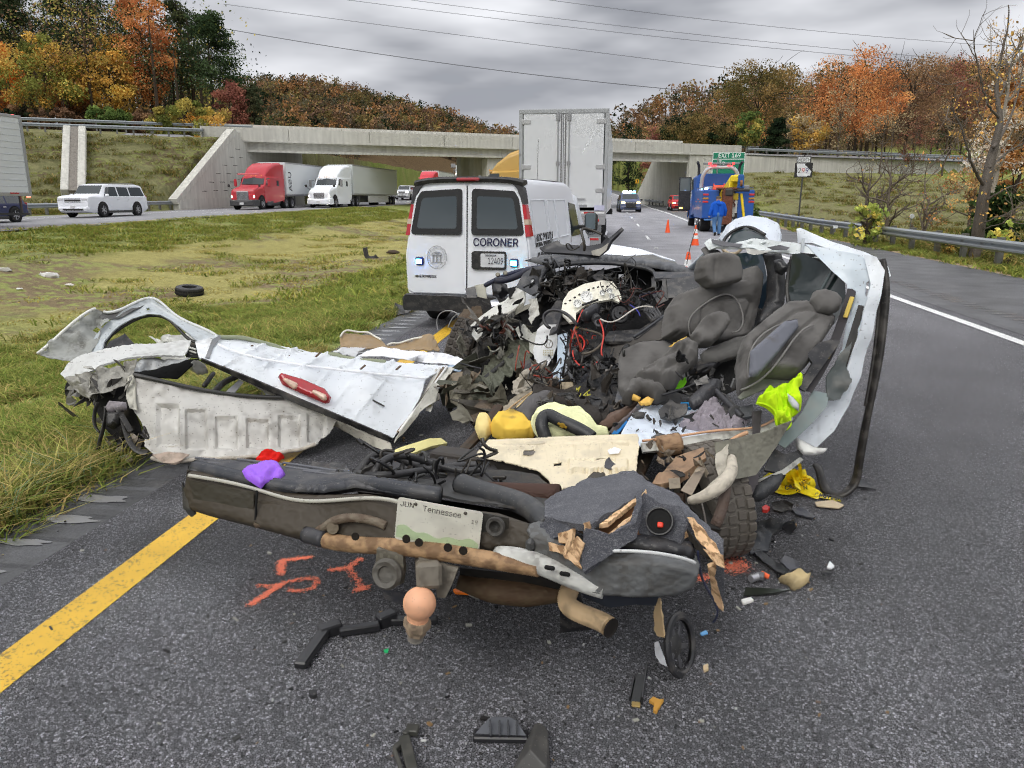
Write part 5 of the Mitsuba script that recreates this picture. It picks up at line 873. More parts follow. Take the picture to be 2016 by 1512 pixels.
part(lp,'green_band',prism([(-.146,-.068)] + [(x,-.046 + .018 * math.exp(-((x + .13) / .06) ** 2) + .01 * math.sin(x * 40) ** 2 + .012 * math.exp(-((x - .1) / .05) ** 2)) for x in np.linspace(-.146,.146,40)] + [(.146,-.068)],.0006,PMx @ mat4((0,0,.003))),lin((172,190,150)),'satin',smooth=False)
for x in (-.085,.09): part(lp,'bolt',sphere((PMx @ [x,.062,.004,1])[:3],.006,1),(.08,.07,.06),'metal')
part(wk,'hitch_socket',tf(lathe([(.012,-.01),(.03,-.005),(.034,.012),(.03,.02),(.02,.018),(.016,.0),(0,-.02)],18),frame(at(977,1036,2.385),(1,-.3,0),(0,.25,.95))),(.045,.043,.04),'dirty',grime=.5)
PL('socket_plate',[(950,1010,2.44),(1000,1020,2.41),(1003,1068,2.40),(948,1060,2.42)],(.03,.028,.025),'dirty',.012,e=6,g=dict(grime=.5))
part(wk,'rubber_stop',box((0,0,0),(.03,.03,.04),.01,mat4(at(1044,1072,2.32),-20)),(.05,.05,.05),'satin')
PL('hitch_plate',[(742,1080,2.46),(792,1090,2.44),(795,1120,2.43),(790,1150,2.42),(768,1160,2.43),(744,1150,2.45),(738,1120,2.46)],lin((125,120,108)),'dirty',.03,e=6,g=dict(grime=.55))
PL('hitch_plate',[(824,1098,2.40),(902,1118,2.36),(890,1150,2.355),(876,1178,2.35),(860,1176,2.355),(858,1140,2.37),(838,1135,2.385),(822,1140,2.40)],lin((128,122,110)),'dirty',.02,e=6,g=dict(grime=.5))
part(wk,'hitch_receiver',beam(at(845,1135,2.30),at(838,1095,2.75),.085,.085,.012),lin((110,104,94)),'dirty',grime=.5)
part(wk,'connector',tf(lathe([(0,.0),(.05,.0),(.055,.02),(.045,.035),(.03,.03),(.028,.02),(0,.02)],22),frame(at(766,1128,2.42),(1,-.3,0),(0,.25,.95))),lin((96,94,88)),'dirty',grime=.4)
q0 = at(826,1188,2.28); ax = unit(at(816,1250,2.30) - at(828,1150,2.28)); fb = frame(q0,unit(np.cross([0,1,0.0],ax)),np.cross(ax,unit(np.cross([0,1,0.0],ax))),ax)
tb = part(wk,'tow_ball',tf(lathe([(0,-.054)] + [(.0545 * math.sin(a),-.0545 * math.cos(a)) for a in np.linspace(.2,2.35,14)] + [(.036,.048),(.036,.066),(0,.066)],28),fb),lin((226,168,132)),'satin',grime=.18,label='pale pink rubber covered tow ball hanging under the bumper')
part(tb,'nut',tf(lathe([(0,.06),(.044,.06),(.046,.07),(.046,.092),(.040,.096),(.034,.1),(.034,.118),(0,.118)],6),fb),lin((158,138,116)),'dirty',grime=.4)
part(tb,'stud',tf(lathe([(0,.11),(.027,.11),(.027,.142),(.02,.147),(0,.147)],14),fb),lin((150,145,138)),'dirty',grime=.4)
ex = TB('exhaust_pipe',[(1128,1120,2.52),(1122,1160,2.44),(1118,1190,2.38),(1140,1206,2.34),(1170,1218,2.30),(1200,1234,2.25)],.033,lin((196,168,132)),'dirty',44,16,g=dict(grime=.5),label='tan dust coated exhaust pipe with rust spots'); a_,b_ = at(1196,1232,2.255),at(1202,1236,2.245)
part(ex,'pipe_mouth',tf(lathe([(0,.0),(.029,.0),(.034,.004),(.034,.0)],18),frame(b_,np.cross(unit(b_ - a_),(0,0,1)),(0,0,1),unit(b_ - a_))),(.02,.017,.015),'matte')
TB('muffler',[(905,1140,2.58),(960,1152,2.56),(1060,1160,2.52),(1115,1160,2.5)],[.05,.085,.09,.06],lin((88,72,52)),'rust',30,14,g=dict(grime=.7),flat=.6,label='mud caked muffler under the bumper')
PL('mud_flap',[(1102,1155,2.6),(1140,1165,2.55),(1165,1240,2.62),(1103,1246,2.68)],(.016,.016,.018),'satin',.006)
PL('fuel_shield',[(1130,1150,2.55),(1300,1165,2.4),(1290,1195,2.45),(1250,1190,2.5),(1200,1195,2.52),(1150,1180,2.56)],lin((58,62,72)),'plastic',.006,crump=.03)
PL('valance',[(905,1118,2.55),(1120,1140,2.42),(1120,1168,2.45),(905,1150,2.58)],(.02,.019,.018),'dirty',.01,g=dict(grime=.5))
PL('shield',[(752,1160,2.5),(800,1168,2.48),(792,1192,2.52),(756,1178,2.54)],lin((60,61,66)),'satin',.004)
PL('frame_cover',[(690,938,3.25),(780,925,3.35),(880,945,3.2),(960,965,3.0),(1080,985,2.8),(1060,1015,2.66),(980,995,2.66),(880,975,2.8),(770,955,3.0)],lin((58,57,57)),'dirty',.012,g=dict(grime=.35),crump=.02)
PL('frame_plate',[(720,915,3.5),(850,900,3.6),(960,905,3.6),(1000,940,3.3),(1090,962,3.1),(1080,985,2.9),(960,965,3.05),(830,940,3.2),(740,940,3.3)],lin((50,49,50)),'dirty',.01,g=dict(grime=.3),crump=.03)
PL('frame_plate',[(890,915,3.45),(1060,935,3.3),(1100,965,3.05),(1010,968,3.02),(900,950,3.15)],(.018,.018,.019),'dirty',.012,crump=.03)
for a in ([(735,950,3.1),(740,925,3.12),(770,900,3.2),(830,905,3.3),(900,925,3.3),(950,922,3.3)],[(695,945,3.15),(712,920,3.2),(745,893,3.3),(790,905,3.35),(840,922,3.35)],[(700,930,3.2),(760,935,3.1),(840,925,3.25),(940,915,3.4)]): TB('wiring_hose',a,.017,lin((46,46,48)),'satin',50,8)
PL('bracket',[(858,905,3.4),(880,900,3.42),(884,935,3.3),(862,940,3.28)],lin((66,64,62)),'dirty',.02,e=5)
PL('bracket',[(700,945,3.05),(770,950,3.0),(772,975,2.92),(704,968,2.98)],lin((62,58,54)),'dirty',.02,e=5,g=dict(grime=.5))
PL('scrap_panel',[(614,905,3.75),(680,912,3.6),(700,945,3.3),(650,930,3.4),(612,925,3.55)],(.015,.015,.016),'satin',.008,crump=.04)
TB('steel_tube',[(925,965,3.2),(980,970,3.0),(1100,975,2.85)],.045,lin((70,48,40)),'rust',16,12)
def ribs_cream(xy):
    x,y = xy[:,0],xy[:,1]; r = np.zeros(len(xy)); g = lambda d,w: np.exp(-(d / w) ** 2)
    yl = 883 + (x - 960) * -.035; r += .012 * g(y - yl,3) * (x > 950) * (x < 1235); r += .010 * g(y - (870 - (x - 960) * .02),3) * .8
    for k in range(9): r += .006 * g(x - (1000 + 26 * k),2.5) * ((y > yl) & (y < yl + 30))
    r += .02 * ((x > 1120) & (x < 1235) & (y > 910) & (y < 930)) + .012 * g(y - 908 - .0 * x,3) * (x > 1100); r -= .018 * g((x - 1030) / 3 - (y - 938) / 1.2,2.2); return r
tr_ = thing('trim_panel','large cream plastic door trim panel lying face down across the torn bed','trim panel'); cream = lin((216,204,176))
PL('panel',[(962,870,3.62),(1100,862,3.60),(1255,856,3.55),(1258,880,3.50),(1248,950,3.22),(1200,960,3.20),(1110,962,3.2),(1095,968,3.18),(1080,945,3.28),(1060,928,3.34),(1010,914,3.42),(965,905,3.48),(936,898,3.52),(945,885,3.56)],cream,'satin',.008,parent=tr_,ribs=ribs_cream,e=4,rim=.006,holes=[[(1032,888,3.53),(1052,888,3.53),(1052,894,3.51),(1032,894,3.51)],[(1090,914,3.41),(1106,912,3.41),(1106,918,3.39),(1090,920,3.39)],[(1174,906,3.43),(1192,904,3.43),(1192,908,3.42),(1174,910,3.42)]],g=dict(grime=.25),jag=.7)
PL('edge_flange',[(962,868,3.63),(1072,861,3.61),(1072,873,3.56),(958,880,3.58)],cream * .85,'satin',.01,parent=tr_,e=5); PL('edge_flange',[(1078,860,3.61),(1254,854,3.56),(1252,864,3.53),(1078,872,3.57)],cream * .92,'satin',.01,parent=tr_,e=5)
PL('insert',[(1030,889,3.51),(1054,888,3.51),(1053,893,3.5),(1046,896,3.49),(1030,895,3.49)],(.10,.09,.08),'satin',.004,parent=tr_,e=4)
PL('plastic_scrap',[(1192,905,3.36),(1200,900,3.36),(1206,908,3.36),(1212,912,3.35),(1208,924,3.32),(1198,922,3.32),(1190,918,3.33)],lin((70,70,74)),'satin',.004,parent=tr_,e=4,crump=.02)
PL('white_smear',[(1196,886,3.45),(1210,880,3.47),(1222,884,3.46),(1218,892,3.43),(1200,894,3.43)],lin((225,226,228)),'satin',.003,parent=tr_,e=4,g={})
sb = thing('speaker_box','broken speaker box in grey carpet with splintered wood showing, lying on the bumper','speaker box'); CAR = lin((92,94,100)); WOOD = lin((206,172,134)); FUZZ = dict(grime=0,smooth=30)
PL('carpet_top',[(1072,988,2.52),(1158,938,2.76),(1246,932,2.84),(1330,968,2.7),(1372,1012,2.50),(1425,1062,2.32),(1425,1095,2.24),(1380,1060,2.30),(1348,1012,2.36),(1300,995,2.40),(1262,968,2.44),(1190,1015,2.28),(1162,1032,2.22),(1122,1026,2.28),(1072,1016,2.40)],CAR * .8,'carpet',.03,parent=sb,e=5,crump=.02,cs=7,g=FUZZ,jag=.6)
PL('carpet_front',[(1152,1040,2.19),(1200,1052,2.17),(1248,1030,2.20),(1262,985,2.30),(1268,965,2.38),(1252,1060,2.18),(1205,1090,2.14),(1162,1118,2.12),(1150,1128,2.12),(1145,1105,2.15),(1148,1060,2.18)],CAR * .6,'carpet',.025,parent=sb,e=5,crump=.015,g=FUZZ,jag=.6)
PL('carpet_side',[(1268,968,2.36),(1300,992,2.33),(1345,1000,2.30),(1352,1030,2.24),(1338,1070,2.22),(1300,1068,2.25),(1258,1050,2.28),(1256,1000,2.32)],CAR * .62,'carpet',.025,parent=sb,e=5,crump=.02,g=FUZZ,jag=.6)
PL('carpet_flap',[(1072,1016,2.38),(1120,1026,2.30),(1122,1050,2.26),(1085,1062,2.30),(1060,1042,2.36),(1062,1030,2.38)],CAR * .6,'carpet',.015,parent=sb,e=5,crump=.04,g=FUZZ,jag=1)
def WD(out,th=.018,c=1.0,**k): PL('wood_splinter',out,WOOD * c,'wood',th,parent=sb,e=5,jag=.8,g=dict(grime=.35),**k)
WD([(1180,1032,2.24),(1262,972,2.40),(1272,963,2.42),(1270,972,2.40),(1196,1030,2.24)],.02,1.25); WD([(1198,1050,2.2),(1250,1008,2.27),(1262,980,2.34),(1258,1010,2.27),(1232,1030,2.22),(1205,1058,2.18)],.015)
WD([(1080,1068,2.26),(1112,1076,2.23),(1108,1090,2.22),(1082,1084,2.25)]); WD([(1108,1092,2.2),(1118,1045,2.24),(1128,1040,2.23),(1126,1060,2.21),(1112,1100,2.18)]); WD([(1112,1098,2.17),(1136,1055,2.18),(1150,1070,2.16),(1140,1105,2.15),(1146,1118,2.13),(1125,1105,2.15)],.012); WD([(1098,1050,2.27),(1120,1044,2.25),(1116,1070,2.23),(1100,1068,2.25)],.02,.9)
WD([(1148,1030,2.21),(1156,1028,2.2),(1168,1062,2.18),(1158,1068,2.18)]); WD([(1352,1018,2.32),(1362,1018,2.31),(1410,1072,2.22),(1424,1102,2.17),(1410,1100,2.18),(1372,1062,2.26)],.025,1.25); WD([(1384,1080,2.2),(1420,1092,2.15),(1428,1118,2.13),(1410,1112,2.14)],.02); WD([(1256,1000,2.33),(1264,1012,2.31),(1270,1050,2.28),(1258,1044,2.29)],.012,.7); WD([(1300,1062,2.26),(1352,1048,2.24),(1356,1056,2.25),(1310,1076,2.25)],.012,.8)
WD([(1394,1118,2.16),(1412,1110,2.15),(1408,1140,2.18),(1420,1180,2.22),(1424,1204,2.24),(1414,1196,2.24),(1400,1168,2.22),(1398,1140,2.18)],.02,1.0); PL('carpet_strip',[(1410,1112,2.14),(1424,1120,2.13),(1426,1160,2.18),(1424,1190,2.22),(1412,1150,2.18)],CAR * .62,'carpet',.01,parent=sb,e=5,g=FUZZ)
PL('inner_shadow_board',[(1165,1052,2.30),(1255,990,2.42),(1300,1000,2.42),(1340,1050,2.34),(1290,1080,2.32),(1200,1085,2.26)],lin((120,84,56)),'matte',.012,parent=sb)
o = at(1299,1026,2.262); sm = frame(o,(.9,-.4,.1),(.1,.45,.85)); spk = part(sb,'speaker_port',tf(lathe([(.016,.0),(.036,.0),(.04,.008),(.044,.008),(.046,0)],26),sm) ,(.02,.02,.021),'plastic'); part(spk,'port_inside',tf(lathe([(0,.001),(.037,.001)],20),sm),(.012,.012,.012),'matte'); part(spk,'red_terminal',tf(box((.004,-.012,.008),(.018,.017,.014),.003),sm),lin((225,60,35)),'plastic')
rwM = mat4((*at(1398,1040,3.64)[:2],.275),s=.83) @ rot(rz=10,ry=-8); kx = part(wk,'rear_tyre',tf(lathe([(.21,-.12),(.31,-.125),(.335,-.11),(.345,-.08),(.347,0),(.345,.08),(.335,.11),(.31,.125),(.21,.12)],40),rwM @ rot(ry=90)),lin((104,99,92)),'dirty',grime=.4,label='mud dusted rear tyre beside the orange paint mark')
part(kx,'tread_block',cat([tf(box((y,0,.346),(.046,.055,.018),.004),rwM @ trimesh.transformations.rotation_matrix(a + .04 * (i % 2),(1,0,0))) for a in np.linspace(0,2 * np.pi,30,endpoint=False) for i,y in enumerate((-.09,-.03,.03,.09))]),lin((98,93,86)),'matte',grime=.3)
part(kx,'rim',tf(cat(lathe([(0,.02),(.08,.05),(.2,.02),(.215,.1)],24),lathe([(0,-.05),(.2,-.03),(.215,-.1)],24)),rwM @ rot(ry=-90)),(.18,.17,.16),'dirty',grime=.5)
TB('arch_lip',[(1360,985,3.1),(1395,972,3.05),(1425,950,3.1),(1440,925,3.2),(1440,900,3.3)],[.02,.03,.03,.02],lin((190,182,166)),'dirty',30,8,g=dict(grime=.4),label='bent white wheel arch lip')
PL('inner_arch',[(1388,978,3.15),(1420,940,3.2),(1432,905,3.3),(1440,880,3.4),(1425,885,3.45),(1408,900,3.35),(1412,935,3.25),(1380,970,3.2)],lin((178,172,158)),'dirty',.004,e=6,crump=.03,g=dict(grime=.4))
PL('frame_member',[(1282,948,3.35),(1330,900,3.55),(1385,885,3.6),(1390,905,3.5),(1350,930,3.4),(1300,952,3.3)],lin((150,122,96)),'dirty',.05,e=7,crump=.04,g=dict(grime=.5),label='dusty bent frame rail tip')
PL('cardboard_strip',[(1340,965,3.2),(1375,918,3.4),(1390,922,3.4),(1362,975,3.15)],lin((140,128,112)),'dirty',.004); PL('cardboard_strip',[(1316,942,3.3),(1338,940,3.3),(1340,960,3.22),(1318,962,3.22)],lin((132,120,104)),'dirty',.004)
TB('can',[(1296,880,3.7),(1338,872,3.72)],.055,lin((158,128,98)),'rust',8,16,g=dict(grime=.4)); TB('shock_absorber',[(1408,1035,3.05),(1425,985,3.1),(1428,955,3.15)],.025,lin((92,78,70)),'rust',10,10)
TB('brake_line',[(1380,985,3.05),(1388,1020,3.02),(1392,1050,3.0)],.005,(.1,.09,.08),'satin',8,5)
PL('wheel_well',[(1340,920,3.7),(1440,900,3.7),(1470,960,3.6),(1460,1050,3.4),(1400,1040,3.3),(1360,1000,3.4)],(.03,.028,.026),'dirty',.01,g=dict(grime=.4))
PL('bed_floor',[(1222,856,3.9),(1252,800,4.3),(1300,795,4.5),(1360,800,4.5),(1440,830,4.3),(1500,850,4.1),(1420,862,3.9),(1330,876,3.75),(1262,880,3.75)],lin((205,214,226)),'wpaint',.006,crump=.05,cs=4,e=6,g=dict(grime=.2),label='crumpled bluish white floor panel')
PL('floor_lip',[(1262,872,3.72),(1340,862,3.78),(1420,850,3.85),(1500,840,4.0),(1560,818,4.1),(1562,826,4.08),(1500,852,3.96),(1420,866,3.82),(1340,882,3.72),(1266,890,3.68)],lin((196,196,188)),'dirty',.02,e=6,g=dict(grime=.35))
TB('copper_strip',[(1265,868,3.70),(1340,858,3.76),(1420,847,3.83),(1500,838,3.98),(1525,825,4.05)],.007,lin((205,160,125)),'satin',24,6); TB('copper_strip',[(1428,885,3.6),(1440,868,3.72),(1470,852,3.85)],.012,lin((205,160,125)),'satin',12,6)
PL('side_skirt',[(1405,872,3.40),(1500,852,3.55),(1560,828,3.7),(1530,880,3.6),(1490,935,3.45),(1440,945,3.32),(1408,900,3.36)],lin((120,118,106)),'dirty',.01,g=dict(grime=.4),crump=.02)
PL('seat_belt',[(1480,810,4.0),(1500,808,4.0),(1496,860,3.9),(1494,920,3.75),(1492,985,3.6),(1472,985,3.6),(1476,900,3.78),(1482,850,3.9)],lin((88,84,86)),'fabric',.003,e=6)
PW('insulation',[(1336,838,4.12),(1372,812,4.2),(1406,782,4.32),(1420,805,4.25),(1440,820,4.2),(1470,812,4.2),(1478,826,4.1),(1440,858,3.98),(1390,856,4.0),(1350,850,4.05)],.05,lin((150,142,150)),'carpet',back=.02,w=10,e=2.5,crump=.10,cs=34,grime=.5,label='lilac grey fluffy insulation')
PW('carpet_roll',[(1198,850,4.1),(1240,812,4.25),(1256,795,4.35),(1262,805,4.3),(1240,830,4.2),(1215,856,4.05)],.04,lin((118,110,110)),'fabric',w=8,e=5,crump=.03,cs=20,grime=.4)
PW('brown_cover',[(1172,838,4.3),(1225,810,4.45),(1260,790,4.5),(1254,804,4.45),(1216,834,4.25),(1186,848,4.2)],.03,lin((92,74,64)),'fabric',w=10,e=6,crump=.02)
PL('dark_trim',[(1296,812,4.2),(1318,784,4.3),(1352,800,4.22),(1350,815,4.18),(1322,826,4.12),(1300,822,4.15)],(.03,.029,.028),'satin',.02,e=6,crump=.05,jag=1)
PL('dark_trim',[(1282,858,3.85),(1300,850,3.9),(1330,862,3.82),(1326,872,3.76),(1290,872,3.76)],(.035,.034,.034),'satin',.01,e=5,crump=.05,jag=1)
for i in range(9):
    r_ = np.random.default_rng(i); TB('blue_wire',[(1345 + r_.uniform(-5,5),795 + r_.uniform(-3,3),4.3),(1362 + r_.uniform(-6,6),800 + r_.uniform(-7,7),4.25),(1380 + r_.uniform(-5,5),792 + r_.uniform(-7,7),4.3),(1392 + r_.uniform(-6,5),800 + r_.uniform(-7,7),4.25)],.0045,lin((28,120,175)),'plastic',14,5)
for i in range(4): TB('blue_strap',[(1206 + i * 3,855,4.05),(1222 + i * 3,836,4.12),(1240 + i * 2,822,4.2),(1256 + i * 2,812,4.25)],.006,lin((35,125,195)),'plastic',14,5)
PW('hose_end',[(1236,822,4.2),(1255,810,4.22),(1272,812,4.2),(1268,822,4.15),(1248,826,4.15)],.02,(.04,.038,.036),'satin',w=8,e=4)
SEAT = lin((104,102,100)); SGR = dict(grime=.28)
def seam_line(pts,depth=.012,w=3.0):
    def f(xy):
        d = sh_dist(LineString(pts),sh_points(xy)); return -depth * np.exp(-(d / w) ** 2)
    return f
st1 = PW('front_seat_back',[(1310,645,5.0),(1318,605,5.05),(1338,578,5.1),(1385,562,5.2),(1452,555,5.3),(1460,532,5.4),(1475,526,5.45),(1490,545,5.45),(1482,600,5.4),(1470,650,5.3),(1462,668,5.2),(1400,682,5.0),(1340,668,4.95),(1312,660,4.95)],.10,SEAT,back=.10,w=17,p=3.0,e=3,crump=.025,cs=10,seam=seam_line([(1362,668),(1366,615),(1380,602),(1450,590),(1458,600),(1440,660)],.022,3.2),**SGR,label='grey cloth front seat back')
part(wk,'front_headrest',pillow([(1372,550,5.06),(1371,530,5.08),(1378,506,5.1),(1400,498,5.12),(1432,498,5.14),(1448,508,5.15),(1454,535,5.14),(1452,556,5.12),(1420,565,5.08),(1392,568,5.05)],.10,.08,17,3,p=3.0,seam=seam_line([(1400,500),(1394,530),(1394,566)],.012,2.4)),SEAT * 1.02,'fabric',smooth=True,**SGR)
PW('front_seat_cushion',[(1215,735,4.95),(1222,705,5.05),(1260,685,5.1),(1310,684,5.1),(1340,700,5.0),(1310,740,4.8),(1270,790,4.6),(1232,795,4.6),(1218,780,4.75)],.09,SEAT * 1.0,back=.08,w=15,p=2.8,e=4,crump=.02,cs=10,**SGR)
PW('centre_armrest',[(1358,662,4.78),(1385,625,4.85),(1408,616,4.88),(1428,622,4.88),(1434,640,4.85),(1420,662,4.8),(1398,682,4.75),(1372,684,4.74)],.09,SEAT * 1.12,back=.07,w=16,p=2.6,e=3,**SGR,label='upright grey centre armrest')
PW('torn_seat_cover',[(1222,795,4.42),(1240,752,4.5),(1262,730,4.55),(1300,708,4.62),(1330,680,4.68),(1352,668,4.7),(1374,685,4.68),(1374,712,4.6),(1345,735,4.52),(1330,765,4.44),(1308,770,4.42),(1315,785,4.36),(1290,792,4.34),(1262,775,4.42),(1240,798,4.38)],.09,SEAT * .92,back=.06,w=22,e=3,crump=.13,cs=12,seam=lambda xy: seam_line([(1242,745),(1290,752),(1312,772)],.06,4)(xy) + seam_line([(1270,735),(1330,700)],.03,4)(xy) + seam_line([(1290,760),(1340,715),(1350,690)],.03,4)(xy),**SGR,label='ripped seat cover spilling yellow foam')
for out in ([(1316,682,4.66),(1340,668,4.68),(1352,662,4.69),(1352,670,4.67),(1325,684,4.64)],[(1242,772,4.40),(1262,782,4.37),(1258,792,4.35),(1244,788,4.37)],[(1256,792,4.34),(1275,780,4.36),(1288,786,4.34),(1282,797,4.31),(1262,800,4.31)]): PW('foam',out,.015,lin((224,182,96)),'matte',w=5,e=3,crump=.02,cs=30,grime=.35)
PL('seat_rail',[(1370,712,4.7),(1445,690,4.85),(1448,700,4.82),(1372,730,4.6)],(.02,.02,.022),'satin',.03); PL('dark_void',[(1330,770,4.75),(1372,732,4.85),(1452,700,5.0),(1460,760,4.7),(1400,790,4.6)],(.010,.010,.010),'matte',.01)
PW('rear_seat_base',[(1352,742,4.62),(1346,725,4.68),(1400,712,4.75),(1440,690,4.9),(1432,708,4.85),(1400,732,4.68)],.04,lin((40,40,43)),'satin',back=.04,w=10,e=5)
PW('seat_blanket',[(1378,700,4.75),(1392,690,4.82),(1440,672,5.0),(1490,655,5.1),(1496,662,5.05),(1462,680,4.85),(1452,700,4.75),(1410,712,4.7),(1380,716,4.7)],.04,SEAT * .85,w=10,e=4,crump=.05,cs=9,**SGR)
st2 = PW('rear_seat_back',[(1450,762,4.12),(1450,710,4.2),(1460,672,4.28),(1520,622,4.48),(1545,605,4.55),(1580,604,4.56),(1620,622,4.52),(1642,636,4.46),(1620,670,4.36),(1588,720,4.25),(1560,745,4.15),(1505,740,4.1),(1468,768,4.06),(1455,770,4.08)],.09,SEAT * .98,back=.12,w=15,p=3.0,e=3,crump=.02,cs=10,seam=lambda xy: seam_line([(1474,745),(1478,690),(1555,632),(1580,626),(1640,640)],.022,3.2)(xy) + seam_line([(1500,742),(1560,672),(1600,640)],.02,3)(xy),**SGR,label='grey cloth rear seat back, leaning')
PW('seat_insert',[(1474,742,3.95),(1477,692,4.02),(1545,632,4.25),(1568,628,4.30),(1572,644,4.28),(1528,700,4.06),(1490,742,3.95)],.02,lin((106,108,116)),'matte',back=.02,w=8,e=5,grime=.15)
PL('seat_board',[(1452,782,4.05),(1492,742,4.12),(1560,744,4.2),(1586,735,4.25),(1540,760,4.1),(1500,768,4.05),(1458,786,4.02)],lin((96,100,88)),'satin',.01)
part(wk,'rear_headrest',pillow([(1594,592,4.46),(1600,576,4.5),(1620,572,4.52),(1645,580,4.5),(1657,594,4.46),(1652,610,4.42),(1635,618,4.4),(1610,614,4.42)],.06,.06,16,3),SEAT * 1.02,'fabric',smooth=True,**SGR)
for q_ in ([(1362,668,4.845),(1366,616,4.93),(1382,602,4.96),(1450,590,5.12),(1457,602,5.1),(1442,655,4.98)],): TB('seat_seam',q_,.006,SEAT * 1.35,'fabric',40,5)
for q_ in ([(1474,745,3.99),(1479,690,4.09),(1554,632,4.34),(1580,626,4.40),(1636,640,4.36)],[(1458,768,4.0),(1505,741,4.02),(1560,672,4.16),(1602,640,4.30)]): TB('seat_seam',q_,.006,SEAT * 1.35,'fabric',40,5)
for x in (1601,1628): TB('headrest_post',[(x,606,4.5),(x - 4,622,4.5)],.006,(.4,.4,.4),'chrome',4,6)
PL('rear_quarter_panel',[(1700,500,4.55),(1725,505,4.5),(1742,530,4.46),(1735,580,4.4),(1715,660,4.35),(1695,740,4.3),(1672,800,4.25),(1640,850,4.18),(1610,880,4.12),(1600,892,4.1),(1572,885,4.1),(1566,862,4.12),(1580,842,4.15),(1615,810,4.2),(1655,765,4.25),(1678,700,4.3),(1700,620,4.36),(1714,560,4.44)],WPAINT,'wpaint',.012,e=7,crump=.025,cs=3,g=dict(grime=.22),label='white rear cab corner panel bent inward')
PL('pillar_inner',[(1585,480,4.75),(1640,490,4.7),(1690,500,4.6),(1720,520,4.5),(1725,560,4.46),(1700,630,4.4),(1678,700,4.34),(1650,760,4.28),(1630,765,4.3),(1655,690,4.42),(1672,620,4.5),(1668,560,4.56),(1640,535,4.62)],lin((196,206,214)),'wpaint',.008,e=6,crump=.03,cs=5,holes=[[(1704,556,4.48),(1711,552,4.47),(1712,566,4.46),(1706,584,4.45),(1702,580,4.46)]],g=dict(grime=.15))
PL('rear_window_glass',[(1560,500,4.95),(1580,498,4.9),(1662,540,4.7),(1666,600,4.62),(1640,640,4.6),(1560,605,4.85),(1552,570,4.95)],(.018,.026,.026),'glass',.005,g={})
part(wk,'window_reflection_bar',tube(line([(1602,600,4.74),(1640,530,4.70)]),.012,6),lin((70,80,80)),'glass')
TB('window_seal',[(1556,605,4.9),(1552,560,4.98),(1562,505,5.0)],.02,(.014,.014,.015),'satin',14,8,flat=.5)
TB('door_edge',[(1582,470,5.0),(1572,540,5.02),(1558,612,5.02)],.012,lin((205,210,216)),'wpaint',12,8)
PL('roof_rail',[(1386,478,5.6),(1398,468,5.62),(1440,478,5.5),(1480,470,5.4),(1560,478,5.12),(1620,490,4.92),(1662,498,4.76),(1650,515,4.74),(1600,505,4.9),(1540,496,5.12),(1470,488,5.35),(1410,485,5.5),(1395,492,5.54)],lin((200,206,206)),'wpaint',.02,e=5,crump=.03,cs=6,holes=[[(1472,478,5.38),(1479,475,5.37),(1480,479,5.37),(1474,481,5.38)],[(1499,480,5.3),(1508,477,5.28),(1508,481,5.28),(1501,483,5.3)]],g=dict(grime=.15),label='torn white roof rail across the top of the cab')
PL('roof_rail_lining',[(1380,490,5.6),(1395,482,5.62),(1410,490,5.56),(1430,500,5.5),(1440,512,5.48),(1420,505,5.5),(1405,512,5.5),(1392,505,5.55)],(.03,.03,.032),'satin',.02,e=5,crump=.04,jag=1)
for out in ([(1400,470,5.56),(1440,478,5.44),(1462,480,5.38),(1456,486,5.37),(1420,484,5.46),(1402,478,5.53)],[(1510,487,5.2),(1535,482,5.12),(1554,487,5.06),(1548,492,5.05),(1520,492,5.16)]): PL('adhesive_strip',out,lin((100,100,104)),'matte',.006,e=4)
PL('headliner_scrap',[(1466,488,5.3),(1500,494,5.2),(1522,492,5.15),(1500,500,5.2),(1482,502,5.25),(1470,498,5.28)],lin((214,214,208)),'matte',.004,e=4,crump=.04)
PL('roof_skin',[(1568,450,5.3),(1575,448,5.3),(1640,476,4.95),(1700,495,4.65),(1722,505,4.55),(1724,514,4.52),(1680,508,4.66),(1640,492,4.85),(1600,478,5.05),(1570,478,5.25)],WPAINT,'wpaint',.012,e=6,crump=.012,g=dict(grime=.08))
PL('torn_bracket',[(1640,505,4.76),(1690,510,4.6),(1722,540,4.5),(1712,555,4.5),(1690,545,4.55),(1668,540,4.62),(1650,530,4.68)],lin((150,158,160)),'wpaint',.008,e=5,crump=.06,cs=7,jag=1)
PL('far_door_frame',[(1416,470,6.0),(1430,445,6.05),(1448,432,6.08),(1475,425,6.05),(1510,430,5.9),(1532,440,5.75),(1537,460,5.65),(1535,485,5.6),(1520,480,5.65),(1505,462,5.75),(1480,450,5.9),(1455,450,6.0),(1440,458,6.02),(1425,480,6.0)],lin((205,212,222)),'wpaint',.03,e=5,rim=.006,g=dict(grime=.06),label='white door frame standing beyond the cab')
PL('far_door_window',[(1428,482,5.98),(1442,460,6.0),(1460,452,5.98),(1485,455,5.88),(1505,466,5.75),(1515,485,5.66),(1470,490,5.8)],(.03,.045,.05),'glass',.005,g={})
TB('door_window_seal',[(1424,482,5.97),(1440,457,6.0),(1460,448,5.98),(1484,450,5.88),(1506,462,5.73)],.012,(.012,.012,.013),'satin',24,8)
PL('far_window_glass',[(1440,500,5.8),(1500,495,5.6),(1512,560,5.5),(1508,610,5.45),(1484,605,5.5),(1488,545,5.6),(1470,528,5.7),(1448,540,5.75)],(.018,.036,.055),'glass',.006,g={})
TB('grab_ring',[(1422,488,5.7),(1432,498,5.68),(1450,498,5.64),(1460,488,5.62)],.012,lin((180,165,140)),'matte',16,8)
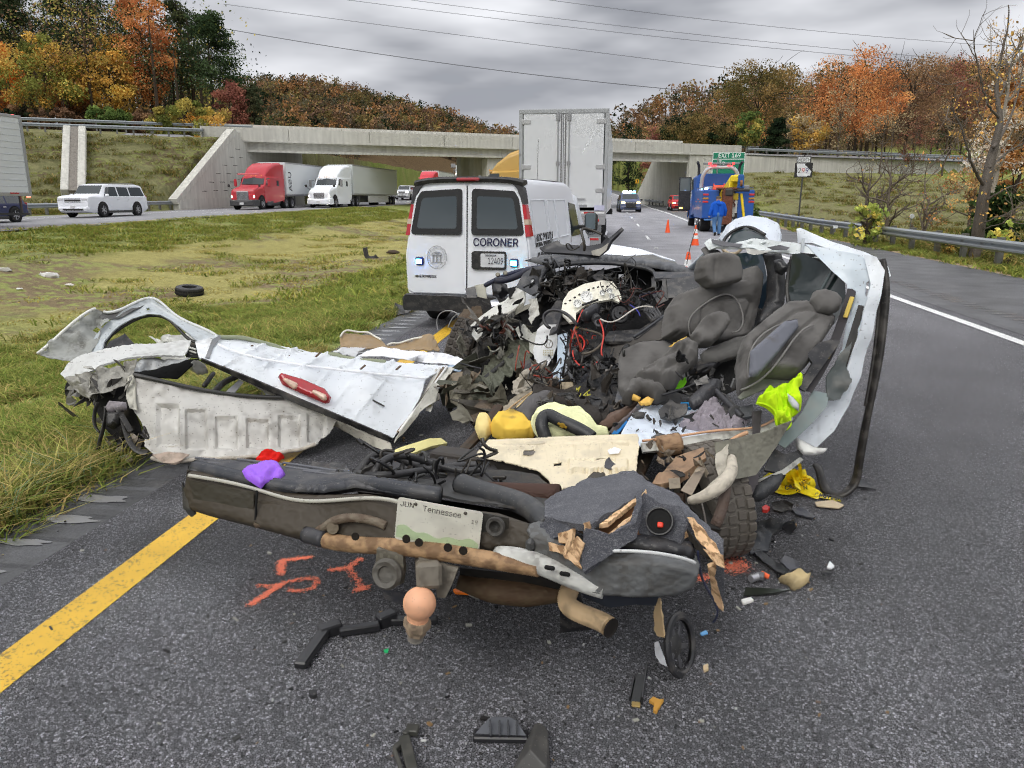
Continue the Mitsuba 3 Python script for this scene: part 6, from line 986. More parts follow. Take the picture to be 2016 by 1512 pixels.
PW('pillar_trim',[(1500,498,5.4),(1538,495,5.3),(1548,560,5.2),(1540,610,5.15),(1510,640,5.1),(1488,645,5.1),(1508,590,5.3),(1512,540,5.35)],.05,(.022,.022,.024),'satin',w=14,e=6); PW('belt_guide',[(1522,512,5.15),(1540,508,5.12),(1548,520,5.1),(1557,512,5.1),(1554,530,5.08),(1540,542,5.1),(1526,538,5.14)],.035,(.02,.02,.022),'plastic',w=8,e=4)
PL('door_card',[(1468,600,5.55),(1510,612,5.42),(1508,640,5.4),(1470,690,5.3),(1455,690,5.35),(1480,650,5.45)],(.03,.031,.034),'satin',.02)
part(wk,'seat_belt',strip(line([(1668,530,4.6),(1676,545,4.58),(1672,590,4.5),(1655,640,4.45),(1640,680,4.36),(1620,720,4.26),(1590,770,4.12)]),.05,.004,30,up=(-.5,-.8,.3)),lin((72,70,72)),'fabric')
PL('belt_reel_plate',[(1588,698,4.18),(1612,674,4.24),(1640,668,4.28),(1655,672,4.28),(1610,735,4.15),(1585,770,4.08),(1570,762,4.1),(1600,715,4.16)],(.026,.026,.029),'satin',.02,e=6)
PL('inner_rail',[(1650,770,4.25),(1662,690,4.36),(1690,600,4.46),(1700,602,4.44),(1682,690,4.34),(1662,760,4.24)],(.02,.02,.02),'dirty',.02); TB('yellow_tape',[(1664,625,4.44),(1678,585,4.5)],.014,lin((205,180,95)),'matte',6,6,flat=.5); TB('yellow_tape',[(1628,705,4.26),(1645,675,4.32)],.013,lin((195,175,105)),'matte',6,6,flat=.5)
PL('grey_bracket',[(1530,872,4.02),(1580,810,4.1),(1600,768,4.15),(1632,775,4.15),(1628,800,4.1),(1592,840,4.05),(1545,882,3.98)],lin((118,132,132)),'satin',.012,e=6)
PL('liner_scrap',[(1630,740,4.2),(1660,690,4.3),(1678,672,4.32),(1668,720,4.26),(1680,745,4.22),(1655,785,4.16),(1628,790,4.12)],lin((72,78,76)),'satin',.01,e=6,crump=.05,jag=1)
PW('torn_fender_lip',[(1566,880,4.08),(1566,860,4.1),(1582,868,4.08),(1605,880,4.05),(1630,882,4.0),(1622,892,3.99),(1600,898,4.02),(1580,896,4.04)],.02,lin((214,214,210)),'wpaint',w=6,e=4,crump=.02)
PL('rocker_panel',[(1490,945,3.8),(1540,925,3.9),(1575,900,4.0),(1582,905,4.0),(1545,935,3.88),(1500,955,3.78)],lin((176,176,168)),'dirty',.01,e=6); PW('dark_fender_liner',[(1478,985,3.6),(1480,958,3.68),(1520,935,3.8),(1548,935,3.85),(1530,965,3.72),(1500,985,3.6)],.04,(.03,.031,.034),'satin',w=12,e=6)
PL('dark_sill',[(1520,880,4.05),(1545,895,4.0),(1590,880,4.1),(1575,905,4.0),(1530,930,3.9),(1505,925,3.9)],(.02,.02,.021),'satin',.02)
ws = thing('weatherstrip','long black rubber door seal hanging from the cab roof to the road','rubber seal')
part(ws,'strip',cat(tube(line([(1735,512,4.5),(1742,560,4.46),(1738,640,4.42),(1728,720,4.38),(1712,800,4.35),(1700,860,4.34),(1690,920,4.33),(1678,958,4.33),(1655,974,4.32),(1632,970,4.38),(1615,935,4.5),(1605,915,4.58)]),[.036,.040,.038,.036,.032,.032,.036,.038,.036,.028,.022],10,90,flat=.55),tube(line([(1728,512,4.52),(1732,560,4.48),(1728,640,4.44),(1718,720,4.40),(1704,800,4.36)]),.012,8,50)),lin((36,34,33)),'satin',smooth=True,grime=.25)
part(ws,'bright_cap',tube(line([(1744,525,4.52),(1750,545,4.5)]),.012,8),lin((225,230,235)),'wpaint')
PL('firewall',[(1000,570,6.5),(1100,535,6.7),(1300,520,6.8),(1390,545,6.5),(1380,640,6.1),(1300,700,5.9),(1180,720,5.9),(1080,700,6.0),(1020,660,6.2)],(.016,.016,.017),'matte',.02,crump=.06,g=dict(grime=.3))
PW('dash_top',[(1031,513,6.7),(1060,505,6.8),(1100,500,6.85),(1180,500,6.85),(1262,508,6.75),(1330,520,6.6),(1384,535,6.4),(1384,545,6.25),(1300,530,6.3),(1220,515,6.35),(1140,514,6.35),(1090,520,6.35),(1062,520,6.5)],.03,lin((70,72,76)),'satin',back=.03,w=9,e=5,grime=.25,label='bare black dashboard top')
PL('dash_cover',[(1016,565,6.2),(1030,540,6.25),(1050,526,6.3),(1082,522,6.3),(1068,538,6.25),(1062,560,6.2),(1054,584,6.15),(1048,582,6.15)],lin((52,54,60)),'satin',.012,e=5,rim=.006,holes=[[(1044,556,6.2),(1046,549,6.2),(1051,548,6.2),(1053,553,6.2),(1050,560,6.2),(1046,561,6.2)]],g=dict(grime=.1),label='black dash end cover with a round hole')
part(wk,'white_disc',tf(lathe([(0,.002),(.018,.002),(.018,0)],18),frame(at(1048.5,554.5,6.21),(1,0,0),(0,.2,1))),lin((225,228,232)),'satin')
TB('dash_rim',[(1062,570,6.2),(1066,545,6.22),(1085,527,6.3),(1130,519,6.33),(1200,518,6.33),(1260,526,6.25),(1284,534,6.2),(1290,560,6.15)],.018,lin((40,41,45)),'satin',44,8)
PL('dash_side_white',[(1000,600,6.4),(1062,545,6.5),(1110,530,6.55),(1112,536,6.5),(1080,556,6.4),(1066,575,6.35),(1030,610,6.3)],lin((205,208,212)),'wpaint',.006,crump=.02,g=dict(grime=.2))
PL('glove_box',[(1312,548,6.0),(1384,540,5.95),(1386,580,5.85),(1316,586,5.9)],lin((50,52,56)),'satin',.03,rim=-.006); PL('dash_end',[(1285,535,6.15),(1384,535,6.1),(1384,546,6.02),(1290,548,6.05)],lin((56,57,62)),'satin',.03)
PL('centre_stack',[(1282,545,6.1),(1310,545,6.05),(1316,590,5.95),(1296,600,5.95),(1284,580,6.0)],(.03,.03,.032),'satin',.02,holes=[[(1291,552,6.06),(1304,552,6.04),(1302,575,6.0),(1293,575,6.02)]],e=4)
ic = PL('instrument_cluster',[(1106,612,5.62),(1109,592,5.66),(1120,575,5.7),(1150,560,5.74),(1185,553,5.76),(1208,556,5.74),(1216,568,5.7),(1224,588,5.62),(1218,596,5.6),(1205,590,5.62),(1180,594,5.62),(1152,603,5.6),(1134,618,5.56),(1134,634,5.5),(1122,636,5.5),(1108,620,5.56)],lin((232,228,212)),'satin',.03,e=4,rim=.008,g=dict(grime=.1),label='torn out cream instrument cluster with white dials')
for px,py,r_ in ((1137,598,.032),(1155,585,.045),(1186,577,.022),(1200,573,.022),(1205,584,.022)):
    Mx = frame(at(px,py,5.58 + (600 - py) * .002),(1,-.1,.15),(0,.45,.85)); gk = part(ic,'dial',tf(lathe([(0,.004),(r_ * .85,.004),(r_ * .88,.01),(r_,.01),(r_,0)],22),Mx),lin((225,226,222)),'satin'); part(gk,'dial_marks',tf(cat([box((0,r_ * .65,.006),(.004,.008,.002),0,rot(rz=a)) for a in range(-130,140,32)] + [box((0,r_ * .25,.007),(.003,r_ * .6,.002),0,rot(rz=-40))]),Mx),(.08,.08,.08),'satin',smooth=False)
part(ic,'display_strip',beam(at(1146,601,5.56),at(1178,590,5.58),.006,.016),(.03,.03,.03),'satin',smooth=False)
for k in range(10): px = 1113 + k * 9.2; py = 594 - 34 * math.sin(min(1,k / 8.) * 1.5); part(ic,'vent_slot',box((0,0,0),(.018,.006,.012),.002,mat4(at(px,py + 4,5.64 + .010 * k if k < 6 else 5.68),0,ry=-20)),(.02,.02,.02),'matte',smooth=False)
PW('steering_column_cover',[(1140,628,5.45),(1150,612,5.5),(1172,600,5.55),(1184,604,5.52),(1178,620,5.45),(1156,632,5.4)],.05,(.022,.022,.026),'plastic',w=8,e=4); part(wk,'steering_column',cat(tube(line([(1162,615,5.6),(1178,632,5.35)]),.035,12)),(.025,.025,.027),'satin'); part(wk,'column_end',tf(lathe([(.018,.0),(.03,.0),(.034,.006),(.036,0)],18),frame(at(1179,634,5.34),(1,0,0),(0,.4,.9))),lin((60,60,64)),'satin')
TB('column_ring',[(1136,640,5.42),(1120,622,5.45),(1100,612,5.5),(1080,613,5.52),(1071,622,5.52),(1072,634,5.5),(1082,645,5.46)],.02,(.028,.028,.034),'satin',36,8,flat=.6,label='torn black curved trim in front of the dials')
PL('console',[(1190,665,5.4),(1200,652,5.5),(1260,648,5.5),(1302,620,5.6),(1308,628,5.55),(1258,664,5.35),(1240,672,5.3),(1192,672,5.35)],lin((38,38,41)),'satin',.03,e=6); TB('console_edge',[(1248,664,5.3),(1280,642,5.4),(1306,622,5.52)],.012,lin((60,61,65)),'plastic',8,6)
PL('tunnel_carpet',[(1196,672,5.45),(1255,668,5.3),(1305,630,5.45),(1312,660,5.2),(1270,690,5.15),(1215,720,5.1),(1200,700,5.3)],lin((84,81,78)),'fabric',.02,g=dict(grime=.3),e=6)
PL('vent_grille',[(1272,596,5.7),(1292,606,5.65),(1302,622,5.6),(1284,632,5.5),(1266,612,5.6)],(.03,.03,.033),'satin',.02,e=4)
for k in range(5): TB('vent_fin',[(1268 + k * 6,610 - k * 1.5,5.58),(1282 + k * 5,628 - k * 2,5.48)],.004,(.1,.1,.105),'satin',4,5)
part(wk,'heater_fan',tf(lathe([(.01,.02),(.03,.02),(.035,0),(.05,0),(.055,.02),(.06,.0)],20),frame(at(1248,594,5.75),(1,0,0),(0,.35,.9))),(.035,.035,.04),'plastic'); part(wk,'heater_fan',tf(lathe([(.01,.02),(.04,.02),(.045,0),(.06,0),(.07,.02),(.075,.0)],20),frame(at(1220,618,5.6),(1,0,0),(0,.35,.9))),(.02,.02,.022),'plastic')
for i,(pts,c,r_) in enumerate((([(1180,630,5.35),(1186,645,5.3),(1188,665,5.25),(1184,690,5.2),(1187,705,5.18)],(200,60,50),.006),([(1128,690,5.3),(1134,712,5.25),(1150,724,5.2),(1165,722,5.15),(1176,713,5.15)],(205,55,45),.006),([(1148,610,5.5),(1136,636,5.45),(1128,660,5.4),(1122,680,5.35)],(190,50,45),.006),([(1182,628,5.32),(1200,634,5.3),(1220,628,5.35),(1250,608,5.45),(1285,605,5.5)],(200,195,185),.006),([(952,672,6.4),(965,688,6.3),(974,702,6.2)],(190,185,130),.006),([(905,715,5.9),(930,722,5.9),(948,726,5.85)],(40,40,42),.008),([(1140,660,5.3),(1150,672,5.3),(1146,690,5.28)],(200,50,40),.006),([(1240,600,5.6),(1255,612,5.55),(1260,622,5.5)],(60,60,150),.005))): TB('wire',pts,r_,lin(c),'plastic',26,6,label=['red wire hanging below the steering column',None,None,'pale cable across the dash'][i] if i < 4 else None)
def tangle(name,n,cpx,spx,Y,cols,r=(.003,.007),seed=0,L=30,kind='stuff'):
    rg = np.random.default_rng(seed); ms,vc = [],[]
    for i in range(n):
        c = np.array([rg.normal(cpx[0],spx[0]),rg.normal(cpx[1],spx[1]),rg.uniform(*Y)]); d = rg.normal(0,L,(4,2)).cumsum(0) * .4; p = [(c[0] + a,c[1] + b,c[2] + rg.uniform(-.08,.08)) for a,b in d]; m = tube(line(p),rg.uniform(*r),5,10); ms.append(m); vc.append(np.tile(lin(cols[rg.integers(len(cols))]),(len(m[0]),1)))
    return part(CUR[0],name,cat(ms),mat='plastic',vc=np.vstack(vc),smooth=True,kind=kind)
def scraps(name,n,cpx,spx,Y,cols,size=(8,24),seed=0,mat='satin',th=.004,kind='stuff'):
    rg = np.random.default_rng(seed); ms,vc = [],[]
    for i in range(n):
        c = at(rg.normal(cpx[0],spx[0]),rg.normal(cpx[1],spx[1]),rg.uniform(*Y)); s = rg.uniform(*size) / F * c[1]; a = np.sort(rg.uniform(0,2 * np.pi,7)); pl = np.stack([np.cos(a),np.sin(a)],1) * rg.uniform(.4,1.0,(7,1)) * s * [1.6,.8]
        try: m = prism(pl,th)
        except Exception: continue
        m = trimesh.remesh.subdivide(*m); m = crumple(tf(m,mat4(c) @ trimesh.transformations.random_rotation_matrix(rg.random(3))),s * .7,1.2 / s,i); ms.append(m); vc.append(np.tile(lin(cols[rg.integers(len(cols))]) * rg.uniform(.6,1.2),(len(m[0]),1)))
    return part(CUR[0],name,cat(ms),mat=mat,vc=np.vstack(vc),smooth=False,kind=kind)
DK = [(18,18,19),(30,30,32),(44,43,42),(60,56,52)]
tangle('wire_tangle',60,(1230,590),(34,22),(5.5,6.0),DK + DK + [(44,44,70),(90,44,36)],(.002,.005),seed=1); tangle('wire_tangle',36,(1140,668),(10,15),(5.35,5.55),[(190,50,40),(160,60,30),(180,150,60),(40,30,60),(20,20,20)],(.0018,.004),seed=2,L=8)
tangle('wire_tangle',40,(1100,560),(28,24),(6.0,6.4),DK,(.005,.012),3,30); tangle('wire_tangle',46,(1180,745),(30,24),(4.9,5.3),DK + [(150,145,140)],(.004,.011),4,22); tangle('yellow_wires',7,(1160,788),(16,5),(4.7,4.8),[(200,195,70)],(.003,.004),5,18); tangle('wire_tangle',30,(980,660),(22,22),(6.0,6.5),DK + [(90,50,40)],(.005,.012),6,24)
scraps('scrap_metal',60,(1180,745),(38,28),(4.85,5.4),DK + [(70,72,78),(96,92,86)],(8,26),7); scraps('scrap_metal',50,(1120,575),(40,22),(6.1,6.5),DK + [(80,76,72)],(10,30),8); scraps('scrap_metal',44,(965,655),(34,26),(6.2,6.6),DK + [(104,100,92)],(8,26),9); scraps('scrap_metal',36,(1400,765),(34,20),(4.3,4.6),DK + [(96,95,95),(130,128,124)],(6,18),10)
scraps('scrap_metal',40,(1225,580),(40,20),(5.7,6.3),DK,(8,24),11); scraps('scrap_metal',30,(1330,920),(34,22),(3.3,3.6),[(118,104,88),(92,82,70),(40,38,36),(150,138,120)],(6,17),12,'dirty')
PL('ducting',[(1062,640,5.9),(1100,585,6.1),(1112,600,6.0),(1096,650,5.7),(1075,665,5.75)],(.02,.02,.023),'satin',.03,e=6); PW('air_duct',[(1116,580,6.2),(1122,545,6.3),(1135,540,6.3),(1134,575,6.2),(1126,590,6.15)],.03,lin((72,62,56)),'satin',w=6,e=4); PL('brace',[(1150,560,6.2),(1160,528,6.35),(1166,530,6.35),(1158,566,6.18)],lin((90,84,78)),'dirty',.01,e=4); PL('brace',[(1164,545,6.3),(1190,526,6.4),(1188,545,6.3),(1184,558,6.2)],(.04,.04,.043),'satin',.01,e=5)
PL('metal_bracket',[(1214,560,6.0),(1218,540,6.05),(1228,540,6.05),(1228,558,6.0)],lin((150,150,150)),'metal',.006,holes=[[(1218,554,6.0),(1224,554,6.0),(1224,546,6.0),(1219,546,6.0)]],e=3)
PL('fuse_box',[(1112,690,5.5),(1128,650,5.6),(1160,645,5.6),(1186,662,5.5),(1176,690,5.4),(1150,705,5.35)],(.018,.018,.02),'satin',.03,e=6); TB('box_edge',[(1140,645,5.52),(1165,652,5.45),(1186,662,5.4),(1170,690,5.3),(1145,696,5.3)],.009,lin((96,88,76)),'satin',16,6)
PL('dark_box',[(1176,660,5.45),(1200,672,5.4),(1205,700,5.3),(1180,715,5.25),(1165,700,5.3)],(.012,.012,.013),'satin',.05); PL('black_trim',[(1118,735,5.2),(1150,720,5.3),(1180,715,5.25),(1215,735,5.1),(1225,790,4.8),(1180,795,4.8),(1130,770,5.0)],(.02,.02,.022),'satin',.02,crump=.05,jag=.8)
PL('black_trim',[(1222,738,4.85),(1232,728,4.88),(1252,742,4.8),(1238,770,4.7),(1225,800,4.55),(1210,790,4.65)],lin((62,64,70)),'satin',.012,e=6,crump=.03); PL('floor_cover',[(1050,760,5.1),(1120,770,5.0),(1230,800,4.6),(1180,840,4.3),(1100,815,4.6),(1040,800,4.8)],lin((62,58,54)),'fabric',.02,crump=.06,g=dict(grime=.3))
PL('front_fender_inner',[(924,642,6.5),(940,628,6.55),(985,596,6.5),(1030,572,6.4),(1034,590,6.35),(1028,605,6.3),(985,632,6.3),(945,662,6.35),(938,670,6.3),(928,664,6.4)],lin((196,196,188)),'wpaint',.03,e=5,crump=.02,holes=[[(992,618,6.32),(997,615,6.32),(998,618,6.31),(994,620,6.31)],[(976,627,6.34),(981,624,6.34),(982,627,6.33),(978,630,6.33)],[(960,637,6.36),(965,634,6.36),(966,637,6.35),(962,640,6.35)]],g=dict(grime=.3),label='dirty white fender rail with punched holes')
PL('fender_edge',[(994,592,6.5),(1016,566,6.5),(1038,575,6.42),(1018,590,6.42)],lin((216,216,212)),'wpaint',.01,e=5); TB('fender_fold',[(940,655,6.25),(985,628,6.22),(1030,600,6.22)],.014,lin((160,158,150)),'dirty',14,6)
PL('inner_panel',[(1058,650,5.8),(1070,640,5.82),(1096,640,5.78),(1098,680,5.65),(1090,705,5.6),(1078,722,5.55),(1054,715,5.6),(1050,690,5.68)],lin((198,200,200)),'wpaint',.008,e=4,crump=.015,rim=.008,g=dict(grime=.3),label='pale inner panel stamped with a round mark')
an = np.linspace(0,2 * np.pi,22); em = frame(at(1080,677,5.60),(1,-.1,0),(.05,.3,.95)); part(f'{wk}__inner_panel' if f'{wk}__inner_panel' in scene else wk,'round_stamp',tf(cat(tube(np.stack([np.cos(an) * .03,np.sin(an) * .03,an * 0],1),.003,5,cap=False),tube([(-.016,-.02,0),(-.008,.02,0),(.004,-.01,0),(.014,.02,0)],.003,5)),em),lin((104,96,84)),'satin')
for k in range(3): part(f'{wk}__inner_panel','print_row',tf(cat([box((-.035 + .013 * i,-.05 - k * .016,.0),(.009,.010,.004)) for i in range(6)]),em),lin((176,170,136)),'satin',smooth=False)
PL('blue_inner_panel',[(1098,660,5.7),(1118,655,5.7),(1112,700,5.55),(1104,740,5.4),(1110,750,5.35),(1086,758,5.35),(1082,740,5.42),(1096,715,5.52)],lin((178,194,208)),'wpaint',.008,e=4,crump=.03,cs=6,g=dict(grime=.12),label='pale blue grey torn inner panel'); TB('panel_edge',[(1132,645,5.6),(1124,680,5.5),(1116,720,5.4),(1114,748,5.3)],.012,lin((150,154,158)),'metal',16,6)
PL('ragged_sheet',[(1010,754,5.5),(1040,725,5.55),(1070,722,5.5),(1086,745,5.4),(1112,750,5.3),(1070,768,5.25),(1030,772,5.3),(1008,775,5.35)],lin((160,152,138)),'dirty',.006,e=4,crump=.06,cs=6,jag=1.2,g=dict(grime=.35))
PL('dark_ribbed_panel',[(948,730,5.9),(985,690,6.1),(1010,672,6.1),(1040,665,6.0),(1048,700,5.8),(1022,725,5.7),(985,760,5.55),(968,765,5.5),(945,745,5.75)],lin((88,90,78)),'dirty',.01,e=4,crump=.06,cs=5,jag=.8,g=dict(grime=.35),ribs=lambda xy: .03 * np.sin(((xy[:,0] - 950) * .6 - (xy[:,1] - 730) * .35) * .22) ** 4,label='grey green ribbed inner fender, crumpled')
PL('torn_sheet',[(880,742,5.9),(905,752,5.85),(925,762,5.75),(948,752,5.8),(965,765,5.6),(990,768,5.5),(1000,790,5.3),(985,810,5.2),(955,806,5.3),(935,790,5.45),(905,785,5.6),(882,760,5.8)],lin((112,108,94)),'dirty',.006,e=4,crump=.12,cs=4,jag=1.2,g=dict(grime=.45))
PL('torn_sheet',[(872,735,6.0),(900,735,6.0),(950,738,5.95),(948,750,5.85),(915,760,5.85),(880,748,5.95)],lin((120,108,92)),'dirty',.006,e=4,crump=.05,jag=1,g=dict(grime=.4))
PL('torn_sheet',[(935,790,5.4),(975,800,5.3),(985,812,5.2),(960,818,5.15),(938,840,5.0),(930,835,5.05),(925,815,5.25)],lin((104,92,78)),'dirty',.006,e=4,crump=.1,cs=5,jag=1.2,g=dict(grime=.5))
PL('torn_sheet',[(1040,590,6.2),(1055,585,6.15),(1062,620,6.0),(1048,640,5.95),(1040,625,6.05)],lin((188,186,178)),'wpaint',.006,e=4,crump=.06,jag=.8); PL('torn_sheet',[(1015,650,6.0),(1030,636,6.05),(1046,655,5.95),(1058,652,5.9),(1052,700,5.75),(1042,690,5.8),(1040,668,5.9),(1024,668,5.95)],lin((170,170,162)),'wpaint',.008,e=4,crump=.04,g=dict(grime=.3))
PL('strut_plate',[(1020,735,5.7),(1024,715,5.75),(1045,706,5.7),(1050,722,5.62),(1040,735,5.6)],(.035,.035,.038),'satin',.03,e=5); TB('coil_spring',[(1092 + 7 * math.cos(a),760 + a * 1.1 + 4 * math.sin(a),5.15 + .06 * math.sin(a)) for a in np.linspace(0,18,30)],.012,lin((88,72,60)),'rust',120,6); part(wk,'spring_seat',tube(line([(1088,752,5.2),(1096,790,5.1)]),.04,12),lin((88,70,56)),'rust')
PL('tan_sheet',[(1104,752,5.15),(1125,750,5.1),(1132,770,5.0),(1128,785,4.95),(1108,782,5.0),(1100,770,5.1)],lin((186,172,144)),'dirty',.01,e=4,crump=.04,jag=.8)
TB('damaged_strut',[(955,745,5.75),(985,720,5.85),(1012,698,5.9)],.02,(.03,.03,.03),'dirty',8,8)
fwM = mat4(at(912,700,7.0)) @ rot(rz=-10,ry=12); kf = part(wk,'front_tyre',tf(lathe([(.2,-.11),(.3,-.12),(.325,-.1),(.335,-.06),(.337,0),(.335,.06),(.325,.1),(.3,.12),(.2,.11)],36),fwM @ rot(ry=90)),lin((78,72,66)),'dirty',grime=.55,label='front tyre with muddy cracked tread')
part(kf,'tread_block',cat([tf(box((y,0,.337),(.045,.05,.016),.004),fwM @ trimesh.transformations.rotation_matrix(a + .05 * (i % 2),(1,0,0))) for a in np.linspace(0,2 * np.pi,30,endpoint=False) for i,y in enumerate((-.08,-.027,.027,.08))]),lin((66,62,58)),'matte',grime=.4)
PL('front_hub_scrap',[(900,620,7.2),(912,606,7.25),(945,600,7.2),(952,625,7.1),(930,650,7.0),(915,640,7.05)],lin((86,74,60)),'rust',.04,e=5,crump=.1,cs=5,jag=1); PW('washer_bottle',[(968,560,7.3),(980,555,7.3),(998,560,7.25),(1002,578,7.2),(985,588,7.2),(970,582,7.25)],.07,(.02,.02,.022),'plastic',w=8,e=4); PL('headlight_bracket',[(934,562,7.4),(955,558,7.4),(958,588,7.35),(940,584,7.38)],lin((176,174,160)),'satin',.03,e=4); PL('headlight_bracket',[(916,568,7.4),(936,563,7.4),(938,586,7.35),(920,586,7.35)],(.05,.05,.054),'satin',.02,e=4)
TB('engine_strut',[(955,562,7.3),(990,545,7.2),(1030,532,7.1),(1080,526,7.0)],.022,(.02,.024,.055),'satin',12,8); TB('radiator_hose',[(976,552,7.1),(1000,550,7.05),(1030,538,7.0),(1050,530,6.9)],.03,(.018,.02,.04),'satin',20,10)
for px,py in ((980,541),(995,538)): part(wk,'bolt_head',tf(lathe([(0,.02),(.016,.02),(.022,.0),(0,0)],14),frame(at(px,py,7.05),(1,0,0),(0,.3,.95))),(.2,.19,.15),'metal')
PL('silver_bag',[(966,592,7.2),(978,586,7.2),(984,598,7.15),(968,604,7.15)],lin((190,194,202)),'metal',.004,e=3,crump=.06); TB('cable',[(862,650,8.0),(866,618,8.0),(886,612,7.9),(902,625,7.7)],.006,(.3,.3,.3),'satin',20,5); TB('cable',[(882,645,7.6),(890,628,7.6),(905,618,7.5)],.006,(.3,.3,.3),'satin',14,5)
PL('hood',[(1190,488,7.6),(1198,480,8.2),(1260,490,8.2),(1328,512,7.6),(1330,514,7.5),(1300,506,7.3),(1285,500,7.2),(1230,504,7.2),(1160,506,7.1),(1150,500,7.3)],lin((226,230,238)),'wpaint',.012,e=6,g=dict(grime=.05),label='white bonnet edge beyond the dashboard'); PL('cowl',[(1215,505,7.1),(1285,501,7.15),(1300,508,7.1),(1330,516,7.2),(1350,535,6.6),(1300,525,6.6),(1240,512,6.8)],lin((98,98,96)),'dirty',.01,e=6)
TB('wiper_arm',[(1330,526,6.6),(1345,530,6.5),(1352,538,6.45)],.012,(.02,.02,.02),'satin',8,6); TB('a_pillar',[(1352,536,6.5),(1380,510,6.2),(1398,492,6.0)],.035,lin((196,204,212)),'wpaint',10,10,flat=.6); TB('antenna',[(1352,520,7.0),(1360,482,7.1),(1372,445,7.2)],.004,(.03,.03,.03),'satin',6,4)
pt = thing('pillar_trim','black curved pillar trim lying on the dashboard in front of the van','trim'); CUR[0] = pt
PL('trim',[(1062,488,6.6),(1092,476,6.62),(1098,474,6.62),(1106,482,6.6),(1160,485,6.55),(1185,480,6.52),(1194,468,6.5),(1184,462,6.52),(1200,470,6.48),(1224,448,6.45),(1228,452,6.44),(1204,474,6.44),(1196,490,6.42),(1180,503,6.42),(1166,503,6.44),(1128,500,6.5),(1072,497,6.58)],(.026,.026,.03),'plastic',.03,e=4,rim=.006,g=dict(grime=.06)); PL('lining',[(1166,502,6.43),(1164,494,6.44),(1184,488,6.43),(1198,478,6.42),(1194,492,6.40),(1180,504,6.40)],lin((150,146,136)),'satin',.006,e=4); PL('clip',[(1140,484,6.6),(1148,474,6.6),(1152,482,6.58),(1156,486,6.58)],lin((70,68,66)),'satin',.006,e=3)
CUR[0] = wk
PL('engine_bay_shade_plate',[(880,735,6.4),(905,690,6.9),(960,640,6.8),(1060,600,6.6),(1130,640,6.3),(1130,760,5.7),(1040,800,5.4),(985,850,5.1),(940,850,5.2),(900,790,5.9)],(.018,.017,.016),'matte',.01,crump=.08,cs=4)  # added near-black sheet behind the engine bay, darkness painted where gaps showed through
OL = [(112,108,94),(88,90,78),(134,130,116),(70,66,58),(104,90,74)]
scraps('scrap_metal',34,(950,785),(34,22),(5.1,5.7),OL,(16,40),31,'dirty',.003); scraps('scrap_metal',26,(1040,745),(26,26),(5.2,5.6),[(150,146,136),(170,168,160),(110,104,92),(84,78,68)],(12,32),32,'dirty',.003); scraps('scrap_metal',40,(1150,800),(50,16),(4.5,4.8),DK + [(96,88,78),(70,62,54)],(10,26),33); scraps('scrap_metal',34,(1320,830),(50,16),(3.9,4.2),DK + [(60,58,56)],(5,15),34); scraps('scrap_metal',30,(1000,650),(30,30),(5.9,6.2),[(120,118,108),(170,168,160),(60,58,54),(30,30,31)],(10,28),35,'dirty',.003); scraps('scrap_metal',24,(760,930),(50,14),(3.1,3.4),DK,(8,22),36); tangle('wire_tangle',24,(860,930),(60,16),(3.05,3.35),DK,(.004,.009),37,40); scraps('scrap_metal',16,(905,760),(18,20),(5.7,6.1),OL,(18,42),38,'dirty',.003)
tangle('cable_bundle',30,(1080,740),(40,40),(5.0,5.5),DK + [(150,60,45),(120,116,108)],(.003,.007),39,34)
PL('cab_floor_sheet',[(985,812,5.0),(1000,790,5.15),(1030,772,5.25),(1070,768,5.2),(1050,800,4.9),(1000,840,4.65)],lin((148,138,120)),'dirty',.006,e=5,crump=.05,jag=1); TB('cable_run',[(990,830,4.7),(1020,800,4.9),(1056,765,5.15)],.007,lin((205,180,130)),'satin',12,5); TB('cable_run',[(985,818,4.8),(1010,798,4.95),(1046,772,5.15)],.006,lin((190,160,120)),'satin',12,5)
PW('grey_seat_base',[(1005,835,4.5),(1040,790,4.75),(1075,776,4.85),(1092,782,4.85),(1095,800,4.7),(1060,820,4.45),(1045,850,4.25),(1020,850,4.3)],.07,lin((88,86,86)),'fabric',back=.05,w=14,e=5,**SGR); PL('maroon_scrap',[(962,820,4.6),(968,812,4.65),(992,808,4.65),(990,822,4.55),(970,826,4.55)],lin((110,84,74)),'satin',.006,e=4,crump=.03)
PW('dark_cushion',[(1115,790,4.75),(1150,785,4.78),(1178,805,4.6),(1190,835,4.35),(1150,830,4.4),(1120,808,4.6)],.05,lin((58,54,52)),'fabric',w=12,e=5,crump=.03); PW('leather_flap',[(1172,842,4.3),(1200,815,4.45),(1240,795,4.55),(1256,788,4.55),(1240,812,4.42),(1205,838,4.25),(1186,850,4.2)],.02,lin((96,76,64)),'satin',w=8,e=5,crump=.03)
TB('lug_wrench',[(1304,778,4.3),(1345,765,4.35),(1385,748,4.4)],.008,(.06,.06,.062),'metal',8,6); part(wk,'wrench_socket',tube(line([(1380,752,4.38),(1392,746,4.4)]),.02,10),(.3,.3,.3),'metal'); PL('seat_bracket',[(1420,800,4.22),(1430,776,4.3),(1450,800,4.2),(1464,830,4.05),(1452,834,4.05),(1432,824,4.1)],(.026,.026,.03),'satin',.03,e=5); part(wk,'recliner',tf(lathe([(0,.015),(.04,.015),(.05,0),(0,0)],20),frame(at(1450,815,4.1),(1,0,0),(0,.5,.8))),(.03,.03,.032),'satin'); TB('recliner_arm',[(1408,768,4.3),(1430,790,4.2),(1460,818,4.05)],.016,(.04,.04,.045),'satin',12,8)
